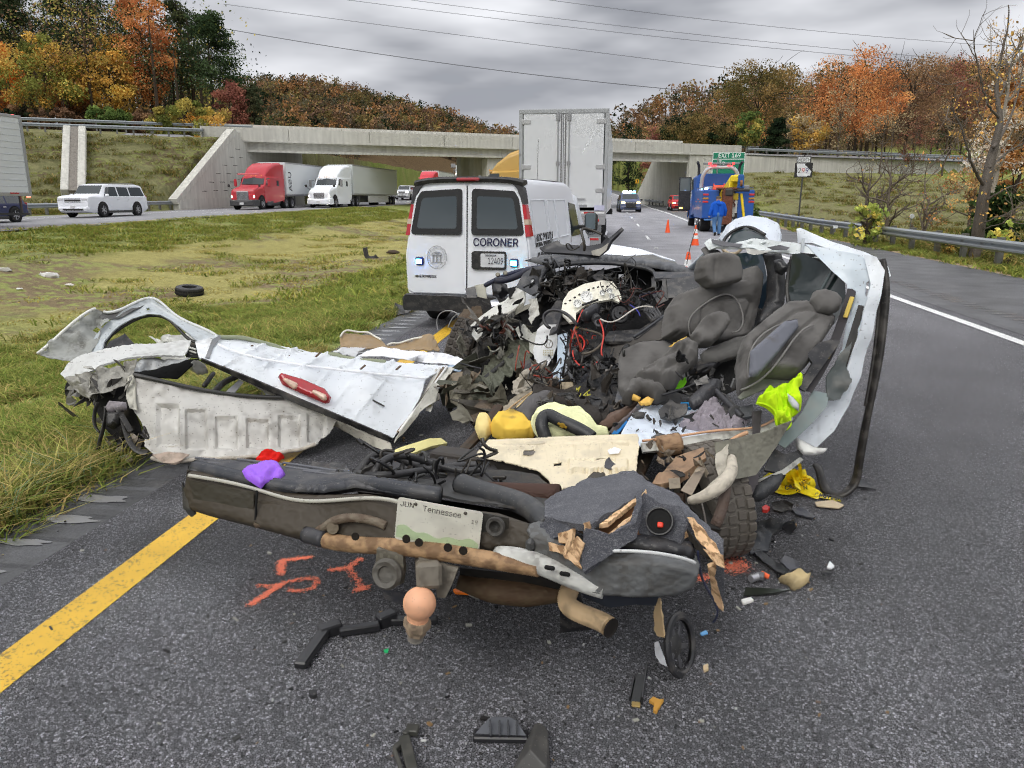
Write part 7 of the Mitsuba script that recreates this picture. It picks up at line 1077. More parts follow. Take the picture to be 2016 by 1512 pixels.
PW('shift_boot',[(1352,795,4.3),(1378,770,4.35),(1400,748,4.4),(1422,752,4.36),(1415,770,4.3),(1385,792,4.2),(1362,804,4.2)],.04,(.045,.045,.05),'satin',w=8,e=4); part(wk,'buckle',cat(box((0,0,0),(.03,.02,.06),.006,mat4(at(1445,755,4.2),0,ry=15))),(.2,.2,.2),'metal'); PL('rail_end',[(1455,802,4.1),(1482,796,4.1),(1484,818,4.02),(1462,822,4.05)],lin((70,72,74)),'satin',.03,e=5)
PL('green_sheet',[(1322,760,4.62),(1350,742,4.7),(1352,752,4.65),(1344,764,4.58),(1324,766,4.58)],lin((120,205,30)),'matte',.004,e=4,label='scrap of bright green cloth under the seat')
# ================================================================== TORN-OFF BODY SECTION AT LEFT
hp = thing('torn_body_section','torn white rear body section of the pickup lying across shoulder and grass at left','vehicle body'); CUR[0] = hp
def folds(xy):                                        # pressed ribs and dents of the big side panel
    x,y = xy[:,0],xy[:,1]; r = np.zeros(len(xy))
    for k in range(5): x0 = 500 + 78 * k; r += .022 * np.exp(-(((x - x0) * .5 + (y - 690) * .87) / 3.2) ** 2) * (y < 728)
    for k in range(3): r += .010 * np.exp(-(((x - 640 - 62 * k) * .62 + (y - 740) * .5) / 2.5) ** 2) * (y > 724)
    return r
PL('side_panel',[(418,672,5.78),(430,663,5.9),(502,672,6.0),(600,690,6.1),(700,705,6.15),(795,715,6.2),(880,719,6.2),(858,734,5.9),(838,745,5.72),(828,780,5.55),(800,830,5.38),(774,862,5.26),(764,857,5.26),(700,831,5.27),(600,789,5.3),(500,746,5.38),(394,706,5.5),(405,690,5.6)],lin((206,210,215)),'wpaint',.012,e=4,inner=[(500,706,5.55),(600,722,5.6),(720,735,5.66),(550,700,5.85),(700,720,5.95),(560,740,5.42),(680,785,5.42),(740,800,5.4)],ribs=folds,crump=.009,cs=4,jag=.5,g=dict(grime=.10),label='white bed side panel folded along its length')
for pts in ([(430,664,5.86),(502,673,5.97),(540,683,6.0),(600,692,6.06)],[(640,700,6.1),(700,706,6.12),(760,712,6.14)]): TB('bare_edge',pts,.018,lin((140,146,124)),'matte',26,6,wob=.03,g=dict(grime=.3))
TB('fold_crease',[(430,678,5.7),(500,703,5.57),(600,720,5.6),(720,734,5.66),(836,745,5.70)],.010,lin((226,228,232)),'wpaint',40,8)
for k,(x,y) in enumerate(((488,688),(560,708),(622,702),(710,727),(668,760),(780,728))): TB('rust_tear',[(x,y,5.80 - .0 * k if y < 712 else 5.62),(x + 9,y - 8,5.86 if y < 712 else 5.66)],.012,lin((92,72,58)),'rust',4,5,flat=.4)
for a,b in (((716,778,5.44),(757,800,5.40)),((718,780,5.44),(712,750,5.55))): TB('tear_line',[a,b],.006,(.05,.05,.05),'matte',8,5)
PL('black_gap_strip',[(396,706,5.47),(500,747,5.35),(600,790,5.27),(700,832,5.24),(766,860,5.22),(764,868,5.24),(690,838,5.28),(590,798,5.32),(490,754,5.4),(396,712,5.5)],(.025,.025,.026),'satin',.012,e=6)
PL('lower_flange',[(470,745,5.5),(600,800,5.36),(700,846,5.30),(768,872,5.24),(772,884,5.22),(762,890,5.22),(700,862,5.36),(620,820,5.46),(540,782,5.55)],lin((196,192,178)),'wpaint',.012,e=6,crump=.02,g=dict(grime=.3))
PL('pillar_band',[(418,668,5.74),(432,660,5.84),(436,664,5.84),(420,684,5.66),(412,704,5.5),(404,704,5.5)],lin((120,124,128)),'satin',.012,e=4)
tl = PW('tail_light',[(547,742,5.35),(554,734,5.36),(600,748,5.38),(640,766,5.36),(652,782,5.31),(649,793,5.29),(640,795,5.28),(600,778,5.30),(556,758,5.32)],.035,lin((158,26,34)),'glass',back=.02,w=7,e=3,label='long red tail light with two clear lamps')
for o_ in ([(556,748,5.305),(562,743,5.31),(588,755,5.32),(586,764,5.30),(578,767,5.285)],[(612,772,5.29),(618,766,5.305),(642,777,5.28),(644,788,5.26),(636,789,5.26)]): PW('clear_lamp',o_,.016,lin((206,178,158)),'glass',back=.01,w=4,e=3,parent=tl)
for k in range(4): TB('edge_strip',[(880 - k * 7,722 + k * 2,6.12 - .04 * k),(852 - k * 5,760 + k * 4,5.75 - .02 * k),(815 - k * 4,810 + k * 4,5.46),(786 - k * 3,850 + k,5.30)],.010,[lin((226,226,224)),lin((110,92,70)),lin((216,214,208)),lin((190,186,176))][k],'satin',30,6)
PL('end_flange',[(884,722,6.15),(898,722,6.15),(880,742,5.9),(862,764,5.75),(858,790,5.6),(840,800,5.5),(826,812,5.46),(800,846,5.34),(776,872,5.24),(788,848,5.3),(820,802,5.46),(850,756,5.72)],lin((190,188,178)),'wpaint',.01,e=5,crump=.03,g=dict(grime=.3))
PL('end_scrap',[(842,790,5.6),(860,775,5.7),(866,786,5.7),(850,798,5.62),(848,812,5.55),(838,808,5.55)],lin((206,202,190)),'wpaint',.005,e=4,crump=.04,jag=.7); PL('yellow_scrap',[(840,798,5.58),(850,792,5.6),(848,800,5.58)],lin((220,205,120)),'matte',.005,e=3)
PL('rear_skin',[(702,702,6.3),(722,690,6.4),(752,682,6.45),(800,690,6.4),(870,694,6.35),(905,704,6.25),(929,714,6.15),(900,718,6.18),(850,716,6.25),(800,708,6.3),(752,700,6.3)],lin((224,226,230)),'wpaint',.012,e=5,inner=[(820,698,6.25)],crump=.012,jag=.6,g=dict(grime=.1))
PL('blue_patch',[(880,720,6.2),(922,716,6.15),(905,732,6.05),(885,728,6.1)],lin((150,172,196)),'wpaint',.005,e=4)
for o_ in ([(669,664,7.0),(678,654,7.05),(722,657,7.1),(750,670,7.05),(772,684,6.9),(746,684,6.85),(716,684,6.8),(690,684,6.8),(668,684,6.85)],[(760,682,6.9),(800,672,7.0),(822,664,7.05),(846,663,7.05),(862,682,6.9),(864,686,6.8),(812,690,6.8),(770,692,6.8)]): PL('tan_liner',o_,lin((142,118,84)),'satin',.01,e=4,crump=.05,cs=4,jag=1.0,g=dict(grime=.25))
for p in ([(669,664,6.98),(678,653,7.03),(722,656,7.08),(750,669,7.03)],[(760,682,6.88),(800,671,6.98),(846,662,7.03)]): TB('torn_white_edge',p,.010,lin((220,218,208)),'matte',30,5,wob=.04)
PL('grey_tear',[(670,684,6.7),(720,682,6.75),(705,692,6.6),(700,700,6.5),(655,690,6.6)],lin((188,190,192)),'matte',.006,e=4,crump=.05,jag=1)
PL('crumpled_fin',[(74,696,5.55),(115,662,5.65),(156,627,5.75),(187,609,5.85),(202,615,5.85),(225,610,5.9),(212,640,5.8),(200,660,5.75),(186,680,5.65),(160,712,5.5),(130,712,5.5),(100,706,5.5)],lin((150,152,148)),'dirty',.006,e=4,crump=.09,cs=5,jag=.8,holes=[[(183,648,5.78),(190,643,5.8),(196,648,5.8),(192,656,5.77)]],g=dict(grime=.45),label='dull crumpled sheet metal fin')
TB('fin_edge',[(74,696,5.53),(115,661,5.63),(156,626,5.73),(187,608,5.83)],.012,lin((214,214,208)),'wpaint',30,6,wob=.03)
PL('fin_return',[(187,608,5.86),(204,614,5.86),(250,604,5.95),(298,588,6.05),(290,596,6.0),(262,612,5.9),(232,626,5.84),(205,632,5.82),(192,620,5.84)],(.06,.06,.06),'satin',.006,e=4,crump=.03)
PL('window_frame',[(172,700,5.62),(180,680,5.68),(190,662,5.74),(210,640,5.82),(245,612,5.9),(275,597,5.98),(298,588,6.02),(340,617,5.98),(382,640,5.95),(430,664,5.9),(424,672,5.82),(390,674,5.8),(362,652,5.86),(340,634,5.92),(316,621,5.95),(290,620,5.93),(262,628,5.88),(240,642,5.83),(222,656,5.78),(206,674,5.7),(203,690,5.62),(180,700,5.6)],lin((178,184,188)),'wpaint',.02,e=3,rim=.014,crump=.012,holes=[[(289,609,5.96),(294,607,5.97),(296,611,5.96),(291,613,5.95)]],g=dict(grime=.2),label='pale arched window frame')
TB('frame_outer_lip',[(204,614,5.86),(250,604,5.93),(298,587,6.03),(340,616,5.98),(382,639,5.94),(428,662,5.89)],.012,lin((200,202,200)),'wpaint',36,6); TB('window_rubber',[(206,688,5.68),(212,668,5.76),(245,641,5.86),(290,622,5.95),(318,623,5.96),(350,646,5.9),(386,674,5.82)],.013,(.02,.02,.02),'satin',40,6)
PL('black_lining',[(206,690,5.75),(215,672,5.85),(245,655,5.9),(268,679,5.8),(240,683,5.75)],(.03,.03,.033),'satin',.02,e=5,crump=.03)
rr = [(120,738,5.35),(136,716,5.45),(160,700,5.5),(200,690,5.56),(240,682,5.6),(300,678,5.66),(345,674,5.72),(376,672,5.74),(370,690,5.6),(364,702,5.5),(310,702,5.46),(262,706,5.4),(240,709,5.38),(200,722,5.3),(172,736,5.25),(150,756,5.2),(135,752,5.25)]
PL('roof_rail',rr,lin((192,193,190)),'wpaint',.02,e=3,crump=.016,cs=5,rim=.01,jag=.5,g=dict(grime=.28),label='crushed white roof side rail'); PL('roof_rail',[(384,673,5.74),(418,664,5.8),(412,704,5.52),(392,704,5.5),(388,690,5.58)],lin((216,218,220)),'wpaint',.02,e=4); PL('rail_gap',[(370,675,5.8),(390,675,5.78),(394,704,5.56),(366,702,5.58)],(.02,.02,.02),'matte',.01,e=4)
for k in range(3): TB('gap_rib',[(372 + k,684 + 7 * k,5.62),(386 + k,688 + 7 * k,5.6)],.008,lin((180,180,172)),'wpaint',4,5)
PL('crushed_sheet',[(132,745,5.2),(160,735,5.15),(190,722,5.2),(245,710,5.3),(270,712,5.3),(256,735,5.2),(250,750,5.15),(200,770,5.05),(170,785,5.0),(150,772,5.1)],lin((150,148,140)),'dirty',.006,e=4,crump=.14,cs=6,jag=1,g=dict(grime=.45)); PL('crushed_sheet',[(250,712,5.4),(310,706,5.5),(372,704,5.5),(330,718,5.45),(285,728,5.4),(262,732,5.3)],lin((170,174,176)),'wpaint',.006,e=4,crump=.06,cs=6)
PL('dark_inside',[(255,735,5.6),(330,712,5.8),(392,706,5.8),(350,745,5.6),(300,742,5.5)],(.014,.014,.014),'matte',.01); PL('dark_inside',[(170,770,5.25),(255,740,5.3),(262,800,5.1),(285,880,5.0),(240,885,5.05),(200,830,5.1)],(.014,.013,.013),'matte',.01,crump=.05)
def tail_ribs(xy):
    x,y = xy[:,0],xy[:,1]; r = np.zeros(len(xy))
    for x0,x1,y0,y1 in ((308,352,796,878),(366,406,806,884),(424,467,819,884),(486,528,824,882),(548,590,818,880),(606,642,812,870)):
        d = np.minimum(np.minimum(x - x0,x1 - x),np.minimum(y - y0,y1 - y)); r -= .028 * np.clip(d / 4 + .3,0,1)
    return r
PL('tailgate_skin',[(262,738,5.2),(300,745,5.2),(400,768,5.26),(480,778,5.32),(560,783,5.4),(660,812,5.42),(664,826,5.36),(650,852,5.25),(620,876,5.1),(560,893,5.02),(470,903,4.94),(400,903,4.92),(340,912,4.86),(312,904,4.88),(284,878,4.95),(286,848,5.0),(272,822,5.05),(256,800,5.08),(254,770,5.14)],lin((184,183,177)),'wpaint',.012,e=3,inner=[(340,830,4.98),(470,845,5.06),(570,840,5.16),(620,830,5.26)],ribs=tail_ribs,crump=.022,cs=4,jag=.5,g=dict(grime=.42),label='dirty white tailgate inner skin with six pressed recesses')
TB('black_seal',[(262,738,5.19),(300,746,5.19),(400,768,5.24),(480,779,5.3),(560,782,5.36)],.016,(.025,.024,.023),'satin',40,6); TB('bottom_rim',[(300,900,4.88),(340,910,4.85),(400,902,4.90),(470,902,4.93),(560,892,5.0),(620,876,5.08)],.014,lin((176,168,156)),'dirty',40,6,wob=.03,g=dict(grime=.4))
PL('left_flange',[(250,742,5.18),(262,736,5.18),(266,772,5.12),(270,808,5.04),(258,805,5.06),(250,780,5.12)],lin((190,188,176)),'dirty',.02,e=4,crump=.03,g=dict(grime=.4)); PL('grime_lump',[(300,895,4.84),(330,888,4.86),(372,893,4.86),(345,912,4.8),(318,910,4.82)],lin((178,160,144)),'dirty',.02,e=4,crump=.05)
PW('fluffy_pad',[(206,806,5.0),(218,790,5.05),(248,792,5.02),(250,806,4.98),(214,812,4.98)],.03,lin((140,134,138)),'fabric',w=5,e=3,crump=.03,cs=30,grime=.5); PW('dark_block',[(210,812,4.98),(245,808,5.0),(235,836,4.95),(222,846,4.94),(212,840,4.95)],.05,(.02,.02,.021),'satin',w=5,e=4)
for o_ in ([(192,792,5.05),(186,815,5.02),(188,840,4.98),(198,852,4.96)],[(208,800,5.0),(206,830,4.96),(198,862,4.92),(193,885,4.9)],[(240,820,4.98),(248,850,4.95),(262,880,4.92),(290,892,4.9)],[(230,800,5.0),(246,830,4.96),(258,850,4.95)]): TB('hanging_strap',o_,.022,(.024,.023,.022),'satin',24,6,flat=.4)
TB('inner_brace',[(402,760,5.55),(420,735,5.75)],.018,(.03,.03,.03),'satin',6,6); TB('inner_brace',[(424,772,5.45),(450,748,5.7),(470,740,5.8)],.025,(.03,.03,.032),'satin',8,6); PL('inner_brace',[(440,775,5.45),(470,748,5.75),(480,752,5.75),(460,776,5.45)],lin((150,152,158)),'satin',.006,e=5)
PL('crumpled_lining',[(300,712,6.0),(330,700,6.1),(380,700,6.1),(360,720,6.0),(330,735,5.9),(310,730,5.95)],lin((190,190,184)),'matte',.005,e=4,crump=.08,jag=1); PW('white_cloth',[(370,725,5.8),(385,712,5.85),(404,716,5.8),(408,728,5.7),(386,734,5.7)],.04,lin((220,218,212)),'fabric',w=6,e=3,crump=.05,cs=14); PL('crumpled_lining',[(300,672,6.6),(330,660,6.6),(370,655,6.6),(398,655,6.6),(420,664,6.4),(380,676,6.4),(330,680,6.4)],lin((196,196,190)),'matte',.005,e=4,crump=.1,cs=7,jag=1.2)
scraps('scrap_metal',40,(190,765),(28,20),(5.1,5.4),[(120,118,112),(70,68,66),(160,158,150),(30,30,30)],(8,26),21); scraps('scrap_metal',26,(250,875),(22,14),(4.95,5.1),[(40,38,37),(90,86,80),(150,140,128)],(8,22),22)

# ================================================================== LOOSE THINGS
def loose(name,label,cat_,group=None): CUR[0] = thing(name,label,cat_,group); return CUR[0]
def sPW(name,label,cat_,out,bulge,col,mat='fabric',group=None,**k):
    q = {a: k.pop(a) for a in ('back','w','e','inner','crump','cs','seed','holes','p','dirv','seam') if a in k}; return single(name,label,cat_,pillow(out,bulge,**q),col,mat,group=group,smooth=True,**k)
def sPL(name,label,cat_,out,th,col,mat='satin',group=None,**k):
    q = {a: k.pop(a) for a in ('holes','inner','e','crump','cs','seed','jag','rim','ribs') if a in k}; return single(name,label,cat_,plate(out,th,**q),col,mat,group=group,**k)
sPW('glove','purple disposable glove draped over the left end of the bumper','glove',[(476,928,2.90),(490,917,2.96),(522,910,3.0),(548,914,2.99),(562,934,2.92),(552,945,2.88),(525,950,2.85),(514,963,2.83),(500,954,2.84),(484,942,2.86)],.022,lin((150,92,222)),'satin',back=.012,w=10,e=2.5,crump=.07,cs=20)
g0 = lambda px,py,z=0.0: (px,py,float(gr(px,py,z)[1]))
sPW('red_cloth','crumpled red cloth on the yellow line beside the tailgate skin','cloth',[g0(502,908,.03),g0(514,890,.08),g0(535,884,.10),g0(556,896,.05),g0(562,900,.04),g0(544,910,.03),g0(520,914,.02)],.03,lin((205,36,30)),'fabric',w=6,e=2.5,crump=.14,cs=18)
vt = loose('safety_vest','bright yellow green high visibility vest draped over the torn cab corner','vest'); HV = lin((188,226,30))
PW('cloth',[(1487,796,3.95),(1506,775,4.0),(1535,762,4.05),(1562,752,4.1),(1572,735,4.15),(1580,742,4.13),(1578,758,4.08),(1570,766,4.0),(1579,788,3.9),(1576,808,3.86),(1558,822,3.86),(1559,838,3.82),(1542,848,3.82),(1526,838,3.84),(1523,818,3.86),(1506,804,3.9)],.05,HV,back=.03,w=10,e=2.5,crump=.16,cs=13,seam=lambda xy: sum(seam_line(q,.035,3)(xy) for q in ([(1500,785),(1530,778),(1540,800),(1545,830)],[(1510,800),(1525,790),(1532,815)],[(1555,765),(1545,785),(1560,815)],[(1500,795),(1525,772),(1555,768)])))
PW('reflective_patch',[(1550,774,3.88),(1562,782,3.86),(1574,796,3.84),(1573,810,3.83),(1560,802,3.84),(1552,790,3.86)],.012,lin((186,188,192)),'satin',w=4,e=3,dirv=(-.1,-.9,.4)); TB('binding',[(1490,794,3.90),(1515,800,3.86),(1528,815,3.83),(1530,836,3.81),(1545,846,3.79),(1556,836,3.79),(1554,824,3.81),(1546,828,3.80),(1550,800,3.82)],.006,HV * .95,'fabric',50,6)
fm = loose('foam_block','torn yellow seat foam block at the left end of the cream panel','foam'); PW('foam',[(965,836,4.25),(978,822,4.35),(1002,817,4.4),(1028,823,4.38),(1046,842,4.28),(1054,858,4.2),(1015,862,4.15),(988,863,4.15),(970,850,4.2)],.055,lin((226,188,78)),'matte',back=.05,w=9,p=3.5,e=2.5,crump=.06,cs=12,grime=.22); PW('pale_foam',[(934,842,4.3),(942,822,4.38),(958,818,4.4),(967,826,4.36),(968,852,4.25),(956,864,4.2),(942,862,4.22)],.06,lin((226,206,140)),'matte',back=.04,w=10,e=3,crump=.04,cs=14,grime=.3,label='paler foam lump')
sPL('foam_strip','pale yellow foam strip lying on the asphalt right of the white panel','foam',[g0(760,893,.03),g0(790,880,.05),g0(845,863,.07),g0(868,862,.06),g0(881,872,.03),g0(850,878,.03),g0(815,891,.02),g0(776,898,.02)],.03,lin((222,214,150)),'matte',e=5,grime=.15)
ab = loose('airbag','deflated pale yellow airbag around a black steering wheel piece','airbag'); PW('airbag_cloth',[(1044,832,4.15),(1056,812,4.25),(1078,803,4.3),(1112,803,4.3),(1145,814,4.2),(1166,832,4.1),(1176,847,4.05),(1200,850,4.0),(1198,858,3.96),(1120,860,3.9),(1062,862,3.95),(1050,850,4.05)],.07,lin((222,224,176)),'fabric',back=.05,w=22,e=3,crump=.09,cs=9)
sw = TB('steering_wheel',[(1076,872,3.88),(1068,845,3.9),(1067,828,3.93),(1076,818,3.96),(1095,824,3.92),(1125,838,3.86),(1152,852,3.82),(1166,862,3.8)],.035,lin((40,41,44)),'satin',40,12,label='black steering wheel rim and hub'); Me = mat4(at(1107,838,3.82)); part(sw,'emblem',cat(tf(box((0,0,0),(.055,.006,.014),.003),Me @ rot(rx=-10,ry=28)),tf(box((0,0,0),(.022,.007,.026),.003),Me @ rot(rx=-10,ry=28))),lin((176,140,50)),'metal')
ct = loose('caution_tape','crumpled bundle of yellow caution tape on the asphalt under the cab corner','caution tape'); rgt = np.random.default_rng(4); YT = lin((245,225,40))
for i in range(9):
    c = gr(1556 + rgt.uniform(-16,16),968 + rgt.uniform(-6,6)); pts_ = c + np.c_[rgt.normal(0,.045,7),rgt.normal(0,.04,7),np.abs(rgt.normal(.05,.03,7)) + .005]; part(ct,'tape_loop',strip(pts_,.05,.0015,30,up=unit(rgt.normal(size=3) + (0,0,1))),YT,'plastic',smooth=True)
part(ct,'tape_end',strip([gr(1575,968,.03),gr(1600,975,.02),gr(1640,982,.012),gr(1655,985,.008)],.035,.0015,20),YT,'plastic',smooth=True)
for k in range(6): part(ct,'lettering',letters('CAUTION'[k % 7:k % 7 + 3],.022,gr(1604 + k * 8,977 + k * 1.5,.022 - .002 * k),(.9,-.2,-.02),(.1,.3,.6),True,.001),(.02,.02,.02),'satin',smooth=False)
for k in range(7): part(ct,'lettering',letters('CAUTION'[k % 7:][:2],.024,gr(1540 + 6 * k,962 - (k % 3) * 7,.05) + (0,-.05,.01),(.8,-.2,.3 * (-1) ** k),(-.2,.2,.8),True,.001),(.02,.02,.02),'satin',smooth=False)
BLKP,GRYP = (.022,.022,.024),lin((74,74,77))

def deb(label,out,col=BLKP,th=.006,name='debris',cat_='debris',z=None,mat='satin',group=None,**k): return sPL(name,label,cat_,[g0(*p) if len(p) == 3 else g0(p[0],p[1],.02) for p in out],th,col,mat,group=group,**{**dict(e=4),**k})
b1 = loose('black_trim_strip','long bent black plastic trim strip left of the tow ball on the road','trim'); 
for a,b,w_,h_ in (((590,1312),(640,1242),.05,.03),((628,1246),(672,1232),.055,.05),((668,1244),(748,1232),.04,.035),((744,1226),(778,1212),.055,.06),((770,1222),(862,1220),.04,.03)): part(b1,'section',beam(gr(*a,.02),gr(*b,.025),w_,h_,.006),BLKP,'plastic')
r1 = loose('black_trim_piece','black ribbed plastic trim piece lying at the bottom middle of the road','trim'); part(r1,'base',beam(gr(932,1448,.015),gr(1040,1450,.015),.05,.022,.005),BLKP,'plastic'); PL('face',[g0(936,1444,.03),g0(962,1414,.05),g0(972,1411,.05),g0(1004,1412,.05),g0(1018,1420,.05),g0(1036,1448,.03)],lin((88,90,96)),'plastic',.008,g=dict(grime=.1))
for x in (966,984,1001,1018): part(r1,'rib',beam(gr(x - 1,1418,.062),gr(x,1450,.035),.006,.012,.001),lin((44,45,48)),'plastic')
single('grey_plastic_wedge','grey pointed plastic wedge at the bottom edge beside the ribbed trim','plastic piece',hull((gr(1015,1520,.01),.012),(gr(1076,1520,.01),.012),(gr(1060,1436,.02),.02),(gr(1072,1440,.03),.012),(gr(1045,1480,.075),.008),(gr(1072,1510,.05),.008)),lin((70,69,66)),'satin',grime=.25,smooth=20)
b2 = loose('bent_bracket','bent dark grey bracket at the bottom edge left of the ribbed trim','bracket'); 
for a,b,w_ in (((776,1476),(792,1520),.012),((776,1476),(800,1455),.02),((796,1452),(812,1518),.035),((800,1436),(824,1438),.04),((796,1448),(812,1432),.02)): part(b2,'arm',beam(gr(*a,.02),gr(*b,.02),w_,.022,.003),lin((62,62,58)),'satin',grime=.2)
c2 = loose('plastic_channel','dark plastic channel strip with a tan tip right of the bottom centre','plastic piece'); part(c2,'floor',beam(gr(1250,1388,.008),gr(1262,1328,.008),.035,.008,.002),(.015,.016,.016),'plastic'); part(c2,'wall',beam(gr(1264,1380,.02),gr(1273,1312,.02),.006,.035,.001),BLKP,'plastic'); part(c2,'wall',beam(gr(1240,1375,.012),gr(1248,1335,.012),.006,.022,.001),BLKP,'plastic'); part(c2,'tip',beam(gr(1252,1392,.012),gr(1252,1382,.012),.03,.006,.002),lin((150,126,70)),'satin')
deb('orange brown foam scrap lower right of the road near the dark channel',[(1278,1378),(1286,1371),(1298,1376),(1306,1374),(1300,1388),(1292,1399),(1286,1396),(1288,1384)],lin((190,142,66)),.012,'foam_scrap','foam',mat='matte',jag=.5,crump=.01)
deb('small black plastic block alone on the lower left asphalt',[(608,1358),(624,1358),(624,1366),(616,1370),(609,1366)],BLKP,.015,'plastic_block','plastic piece')
deb('small bright green chip on the asphalt below the tow ball',[(755,1279),(765,1276),(764,1284),(757,1285)],lin((20,190,110)),.003,'green_chip','debris',e=2)
for lab,o_,c,th in (('white rectangular chip below the dark green glass shard',[(1459,1180),(1478,1175),(1484,1181),(1464,1188)],(228,228,222),.01),('white triangular chip alone on the right asphalt',[(1628,1116),(1634,1104),(1643,1114),(1636,1119)],(226,228,230),.008),('tan cardboard strip under the end of the black door seal',[(1604,988),(1640,984),(1662,994),(1652,1000),(1608,996)],(190,172,140),.006),('cream wood chip beside the round speaker frame',[(1384,1310),(1394,1306),(1395,1316),(1386,1320)],(212,190,150),.01),('pale blue plastic clip right of the round speaker frame',[(1378,1246),(1390,1240),(1394,1246),(1382,1250)],(110,170,220),.006),('small red plastic lens chip beside the yellow caution tape',[(1500,998),(1508,993),(1516,998),(1510,1004),(1502,1003)],(225,45,35),.02),('orange lens fragment under the muffler',[(892,1160),(905,1156),(930,1162),(924,1168),(896,1166)],(235,120,30),.01),('grey plastic shard beside the orange lens fragment',[(922,1170),(950,1166),(958,1174),(940,1178)],(140,138,130),.006)):
    deb(lab,o_,lin(c),th,'debris_chip','debris',e=3,grime=.1)
deb('dark green triangular glass shard right of the rear tyre',[(1468,1156),(1556,1160),(1530,1166),(1464,1172)],(.022,.026,.02),.006,'glass_shard','glass shard',mat='glass')
sPW('work_glove','dirty tan work glove on the asphalt right of the rear tyre','glove',[g0(1530,1140,.02),g0(1545,1132,.03),g0(1575,1124,.04),g0(1588,1132,.03),g0(1597,1128,.02),g0(1592,1144,.02),g0(1576,1154,.02),g0(1560,1160,.02),g0(1552,1148,.02)],.025,lin((188,168,128)),'fabric',w=5,e=2.5,crump=.05,cs=26,grime=.3)
for i,(lab,o_,c) in enumerate((('broad black trim panel flat on the road right of the rear tyre',[(1470,1030),(1500,1036,.06),(1520,1050,.05),(1512,1085),(1478,1090),(1470,1060)],(58,60,64)),('black plastic plate with a raised corner below the caution tape',[(1490,1030),(1520,1020,.06),(1548,1030,.05),(1520,1056),(1502,1058)],(30,31,34)),('pointed black plastic blade below the caution tape',[(1556,1000),(1580,1000,.03),(1606,1016),(1600,1020),(1566,1012)],(60,61,68)),('black plastic shard right of the hanging door seal',[(1684,956),(1700,944,.04),(1712,954,.03),(1726,964),(1710,962),(1694,960)],(40,41,46)),('narrow black plastic strip running down from the trim panel',[(1480,1075),(1492,1082,.02),(1560,1128),(1540,1132),(1490,1098)],(34,35,37)),('grey plastic corner piece beside the narrow strip',[(1536,1108),(1546,1094,.03),(1572,1104,.03),(1574,1118),(1556,1124)],(66,68,74)),('crumpled black scrap below the caution tape bundle',[(1520,990),(1545,984,.06),(1562,992,.06),(1558,1004),(1538,1008),(1522,1002)],(40,36,33)),('black bracket scrap above the narrow strip',[(1540,1034),(1566,1022,.07),(1568,1040,.05),(1556,1050),(1544,1044)],(28,28,30)),('thin dark sliver on the right asphalt near the white triangle',[(1616,1124),(1640,1126),(1636,1130),(1618,1129)],(46,47,50)))): deb(lab,o_,lin(c),.008,'black_plastic_piece','plastic piece',group=None,crump=.02,cs=12,rim=.004)
cp = loose('chrome_socket','small chrome plug with orange paint beside the tan glove','plug'); part(cp,'body',tube([gr(1478,1140,.03),gr(1494,1134,.03)],.018,12),(.5,.5,.52),'metal'); part(cp,'cap',tube([gr(1494,1134,.03),gr(1504,1136,.03)],.022,10),(.10,.10,.11),'satin'); part(cp,'orange_dab',tube([gr(1498,1128,.03),gr(1514,1136,.02)],.012,8),lin((235,110,70)),'matte')
rd_ = loose('round_speaker','round black speaker frame leaning on edge under the bumper end','speaker'); c0 = at(1340,1270,2.62); nrm_ = unit(np.array([.80,-.55,.28])); MS = frame(c0,unit(np.cross(nrm_,[0,0,1])),np.cross(nrm_,unit(np.cross(nrm_,[0,0,1]))),nrm_)
part(rd_,'ring',tf(lathe([(.092,-.01),(.118,-.012),(.124,0),(.118,.008),(.1,.01),(.092,.004)],40),MS),(.025,.025,.027),'satin',grime=.3); part(rd_,'basket',tf(cat([box((0,.056,-.02),(.022,.075,.008),.003,rot(rz=a)) for a in range(0,360,60)]),MS),(.07,.07,.075),'satin'); part(rd_,'magnet',tf(lathe([(0,-.05),(.045,-.05),(.05,-.045),(.05,-.02),(.03,-.012),(0,-.012)],24),MS),(.03,.03,.03),'satin')
PL('cone_paper',[(1288,1265,2.66),(1296,1262,2.66),(1306,1290,2.6),(1332,1312,2.56),(1326,1318,2.55),(1300,1306,2.58),(1290,1290,2.62)],lin((214,216,220)),'satin',.006,e=4); PL('dark_side',[(1292,1258,2.68),(1306,1268,2.64),(1322,1300,2.57),(1310,1295,2.59),(1296,1280,2.64)],lin((70,72,74)),'satin',.01,e=4)
PL('wood_post',[(1288,1186,2.45),(1300,1184,2.44),(1306,1240,2.5),(1308,1256,2.52),(1292,1250,2.53),(1287,1240,2.52)],lin((206,178,136)),'matte',.02,e=4,jag=.8,g=dict(grime=.3))
single('thin_wire','thin dark blue wire hanging from the speaker box to the road','wire',tube(line([(1374,1085,2.22),(1380,1130,2.3),(1396,1165,2.45),(1412,1200,2.6),(1404,1225,2.72)]),.004,6,40),(.03,.035,.09),'plastic',smooth=True)
vd = loose('torn_liner','torn black plastic liner at the grass edge behind the van','plastic piece'); PL('sheet',[(744,612,12.3),(772,608,12.2),(774,595,12.2),(792,600,12.1),(812,604,11.9),(800,612,11.8),(776,618,11.9),(748,618,12.1)],(.02,.02,.021),'satin',.01,e=3,crump=.15,cs=2,jag=.6)
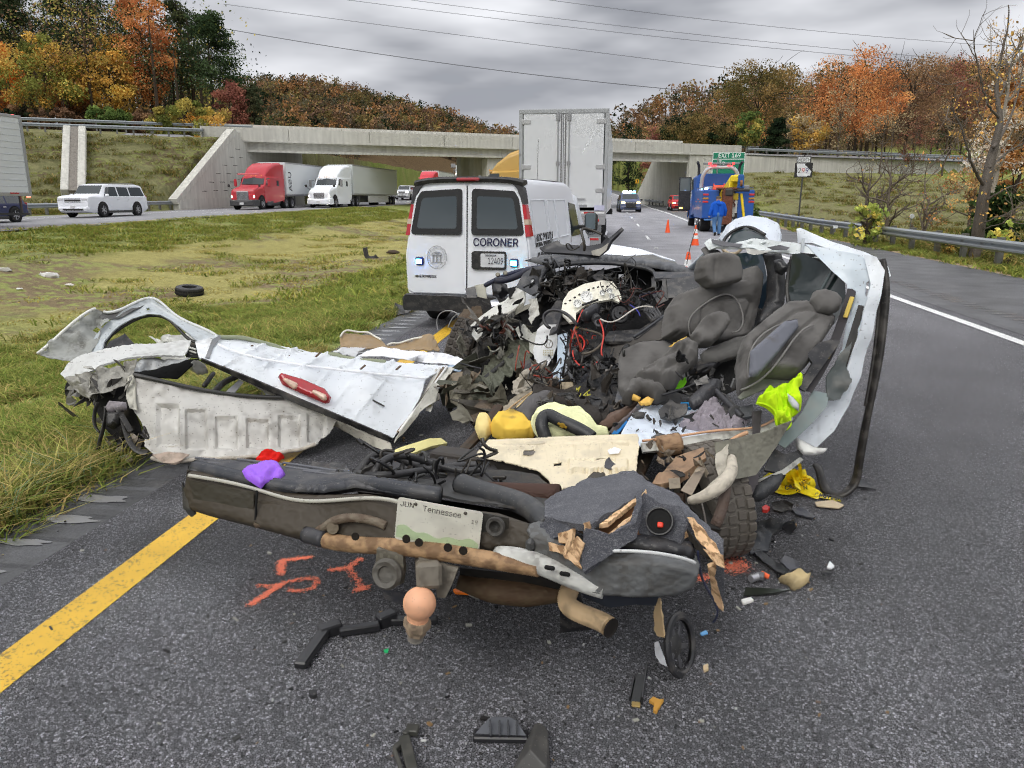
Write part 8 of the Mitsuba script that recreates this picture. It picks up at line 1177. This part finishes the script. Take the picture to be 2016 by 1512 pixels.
ty = at(372,562,21.0); zt_ = hz(ty[0],ty[1]); TMt = mat4((*ty[:2],zt_ + .14),20,6,4); tyk = thing('loose_tyre','black tyre lying flat in the grassy median','tyre'); part(tyk,'rubber',tf(lathe([(.19,-.11),(.30,-.12),(.345,-.10),(.36,-.06),(.362,.06),(.345,.10),(.30,.12),(.19,.11),(.18,0),(.19,-.11)],36),TMt),(.018,.018,.019),'satin',smooth=40); part(tyk,'tread_block',cat([tf(box((0,.362,z),(.045,.016,.05),.003),TMt @ rot(rz=a)) for a in range(0,360,10) for z in (-.05,.03)]),(.014,.014,.015),'matte'); part(tyk,'inside',tf(lathe([(0,-.08),(.2,-.08)],24),TMt),(.03,.026,.02),'matte')
rl_ = np.random.default_rng(31)
def on_g(px,py,d): p = at(px,py,d); return np.array([p[0],p[1],hz(p[0],p[1])])
for lab,px,py,s_,c in (('white crumpled litter on the grass at the far left',99,545,.30,(206,204,200)),('small grey litter scrap left of the white litter',8,533,.22,(170,168,160)),('pale scrap on the grass below the white litter',138,564,.12,(200,196,188)),('small white scrap on the near grass',40,572,.09,(215,214,210))):
    c_ = on(px,py,8,60); m = crumple(sphere(c_ + (0,0,.04),s_,2,(1,.5,.35)),s_ * .5,5,px); single('litter',lab,'litter',m,lin(c),'matte',smooth=20)
c_ = on(722,510,14,60); single('tread_strip','curved black tread strip standing in the median grass','tyre scrap',strip(c_ + np.array([[-.05,0,.45],[-.02,0,.2],[.05,0,.06],[.25,0,.03],[.42,-.05,.12]]),.18,.02,24,up=(0,-1,.2)),(.03,.03,.03),'satin',smooth=True)
c_ = on(775,500,14,60); single('rock','dark clod near the van on the median','clod',crumple(sphere(c_ + (0,0,.08),.22,2,(1.3,.8,.5)),.12,4,3),(.07,.05,.035),'matte')
rgc = np.random.default_rng(77); ms,vc = [],[]
for i in range(620):
    k = rgc.random(); px,py = (rgc.normal(1520,90),rgc.normal(1080,70)) if k < .3 else ((rgc.normal(900,330),rgc.uniform(1110,1500)) if k < .6 else (rgc.normal(850,120),rgc.normal(880,20)) if k < .8 else (rgc.uniform(60,1950),rgc.uniform(950,1500)))
    if not (930 < py < 1511 or k >= .6): continue
    p = gr(px,py,.004)
    if st(p[0],p[1])[1] < -3.2: continue
    s = rgc.gamma(2.0,.0018) + .0015; m = trimesh.creation.box((s * rgc.uniform(1,3),s * rgc.uniform(.7,1.5),s * .6)); m = tf(m,mat4(p + (0,0,s * .2)) @ rot(rz=rgc.uniform(0,360),rx=rgc.uniform(-25,25),ry=rgc.uniform(-20,20))); ms.append(m)
    c = [(20,20,22),(30,31,33),(60,60,62),(170,168,160),(200,200,198),(150,120,80),(120,100,84)][rgc.choice(7,p=[.3,.25,.15,.1,.06,.09,.05])]; vc.append(np.tile(lin(c),(8,1)))
labels['road_chips'] = {'kind': 'stuff','label': 'small chips of glass, plastic and dirt scattered over the asphalt','category': 'debris'}; put('road_chips',cat(ms),mat='satin',vc=np.vstack(vc),smooth=False)
def spray(name,label,strokes,n,w=.012,col=(222,124,98)):
    rg = np.random.default_rng(len(name) + n); ms = []
    for stq in strokes:
        p = resample(np.array([gr(*q,.004) for q in stq]),60) if len(stq) > 2 else np.linspace(gr(*stq[0],.004),gr(*stq[1],.004),60)
        for i in range(int(n / len(strokes))):
            c = p[rg.integers(60)] + np.r_[rg.normal(0,w,2),0.0005]; s = rg.uniform(.002,.0055); a = np.sort(rg.uniform(0,6.28,5)); q = np.c_[np.cos(a) * s * rg.uniform(.6,1.4),np.sin(a) * s,np.full(5,rg.uniform(0,.0015))] + c; ms.append((np.vstack([q,c + (0,0,.002)]),np.array([[k,(k + 1) % 5,5] for k in range(5)])))
    struct(name,cat(ms),lin(col),'matte',kind='structure',label=label,smooth=False)
spray('spray_mark','orange sprayed corner mark like an L on the asphalt',[[(612,1097),(555,1104)],[(555,1104),(552,1130)]],950,.011); spray('spray_mark','orange sprayed letter R on the asphalt',[[(512,1152),(560,1148),(618,1140),(622,1152),(600,1162),(570,1160)],[(555,1150),(493,1190)]],1250,.010); spray('spray_mark','orange sprayed T mark half under the hitch bar',[[(648,1122),(690,1118)],[(710,1100),(688,1116)],[(688,1118),(712,1158)],[(700,1162),(722,1156)]],1100,.010)
spray('spray_mark','orange paint spot under the rear tyre',[[(1428,1112),(1452,1104)],[(1440,1122),(1462,1112)]],800,.03); spray('spray_mark','orange paint on the muddy edge behind the broken box',[[(1376,1140),(1388,1136)]],200,.02)
# ================================================================== TREES,FOREST AND GRASS
def leaves(c,n,spread,size,rg,flat=1.0):         # n quads scattered about the centres c
    k = rg.integers(len(c),size=n); q = rg.normal(size=(n,3)); q *= (rg.random((n,1)) ** .4 / np.linalg.norm(q,axis=1,keepdims=True)); p = c[k] + q * np.asarray(spread)[k][:,None] * [1.7,1.7,1.7 * flat]; a = rg.normal(size=(n,3)); a /= np.linalg.norm(a,axis=1,keepdims=True); b = np.cross(a,rg.normal(size=(n,3))); b /= np.linalg.norm(b,axis=1,keepdims=True)
    s = size * rg.uniform(.5,1.3,(n,1)); v = np.stack([p - a * s,p + b * s * .6,p + a * s,p - b * s * .6],1).reshape(-1,3); i = np.arange(n)[:,None] * 4; return v,np.vstack([i + [0,1,2],i + [0,2,3]]),k
def leafcol(k,pal,rg,n):
    pal = np.array([lin(c) for c in pal]); pal = (pal * .8 + pal.mean(1,keepdims=True) * .2) * 1.45; base = pal[rg.integers(len(pal),size=k.max() + 1)][k] * rg.uniform(.65,1.3,(k.max() + 1,1))[k]; return np.repeat(np.clip(base * rg.uniform(.7,1.35,(n,1)),0,1),4,0)
def limb(p,d,L,r,rg,depth,out,ends,bendy=.35):
    q = [p]; dd = unit(d)
    for i in range(4): dd = unit(dd + rg.normal(size=3) * bendy * .5 + np.array([0,0,.08])); q.append(q[-1] + dd * L / 4)
    q = np.array(q); out.append(tube(q,np.linspace(r,r * .5,5),5 if depth < 2 else 4,cap=False)); ends.append(q[-1])
    if depth > 0:
        for j in range(rg.integers(2,4)):
            k = rg.integers(2,5); u = unit(dd + rg.normal(size=3) * .75); limb(q[k],u,L * rg.uniform(.55,.8),r * .5,rg,depth - 1,out,ends,bendy)
def tree(name,label,px,Y,top,wpx,pal,kind='leafy',n=2600,seed=0,group=None,bare=.0,trunk=(60,52,44),low=.25,leaf=.30,cat_='tree',base=None):
    rg = np.random.default_rng(seed + 100); b = at(px,300,Y); x,y = b[0],b[1]; z0 = hz(x,y) if base is None else base; H = at(px,top,Y)[2] - z0; W = wpx / F * Y / 2; th = thing(name,label,cat_,group); wood,ends = [],[]
    tr0 = max(.10,H * .014); P0 = np.array([x,y,z0 - .3]); lean = rg.normal(size=2) * .02 * H; path = np.array([P0 + np.r_[lean * t ** 2,t * H * (.92 if kind == 'pine' else .75)] for t in np.linspace(0,1,6)]); path[1:-1,:2] += rg.normal(0,.012 * H,(4,2)); wood.append(tube(path,np.linspace(tr0,tr0 * .25,6),7,cap=False))
    if kind == 'pine':
        cs,sp = [],[]
        for i in range(46):
            t = low + (1 - low) * rg.random() ** .8; ang = rg.uniform(0,6.28); R = W * (1.05 - .8 * (t - low) / (1 - low)) * rg.uniform(.5,1.05); k = path[0] + (path[-1] - path[0]) * min(t,.99); e = k + np.r_[math.cos(ang) * R,math.sin(ang) * R,-.05 * R + .12 * R]
            wood.append(tube(np.array([k,(k + e) / 2 + (0,0,.05 * R),e]),[tr0 * .22,tr0 * .12,.02],4,cap=False))
            for f in (.45,.75,1.0): cs.append(k + (e - k) * f + rg.normal(size=3) * .2); sp.append(.10 * W + .28 * R * .5 * f)
        cs,sp,fl = np.array(cs),np.array(sp),.45
    else:
        for i in range(9 if kind == 'leafy' else 12):
            t = rg.uniform(low,.98); k = path[0] + (path[-1] - path[0]) * t; ang = rg.uniform(0,6.28); up = rg.uniform(.45,1.3); limb(k,np.array([math.cos(ang),math.sin(ang),up]),W * rg.uniform(.5,.9),tr0 * .4,rg,2 if kind == 'bare' else 1,wood,ends)
        cz,ch = z0 + H * (low + 1) / 2,H * (1 - low) / 2; m = 64 if kind != 'bush' else 30; u = rg.normal(size=(m,3)); u /= np.linalg.norm(u,axis=1,keepdims=True); r = rg.uniform(.25,1.0,(m,1)) ** .45 * .86; cs = np.array([x + lean[0] * .4,y + lean[1] * .4,cz]) + u * r * [W,W,ch]; cs[:,2] -= (np.abs(u[:,0]) > .8) * (.1 * ch)
        if kind == 'bare': cs = np.array(ends)
        sp = rg.uniform(.07,.17,len(cs)) * min(W,ch) * (1.5 if kind != 'bare' else .9); fl = .75
    v,f = cat(wood); put(numbered(f'{th}__trunk'),(v,f),lin(trunk),'matte',smooth=True,vc=None)
    n = int(n * (2.6 if Y > 60 else 1) * (1 - bare))
    if n > 0:
        lv,lf,k = leaves(cs,n,sp,leaf,rg,fl); put(numbered(f'{th}__crown'),(lv,lf),mat='leaf',smooth=False,vc=leafcol(k,pal,rg,n))
    return th
PINE = [(56,68,44),(66,78,48),(46,58,42),(78,84,52)]; YEL = [(196,150,40),(180,140,44),(150,128,48),(206,166,50)]; ORA = [(196,126,56),(180,110,52),(204,140,68),(160,102,52)]; YGR = [(120,124,46),(140,138,50),(100,108,42),(168,150,54)]; RED = [(134,76,64),(120,74,60),(146,90,70)]; OAK = [(104,92,46),(122,104,52),(86,82,42),(134,108,58)]; BRN = [(116,86,62),(130,98,66),(102,78,60),(144,110,72)]; GRN = [(84,106,46),(104,124,52),(70,92,42)]; CED = [(36,50,30),(46,60,36),(30,42,28)]; TAN = [(150,132,96),(130,116,88),(166,146,102)]
L1 = [('pine_tree','dark pine with a bare lower trunk at the far upper left',60,104,-60,150,PINE,'pine',4200,.35),('maple_tree','golden orange maple cut off by the left edge above the white trailer',2,92,70,120,[(214,140,30),(226,160,44),(196,120,30)],'leafy',3400,.05),
      ('pine_tree','dark pine second from the left, rising out of the frame',150,110,-70,160,PINE,'pine',4400,.4),('maple_tree','yellow green maple in front of the second pine',92,90,60,170,YGR + YEL,'leafy',3600,.15),('maple_tree','small orange maple low between the yellow ones at left',160,96,90,90,ORA + BRN,'leafy',2200,.1),
      ('maple_tree','mustard yellow maple in the middle of the left woods',228,94,60,110,YEL,'leafy',2600,.1),('pine_tree','tall dark pine behind the mustard yellow maple',205,112,-80,150,PINE,'pine',4200,.35),('maple_tree','tall vivid orange maple near the top of the left woods',312,98,-30,120,ORA,'leafy',4200,.2),('pine_tree','dark pine left of the tall orange maple',262,112,-60,130,PINE,'pine',3800,.3),
      ('pine_tree','large pine with see-through trunks at the right end of the left woods',425,100,-5,150,[(48,66,40),(58,76,46),(66,84,50)],'pine',5600,.42),('pine_tree','slimmer pine between the orange maple and the large pine',372,104,-30,110,[(60,70,44),(74,80,50)],'pine',3600,.4),('red_tree','small dull red tree at the right end of the left woods',462,95,148,70,RED,'leafy',1800,.1),
      ('bush','fresh green bush behind the left guardrail',225,86,202,90,GRN,'bush',1700,.0),('bush','yellow orange bush beside the overpass guardrail',392,87,192,130,YEL + YGR,'bush',2600,.0),('bush','yellow green bush left of the yellow orange bush',330,86,205,80,YGR,'bush',1500,.0),('slim_tree','slim dark tree at the very end of the left woods',505,96,150,36,[(70,78,52),(88,90,60)],'leafy',1600,.1),('bush','russet undergrowth bush at the left behind the guardrail',120,86,212,110,BRN,'bush',1400,.0),('bush','brown undergrowth bush right of the green bush',290,88,214,70,BRN,'bush',1000,.0),('bush','dark undergrowth bush above the white trailer',45,88,205,100,BRN + CED,'bush',1400,.0)]
for i,(nm,lb,px,Y,tp,w,pal,kd,n,lo) in enumerate(L1): tree(nm,lb,px,Y,tp,w,pal,kd,n,i,low=lo,leaf=.155 if kd != 'pine' else .14,cat_='bush' if nm == 'bush' else 'tree')
R1 = [('oak_tree','broad olive brown oak at the left of the right woods',1490,128,104,190,OAK,'leafy',4200,.2),('maple_tree','large bright orange maple in the middle of the right woods',1682,126,84,190,ORA,'leafy',4800,.1),('red_tree','rust brown tree right of the bright orange maple',1782,134,98,150,BRN,'leafy',3800,.15),('maple_tree','faded red brown trees high on the right hill',1870,150,108,120,BRN + RED,'leafy',2600,.1),
      ('cedar_tree','dark cedar just above the right retaining wall',1526,112,226,66,CED,'pine',1900,.05),('tan_tree','tan yellow tree beside the dark cedar',1588,116,222,80,TAN + YEL,'leafy',1700,.05),('green_tree','pale green young tree left of the dark cedar',1470,114,210,60,GRN + YGR,'leafy',1300,.1),('dark_tree','dark evergreen cluster right of the white trailer top',1240,150,222,70,CED,'leafy',1900,.0),('dark_tree','dark evergreen below the oak at left',1420,124,235,80,CED + OAK,'leafy',1900,.0),('red_tree','dark red tree between the evergreens over the bridge',1282,145,228,50,RED,'leafy',1200,.0),('dark_tree','dull green tree over the bridge right of the red tree',1330,140,226,80,OAK + CED,'leafy',1900,.0),('dark_tree','olive tree over the bridge next to the oak',1375,135,215,70,OAK,'leafy',1700,.0),
      ('bare_tree','grey leafless tree in front of the orange maple',1650,112,190,90,TAN,'bare',500,.15),('bare_tree','grey leafless tree right of the orange maple',1735,112,200,110,TAN,'bare',500,.1),('bare_tree','small tree with a few red leaves above the wall',1800,112,218,70,RED + BRN,'bare',700,.1),('bare_tree','brown leafless tree near the right end of the wall',1860,115,190,110,TAN + BRN,'bare',900,.1),('bare_tree','grey leafless tree above the chevron side of the wall',1560,118,225,60,TAN,'bare',300,.1),('brown_tree','tan brown tree with thin leaves at the right edge',1930,60,150,150,[(168,128,70),(150,110,66),(190,150,70)],'bare',2200,.1),('orange_tree','golden brown tree top at the right edge of the photo',2000,66,85,140,[(170,118,52),(150,104,50)],'leafy',2800,.1)]
for i,(nm,lb,px,Y,tp,w,pal,kd,n,lo) in enumerate(R1): tree(nm,lb,px,Y,tp,w,pal,kd,n,40 + i,low=lo,leaf=.17 if kd != 'bare' else .11,trunk=(92,82,72) if kd == 'bare' else (58,50,42))
tree('poplar_tree','tall pale poplar with thin almost leafless twigs at the upper right',1960,44,-40,150,[(206,190,172),(190,176,160),(176,150,120)],'bare',2400,71,low=.25,leaf=.07,trunk=(150,142,132))
tree('sapling','leafless sapling left of the pair behind the right guardrail',1718,34,300,130,YGR,'bare',60,81,low=.3,leaf=.06,trunk=(104,95,86)); tree('sapling','forked leafless sapling in the middle behind the right guardrail',1765,31,290,150,BRN,'bare',60,82,low=.2,leaf=.06,trunk=(98,88,78)); tree('sapling','leafless sapling with faint orange leaves right of the forked one',1838,33,330,120,ORA + TAN,'bare',160,83,low=.3,leaf=.06,trunk=(108,98,88))
tree('shrub','yellow green leafy shrub behind the right guardrail',1722,29,392,70,[(150,160,60),(128,146,56),(196,176,60)],'bush',420,84,low=.0,leaf=.11,cat_='shrub'); tree('shrub','small green shrub near the tow truck on the slope',1490,44,398,34,GRN,'bush',260,85,low=0,leaf=.10,cat_='shrub'); tree('cedar_tree','dense dark green cedar behind the guardrail at the right edge',1972,25,352,150,[(40,58,28),(52,70,32),(62,80,38)],'pine',5200,86,low=.0,leaf=.085)
tree('shrub','yellow leaved low shrub under the guardrail at the right',1900,24,452,40,YEL + YGR,'bush',200,87,low=0,leaf=.07,cat_='shrub'); tree('shrub','green and yellow shrub poking over the guardrail at the right edge',2000,21,430,50,[(150,165,60),(200,180,60)],'bush',160,88,low=0,leaf=.09,cat_='shrub')
bt = thing('bare_tree','large dark leafless tree with lichen patches behind the right guardrail','tree'); b_ = at(1922,476,22.5); zb_ = hz(b_[0],b_[1]); D0 = 22.5
tk_ = line([(1922,480,D0),(1930,430,D0),(1940,370,D0),(1952,310,D0 + .2),(1968,240,D0 + .4),(1962,170,D0 + .8),(1976,90,D0 + 1),(1985,10,D0 + 1.2)]); tk_[0,2] = min(tk_[0,2],zb_ - .2)
part(bt,'trunk',tube(tk_,[.19,.17,.15,.12,.08,.05,.03,.015],10,60,wob=.06),lin((84,76,68)),'dirty',smooth=True,grime=.3,gcol=lin((150,146,134)),gs=6)
rgb = np.random.default_rng(5); tw = []
for pts,r in (([(1938,368,D0),(1922,340,D0 - .4),(1910,310,D0 - .8),(1896,262,D0 - 1.0),(1868,210,D0 - 1.3)],.07),([(1948,330,D0),(1975,306,D0 + .5),(2010,286,D0 + .9),(2040,280,D0 + 1)],.05),([(1935,400,D0),(1965,380,D0 - .4),(2005,362,D0 - .6),(2050,352,D0 - .8)],.045),([(1930,440,D0),(1970,425,D0 - .5),(2010,405,D0 - .7)],.03),([(1955,290,D0),(1985,240,D0 + .8),(2005,180,D0 + 1.2),(2012,100,D0 + 1.5)],.06),([(1966,230,D0 + .4),(1940,190,D0),(1925,130,D0 - .3),(1915,80,D0 - .4)],.045),([(1962,200,D0 + .6),(1985,150,D0 + .9),(1996,90,D0 + 1.2)],.04),([(1912,315,D0 - .8),(1890,300,D0 - 1),(1868,290,D0 - 1.2)],.025),([(1926,455,D0),(1975,440,D0 - .6),(2020,432,D0 - .8)],.03)):
    p = line(pts); part(bt,'limb',tube(p,np.linspace(r * .8,r * .15,6),7,26,wob=.08),lin((92,84,76)),'dirty',smooth=True,grime=.3,gcol=lin((150,146,134)),gs=6)
    q = resample(p,12)
    for i in range(5,12): limb(q[i],unit(q[i] - q[i - 1]) + rgb.normal(size=3) * .8,rgb.uniform(.5,1.1),.014,rgb,1,tw,[])
part(bt,'twigs',cat(tw),lin((112,102,92)),'matte',smooth=True,kind='stuff')
rgb = np.random.default_rng(6); cs_ = np.vstack([resample(line([(1880,200,21.5),(1960,150,23),(1990,80,23.5),(2000,230,23)]),40),resample(line([(1900,330,22),(1960,420,22.2),(2005,440,21.8)]),14)]); lv,lf,k = leaves(cs_,420,np.full(len(cs_),.45),.05,rgb); part(bt,'leaf',(lv,lf),mat='leaf',smooth=False,vc=leafcol(k,[(214,166,50),(190,140,50),(160,120,60)],rgb,420),kind='stuff')
def wood_mass(name,label,n,fx,fy,pals,seed,size,hh,cond,nl=60):
    rg = np.random.default_rng(seed); x,y = rg.uniform(*fx,n),rg.uniform(*fy,n); z = height(x,y); s,t = st(x,y); ok = cond(x,y,z,s,t - bend(s)); x,y,z = x[ok],y[ok],z[ok]; V_,C_ = [],[]; tr = []
    for i in range(len(x)):
        h = rg.uniform(*hh); w = h * rg.uniform(.26,.42); m = 9; u = rg.normal(size=(m,3)); u /= np.linalg.norm(u,axis=1,keepdims=True); c = np.array([x[i],y[i],z[i] + h * .58]) + u * [w,w,h * .38] * rg.uniform(.4,.95,(m,1)); lv,lf,k = leaves(c,nl,np.full(m,w * .30),size,rg,.8); V_.append((lv,lf)); C_.append(leafcol(k,pals[rg.integers(len(pals))],rg,nl))
        tm = tube(np.array([[x[i],y[i],z[i] - .5],[x[i],y[i],z[i] + h * .7]]),[h * .012 + .06,.05],4,cap=False); tr.append(tm)
    labels[name] = {'kind': 'stuff','label': label,'category': 'forest'}; a = cat(V_); b = cat(tr); put(name,cat(a,b),mat='leaf',smooth=False,vc=np.vstack([np.vstack(C_),np.tile(lin((88,78,68)),(len(b[0]),1))]))
FAR = [OAK,BRN,BRN,OAK,[(96,84,66),(112,96,74)],CED,[(150,104,52),(136,96,50)],[(86,82,60),(74,74,54)]]
vis = lambda x,y,m: np.abs(x) < y * .70 + m
wood_mass('hill_forest','far wooded hill left of the white trailer in brown, rust and dark green',3600,(-250,60),(262,520),FAR,3,.60,(7,13),lambda x,y,z,s,t: vis(x,y,0) & (x < y * .09) & (x > -y * .40) & ((t < -58) | (s > 300)) & ((y > 275) | (x < -.36 * y)),84)
wood_mass('hill_forest_001','far wooded hill right of the white trailer behind the bridge',1700,(20,330),(165,480),FAR,8,.60,(8,13),lambda x,y,z,s,t: vis(x,y,10) & (x > y * .07) & (t > 26),70)
wood_mass('left_forest','dense woods behind the front trees on the left',420,(-110,-20),(92,165),[PINE,YGR,BRN,CED,OAK],4,.17,(12,22),lambda x,y,z,s,t: (t < -46) & (ovl(x,y)[1] < -16) & vis(x,y,12) & (x < -.37 * y),460)
wood_mass('right_forest','dense woods behind the front trees on the right',700,(26,190),(128,235),[BRN,OAK,BRN,[(110,92,70),(126,106,80)],ORA,CED],5,.20,(9,14),lambda x,y,z,s,t: (t > 22) & (ovl(x,y)[1] < -17) & vis(x,y,14),330)
wood_mass('bank_thicket','thin brown woods on the bank seen under the bridge',520,(-110,45),(118,240),[BRN,[(96,80,62),(110,90,66)],OAK,CED],6,.28,(6,11),lambda x,y,z,s,t: ((t < -60) | ((t > 17) & (t < 40))) & (ovl(x,y)[1] < -30) & vis(x,y,6),150)
def tuft(n,R,h,pal,rg,lean=.5,wd=.006):
    a = rg.uniform(0,6.28,n); r = R * np.sqrt(rg.random(n)); b = np.c_[np.cos(a) * r,np.sin(a) * r,np.zeros(n)]; d = np.c_[rg.normal(size=(n,2)) * lean,np.ones(n)]; L = h * rg.uniform(.4,1.15,n)[:,None]; s = np.c_[-d[:,1],d[:,0],np.zeros(n)] + rg.normal(size=(n,3)) * .2; s /= np.linalg.norm(s,axis=1,keepdims=True); s *= wd
    m = b + d * [1,1,1] * L * .55; e = b + d * [1.9,1.9,.92] * L * .92; v = np.stack([b - s,b + s,m + s * .8,m - s * .8,e],1).reshape(-1,3); i = np.arange(n)[:,None] * 5; f = np.vstack([i + [0,1,2],i + [0,2,3],i + [3,2,4]]); pc = np.array([lin(c) for c in pal]) * 1.3; c = pc[rg.integers(len(pc),size=n)] * rg.uniform(.7,1.35,(n,1)); return (v,f),np.repeat(np.clip(c,0,1),5,0)
rgg = np.random.default_rng(12); GP = [(116,128,64),(136,140,74),(98,114,54),(156,148,88),(168,150,100),(148,138,84)]; DP = [(150,134,88),(138,120,78),(128,122,66),(112,120,58)]
V3 = [tuft(110,.20,.13,GP,rgg),tuft(90,.2,.16,GP[:3],rgg,.6),tuft(80,.22,.09,DP,rgg,.7),tuft(60,.16,.30,GP + [(120,140,110)],rgg,.5,.005),tuft(40,.5,.16,[(120,128,60),(100,112,50),(140,132,70)],rgg,.7,.016),tuft(40,.6,.07,[(146,134,74),(134,122,66),(156,144,84)],rgg,.9,.018),tuft(36,.5,.30,[(92,92,46),(112,106,56),(82,88,42),(126,108,66)],rgg,.6,.02)]
G_,GC_ = [],[]
def sow(n,smp,var,sc=(.7,1.3),keep=None):
    for i in range(n):
        s,t = smp(); p = road(s,t + float(bend(s))); 
        if keep is not None and not keep(p,s,t): continue
        k = var[rgg.integers(len(var))]; (v,f),c = V3[k]; a = rgg.uniform(0,6.28); q = rgg.uniform(*sc); z = 0; R_ = np.array([[math.cos(a),-math.sin(a),0],[math.sin(a),math.cos(a),0],[0,0,1]]) * q; G_.append((v @ R_.T + [p[0],p[1],0],f)); GC_.append(np.c_[c * rgg.uniform(.75,1.2),np.full(len(c),len(G_))]); PZ.append((p[0],p[1]))
PZ = []
pat = lambda p,sc_,seed: meshkit.fbm(np.array([[p[0] * sc_,p[1] * sc_,seed]]),3,7)[0]
sow(900,lambda: (rgg.uniform(2.2,7),rgg.uniform(-6.4,-3.3)),[0,1,2,0],keep=lambda p,s,t: vis(p[0],p[1],.5) and (pat(p,.8,1) > .42 or rgg.random() < .35)); sow(230,lambda: (rgg.uniform(3,8),rgg.uniform(-3.75,-3.30)),[3,3,1],(.5,.95))
sow(2300,lambda: (rgg.uniform(5,17),rgg.uniform(-11,-3.3)),[0,1,2,0,1],keep=lambda p,s,t: vis(p[0],p[1],.5) and (pat(p,.6,1) > .45 or rgg.random() < .3)); sow(500,lambda: (rgg.uniform(14,40),rgg.uniform(-8,-3.4)),[4,1],(.8,1.4))
sow(1000,lambda: (rgg.uniform(12,60),rgg.uniform(-23.5,-7)),[4,5,5],(.7,1.3),lambda p,s,t: vis(p[0],p[1],1) and pat(p,.35,3) > .44); sow(900,lambda: (rgg.uniform(24,75),rgg.uniform(-24.2,-18)),[4],(.8,1.3),lambda p,s,t: vis(p[0],p[1],1))
sow(700,lambda: (rgg.uniform(12,45),rgg.uniform(9.25,11.5)),[1,4,0],(.8,1.4),lambda p,s,t: vis(p[0],p[1],1)); sow(300,lambda: (rgg.uniform(12,34),rgg.uniform(10.4,13)),[3,6],(1.2,2.2),lambda p,s,t: vis(p[0],p[1],1)); sow(2000,lambda: (rgg.uniform(30,112),rgg.uniform(11,60)),[6,4,6],(.8,1.7),lambda p,s,t: vis(p[0],p[1],1) and ovl(p[0],p[1])[1] > .8 and pat(p,.2,4) > .38); sow(1600,lambda: (rgg.uniform(34,75),rgg.uniform(-62,-36.6)),[6,6,4],(.8,1.6),lambda p,s,t: vis(p[0],p[1],1) and ovl(p[0],p[1])[1] > 1.6)
PZ = np.array(PZ); ZZ = height(PZ[:,0],PZ[:,1]); v,f = cat(G_); c = np.vstack(GC_); v[:,2] += ZZ[c[:,3].astype(int) - 1]
labels['grass'] = {'kind': 'stuff','label': 'tufted grass, straw and weeds on the median and banks','category': 'grass'}; put('grass',(v,f),mat='leaf',smooth=False,vc=c[:,:3])
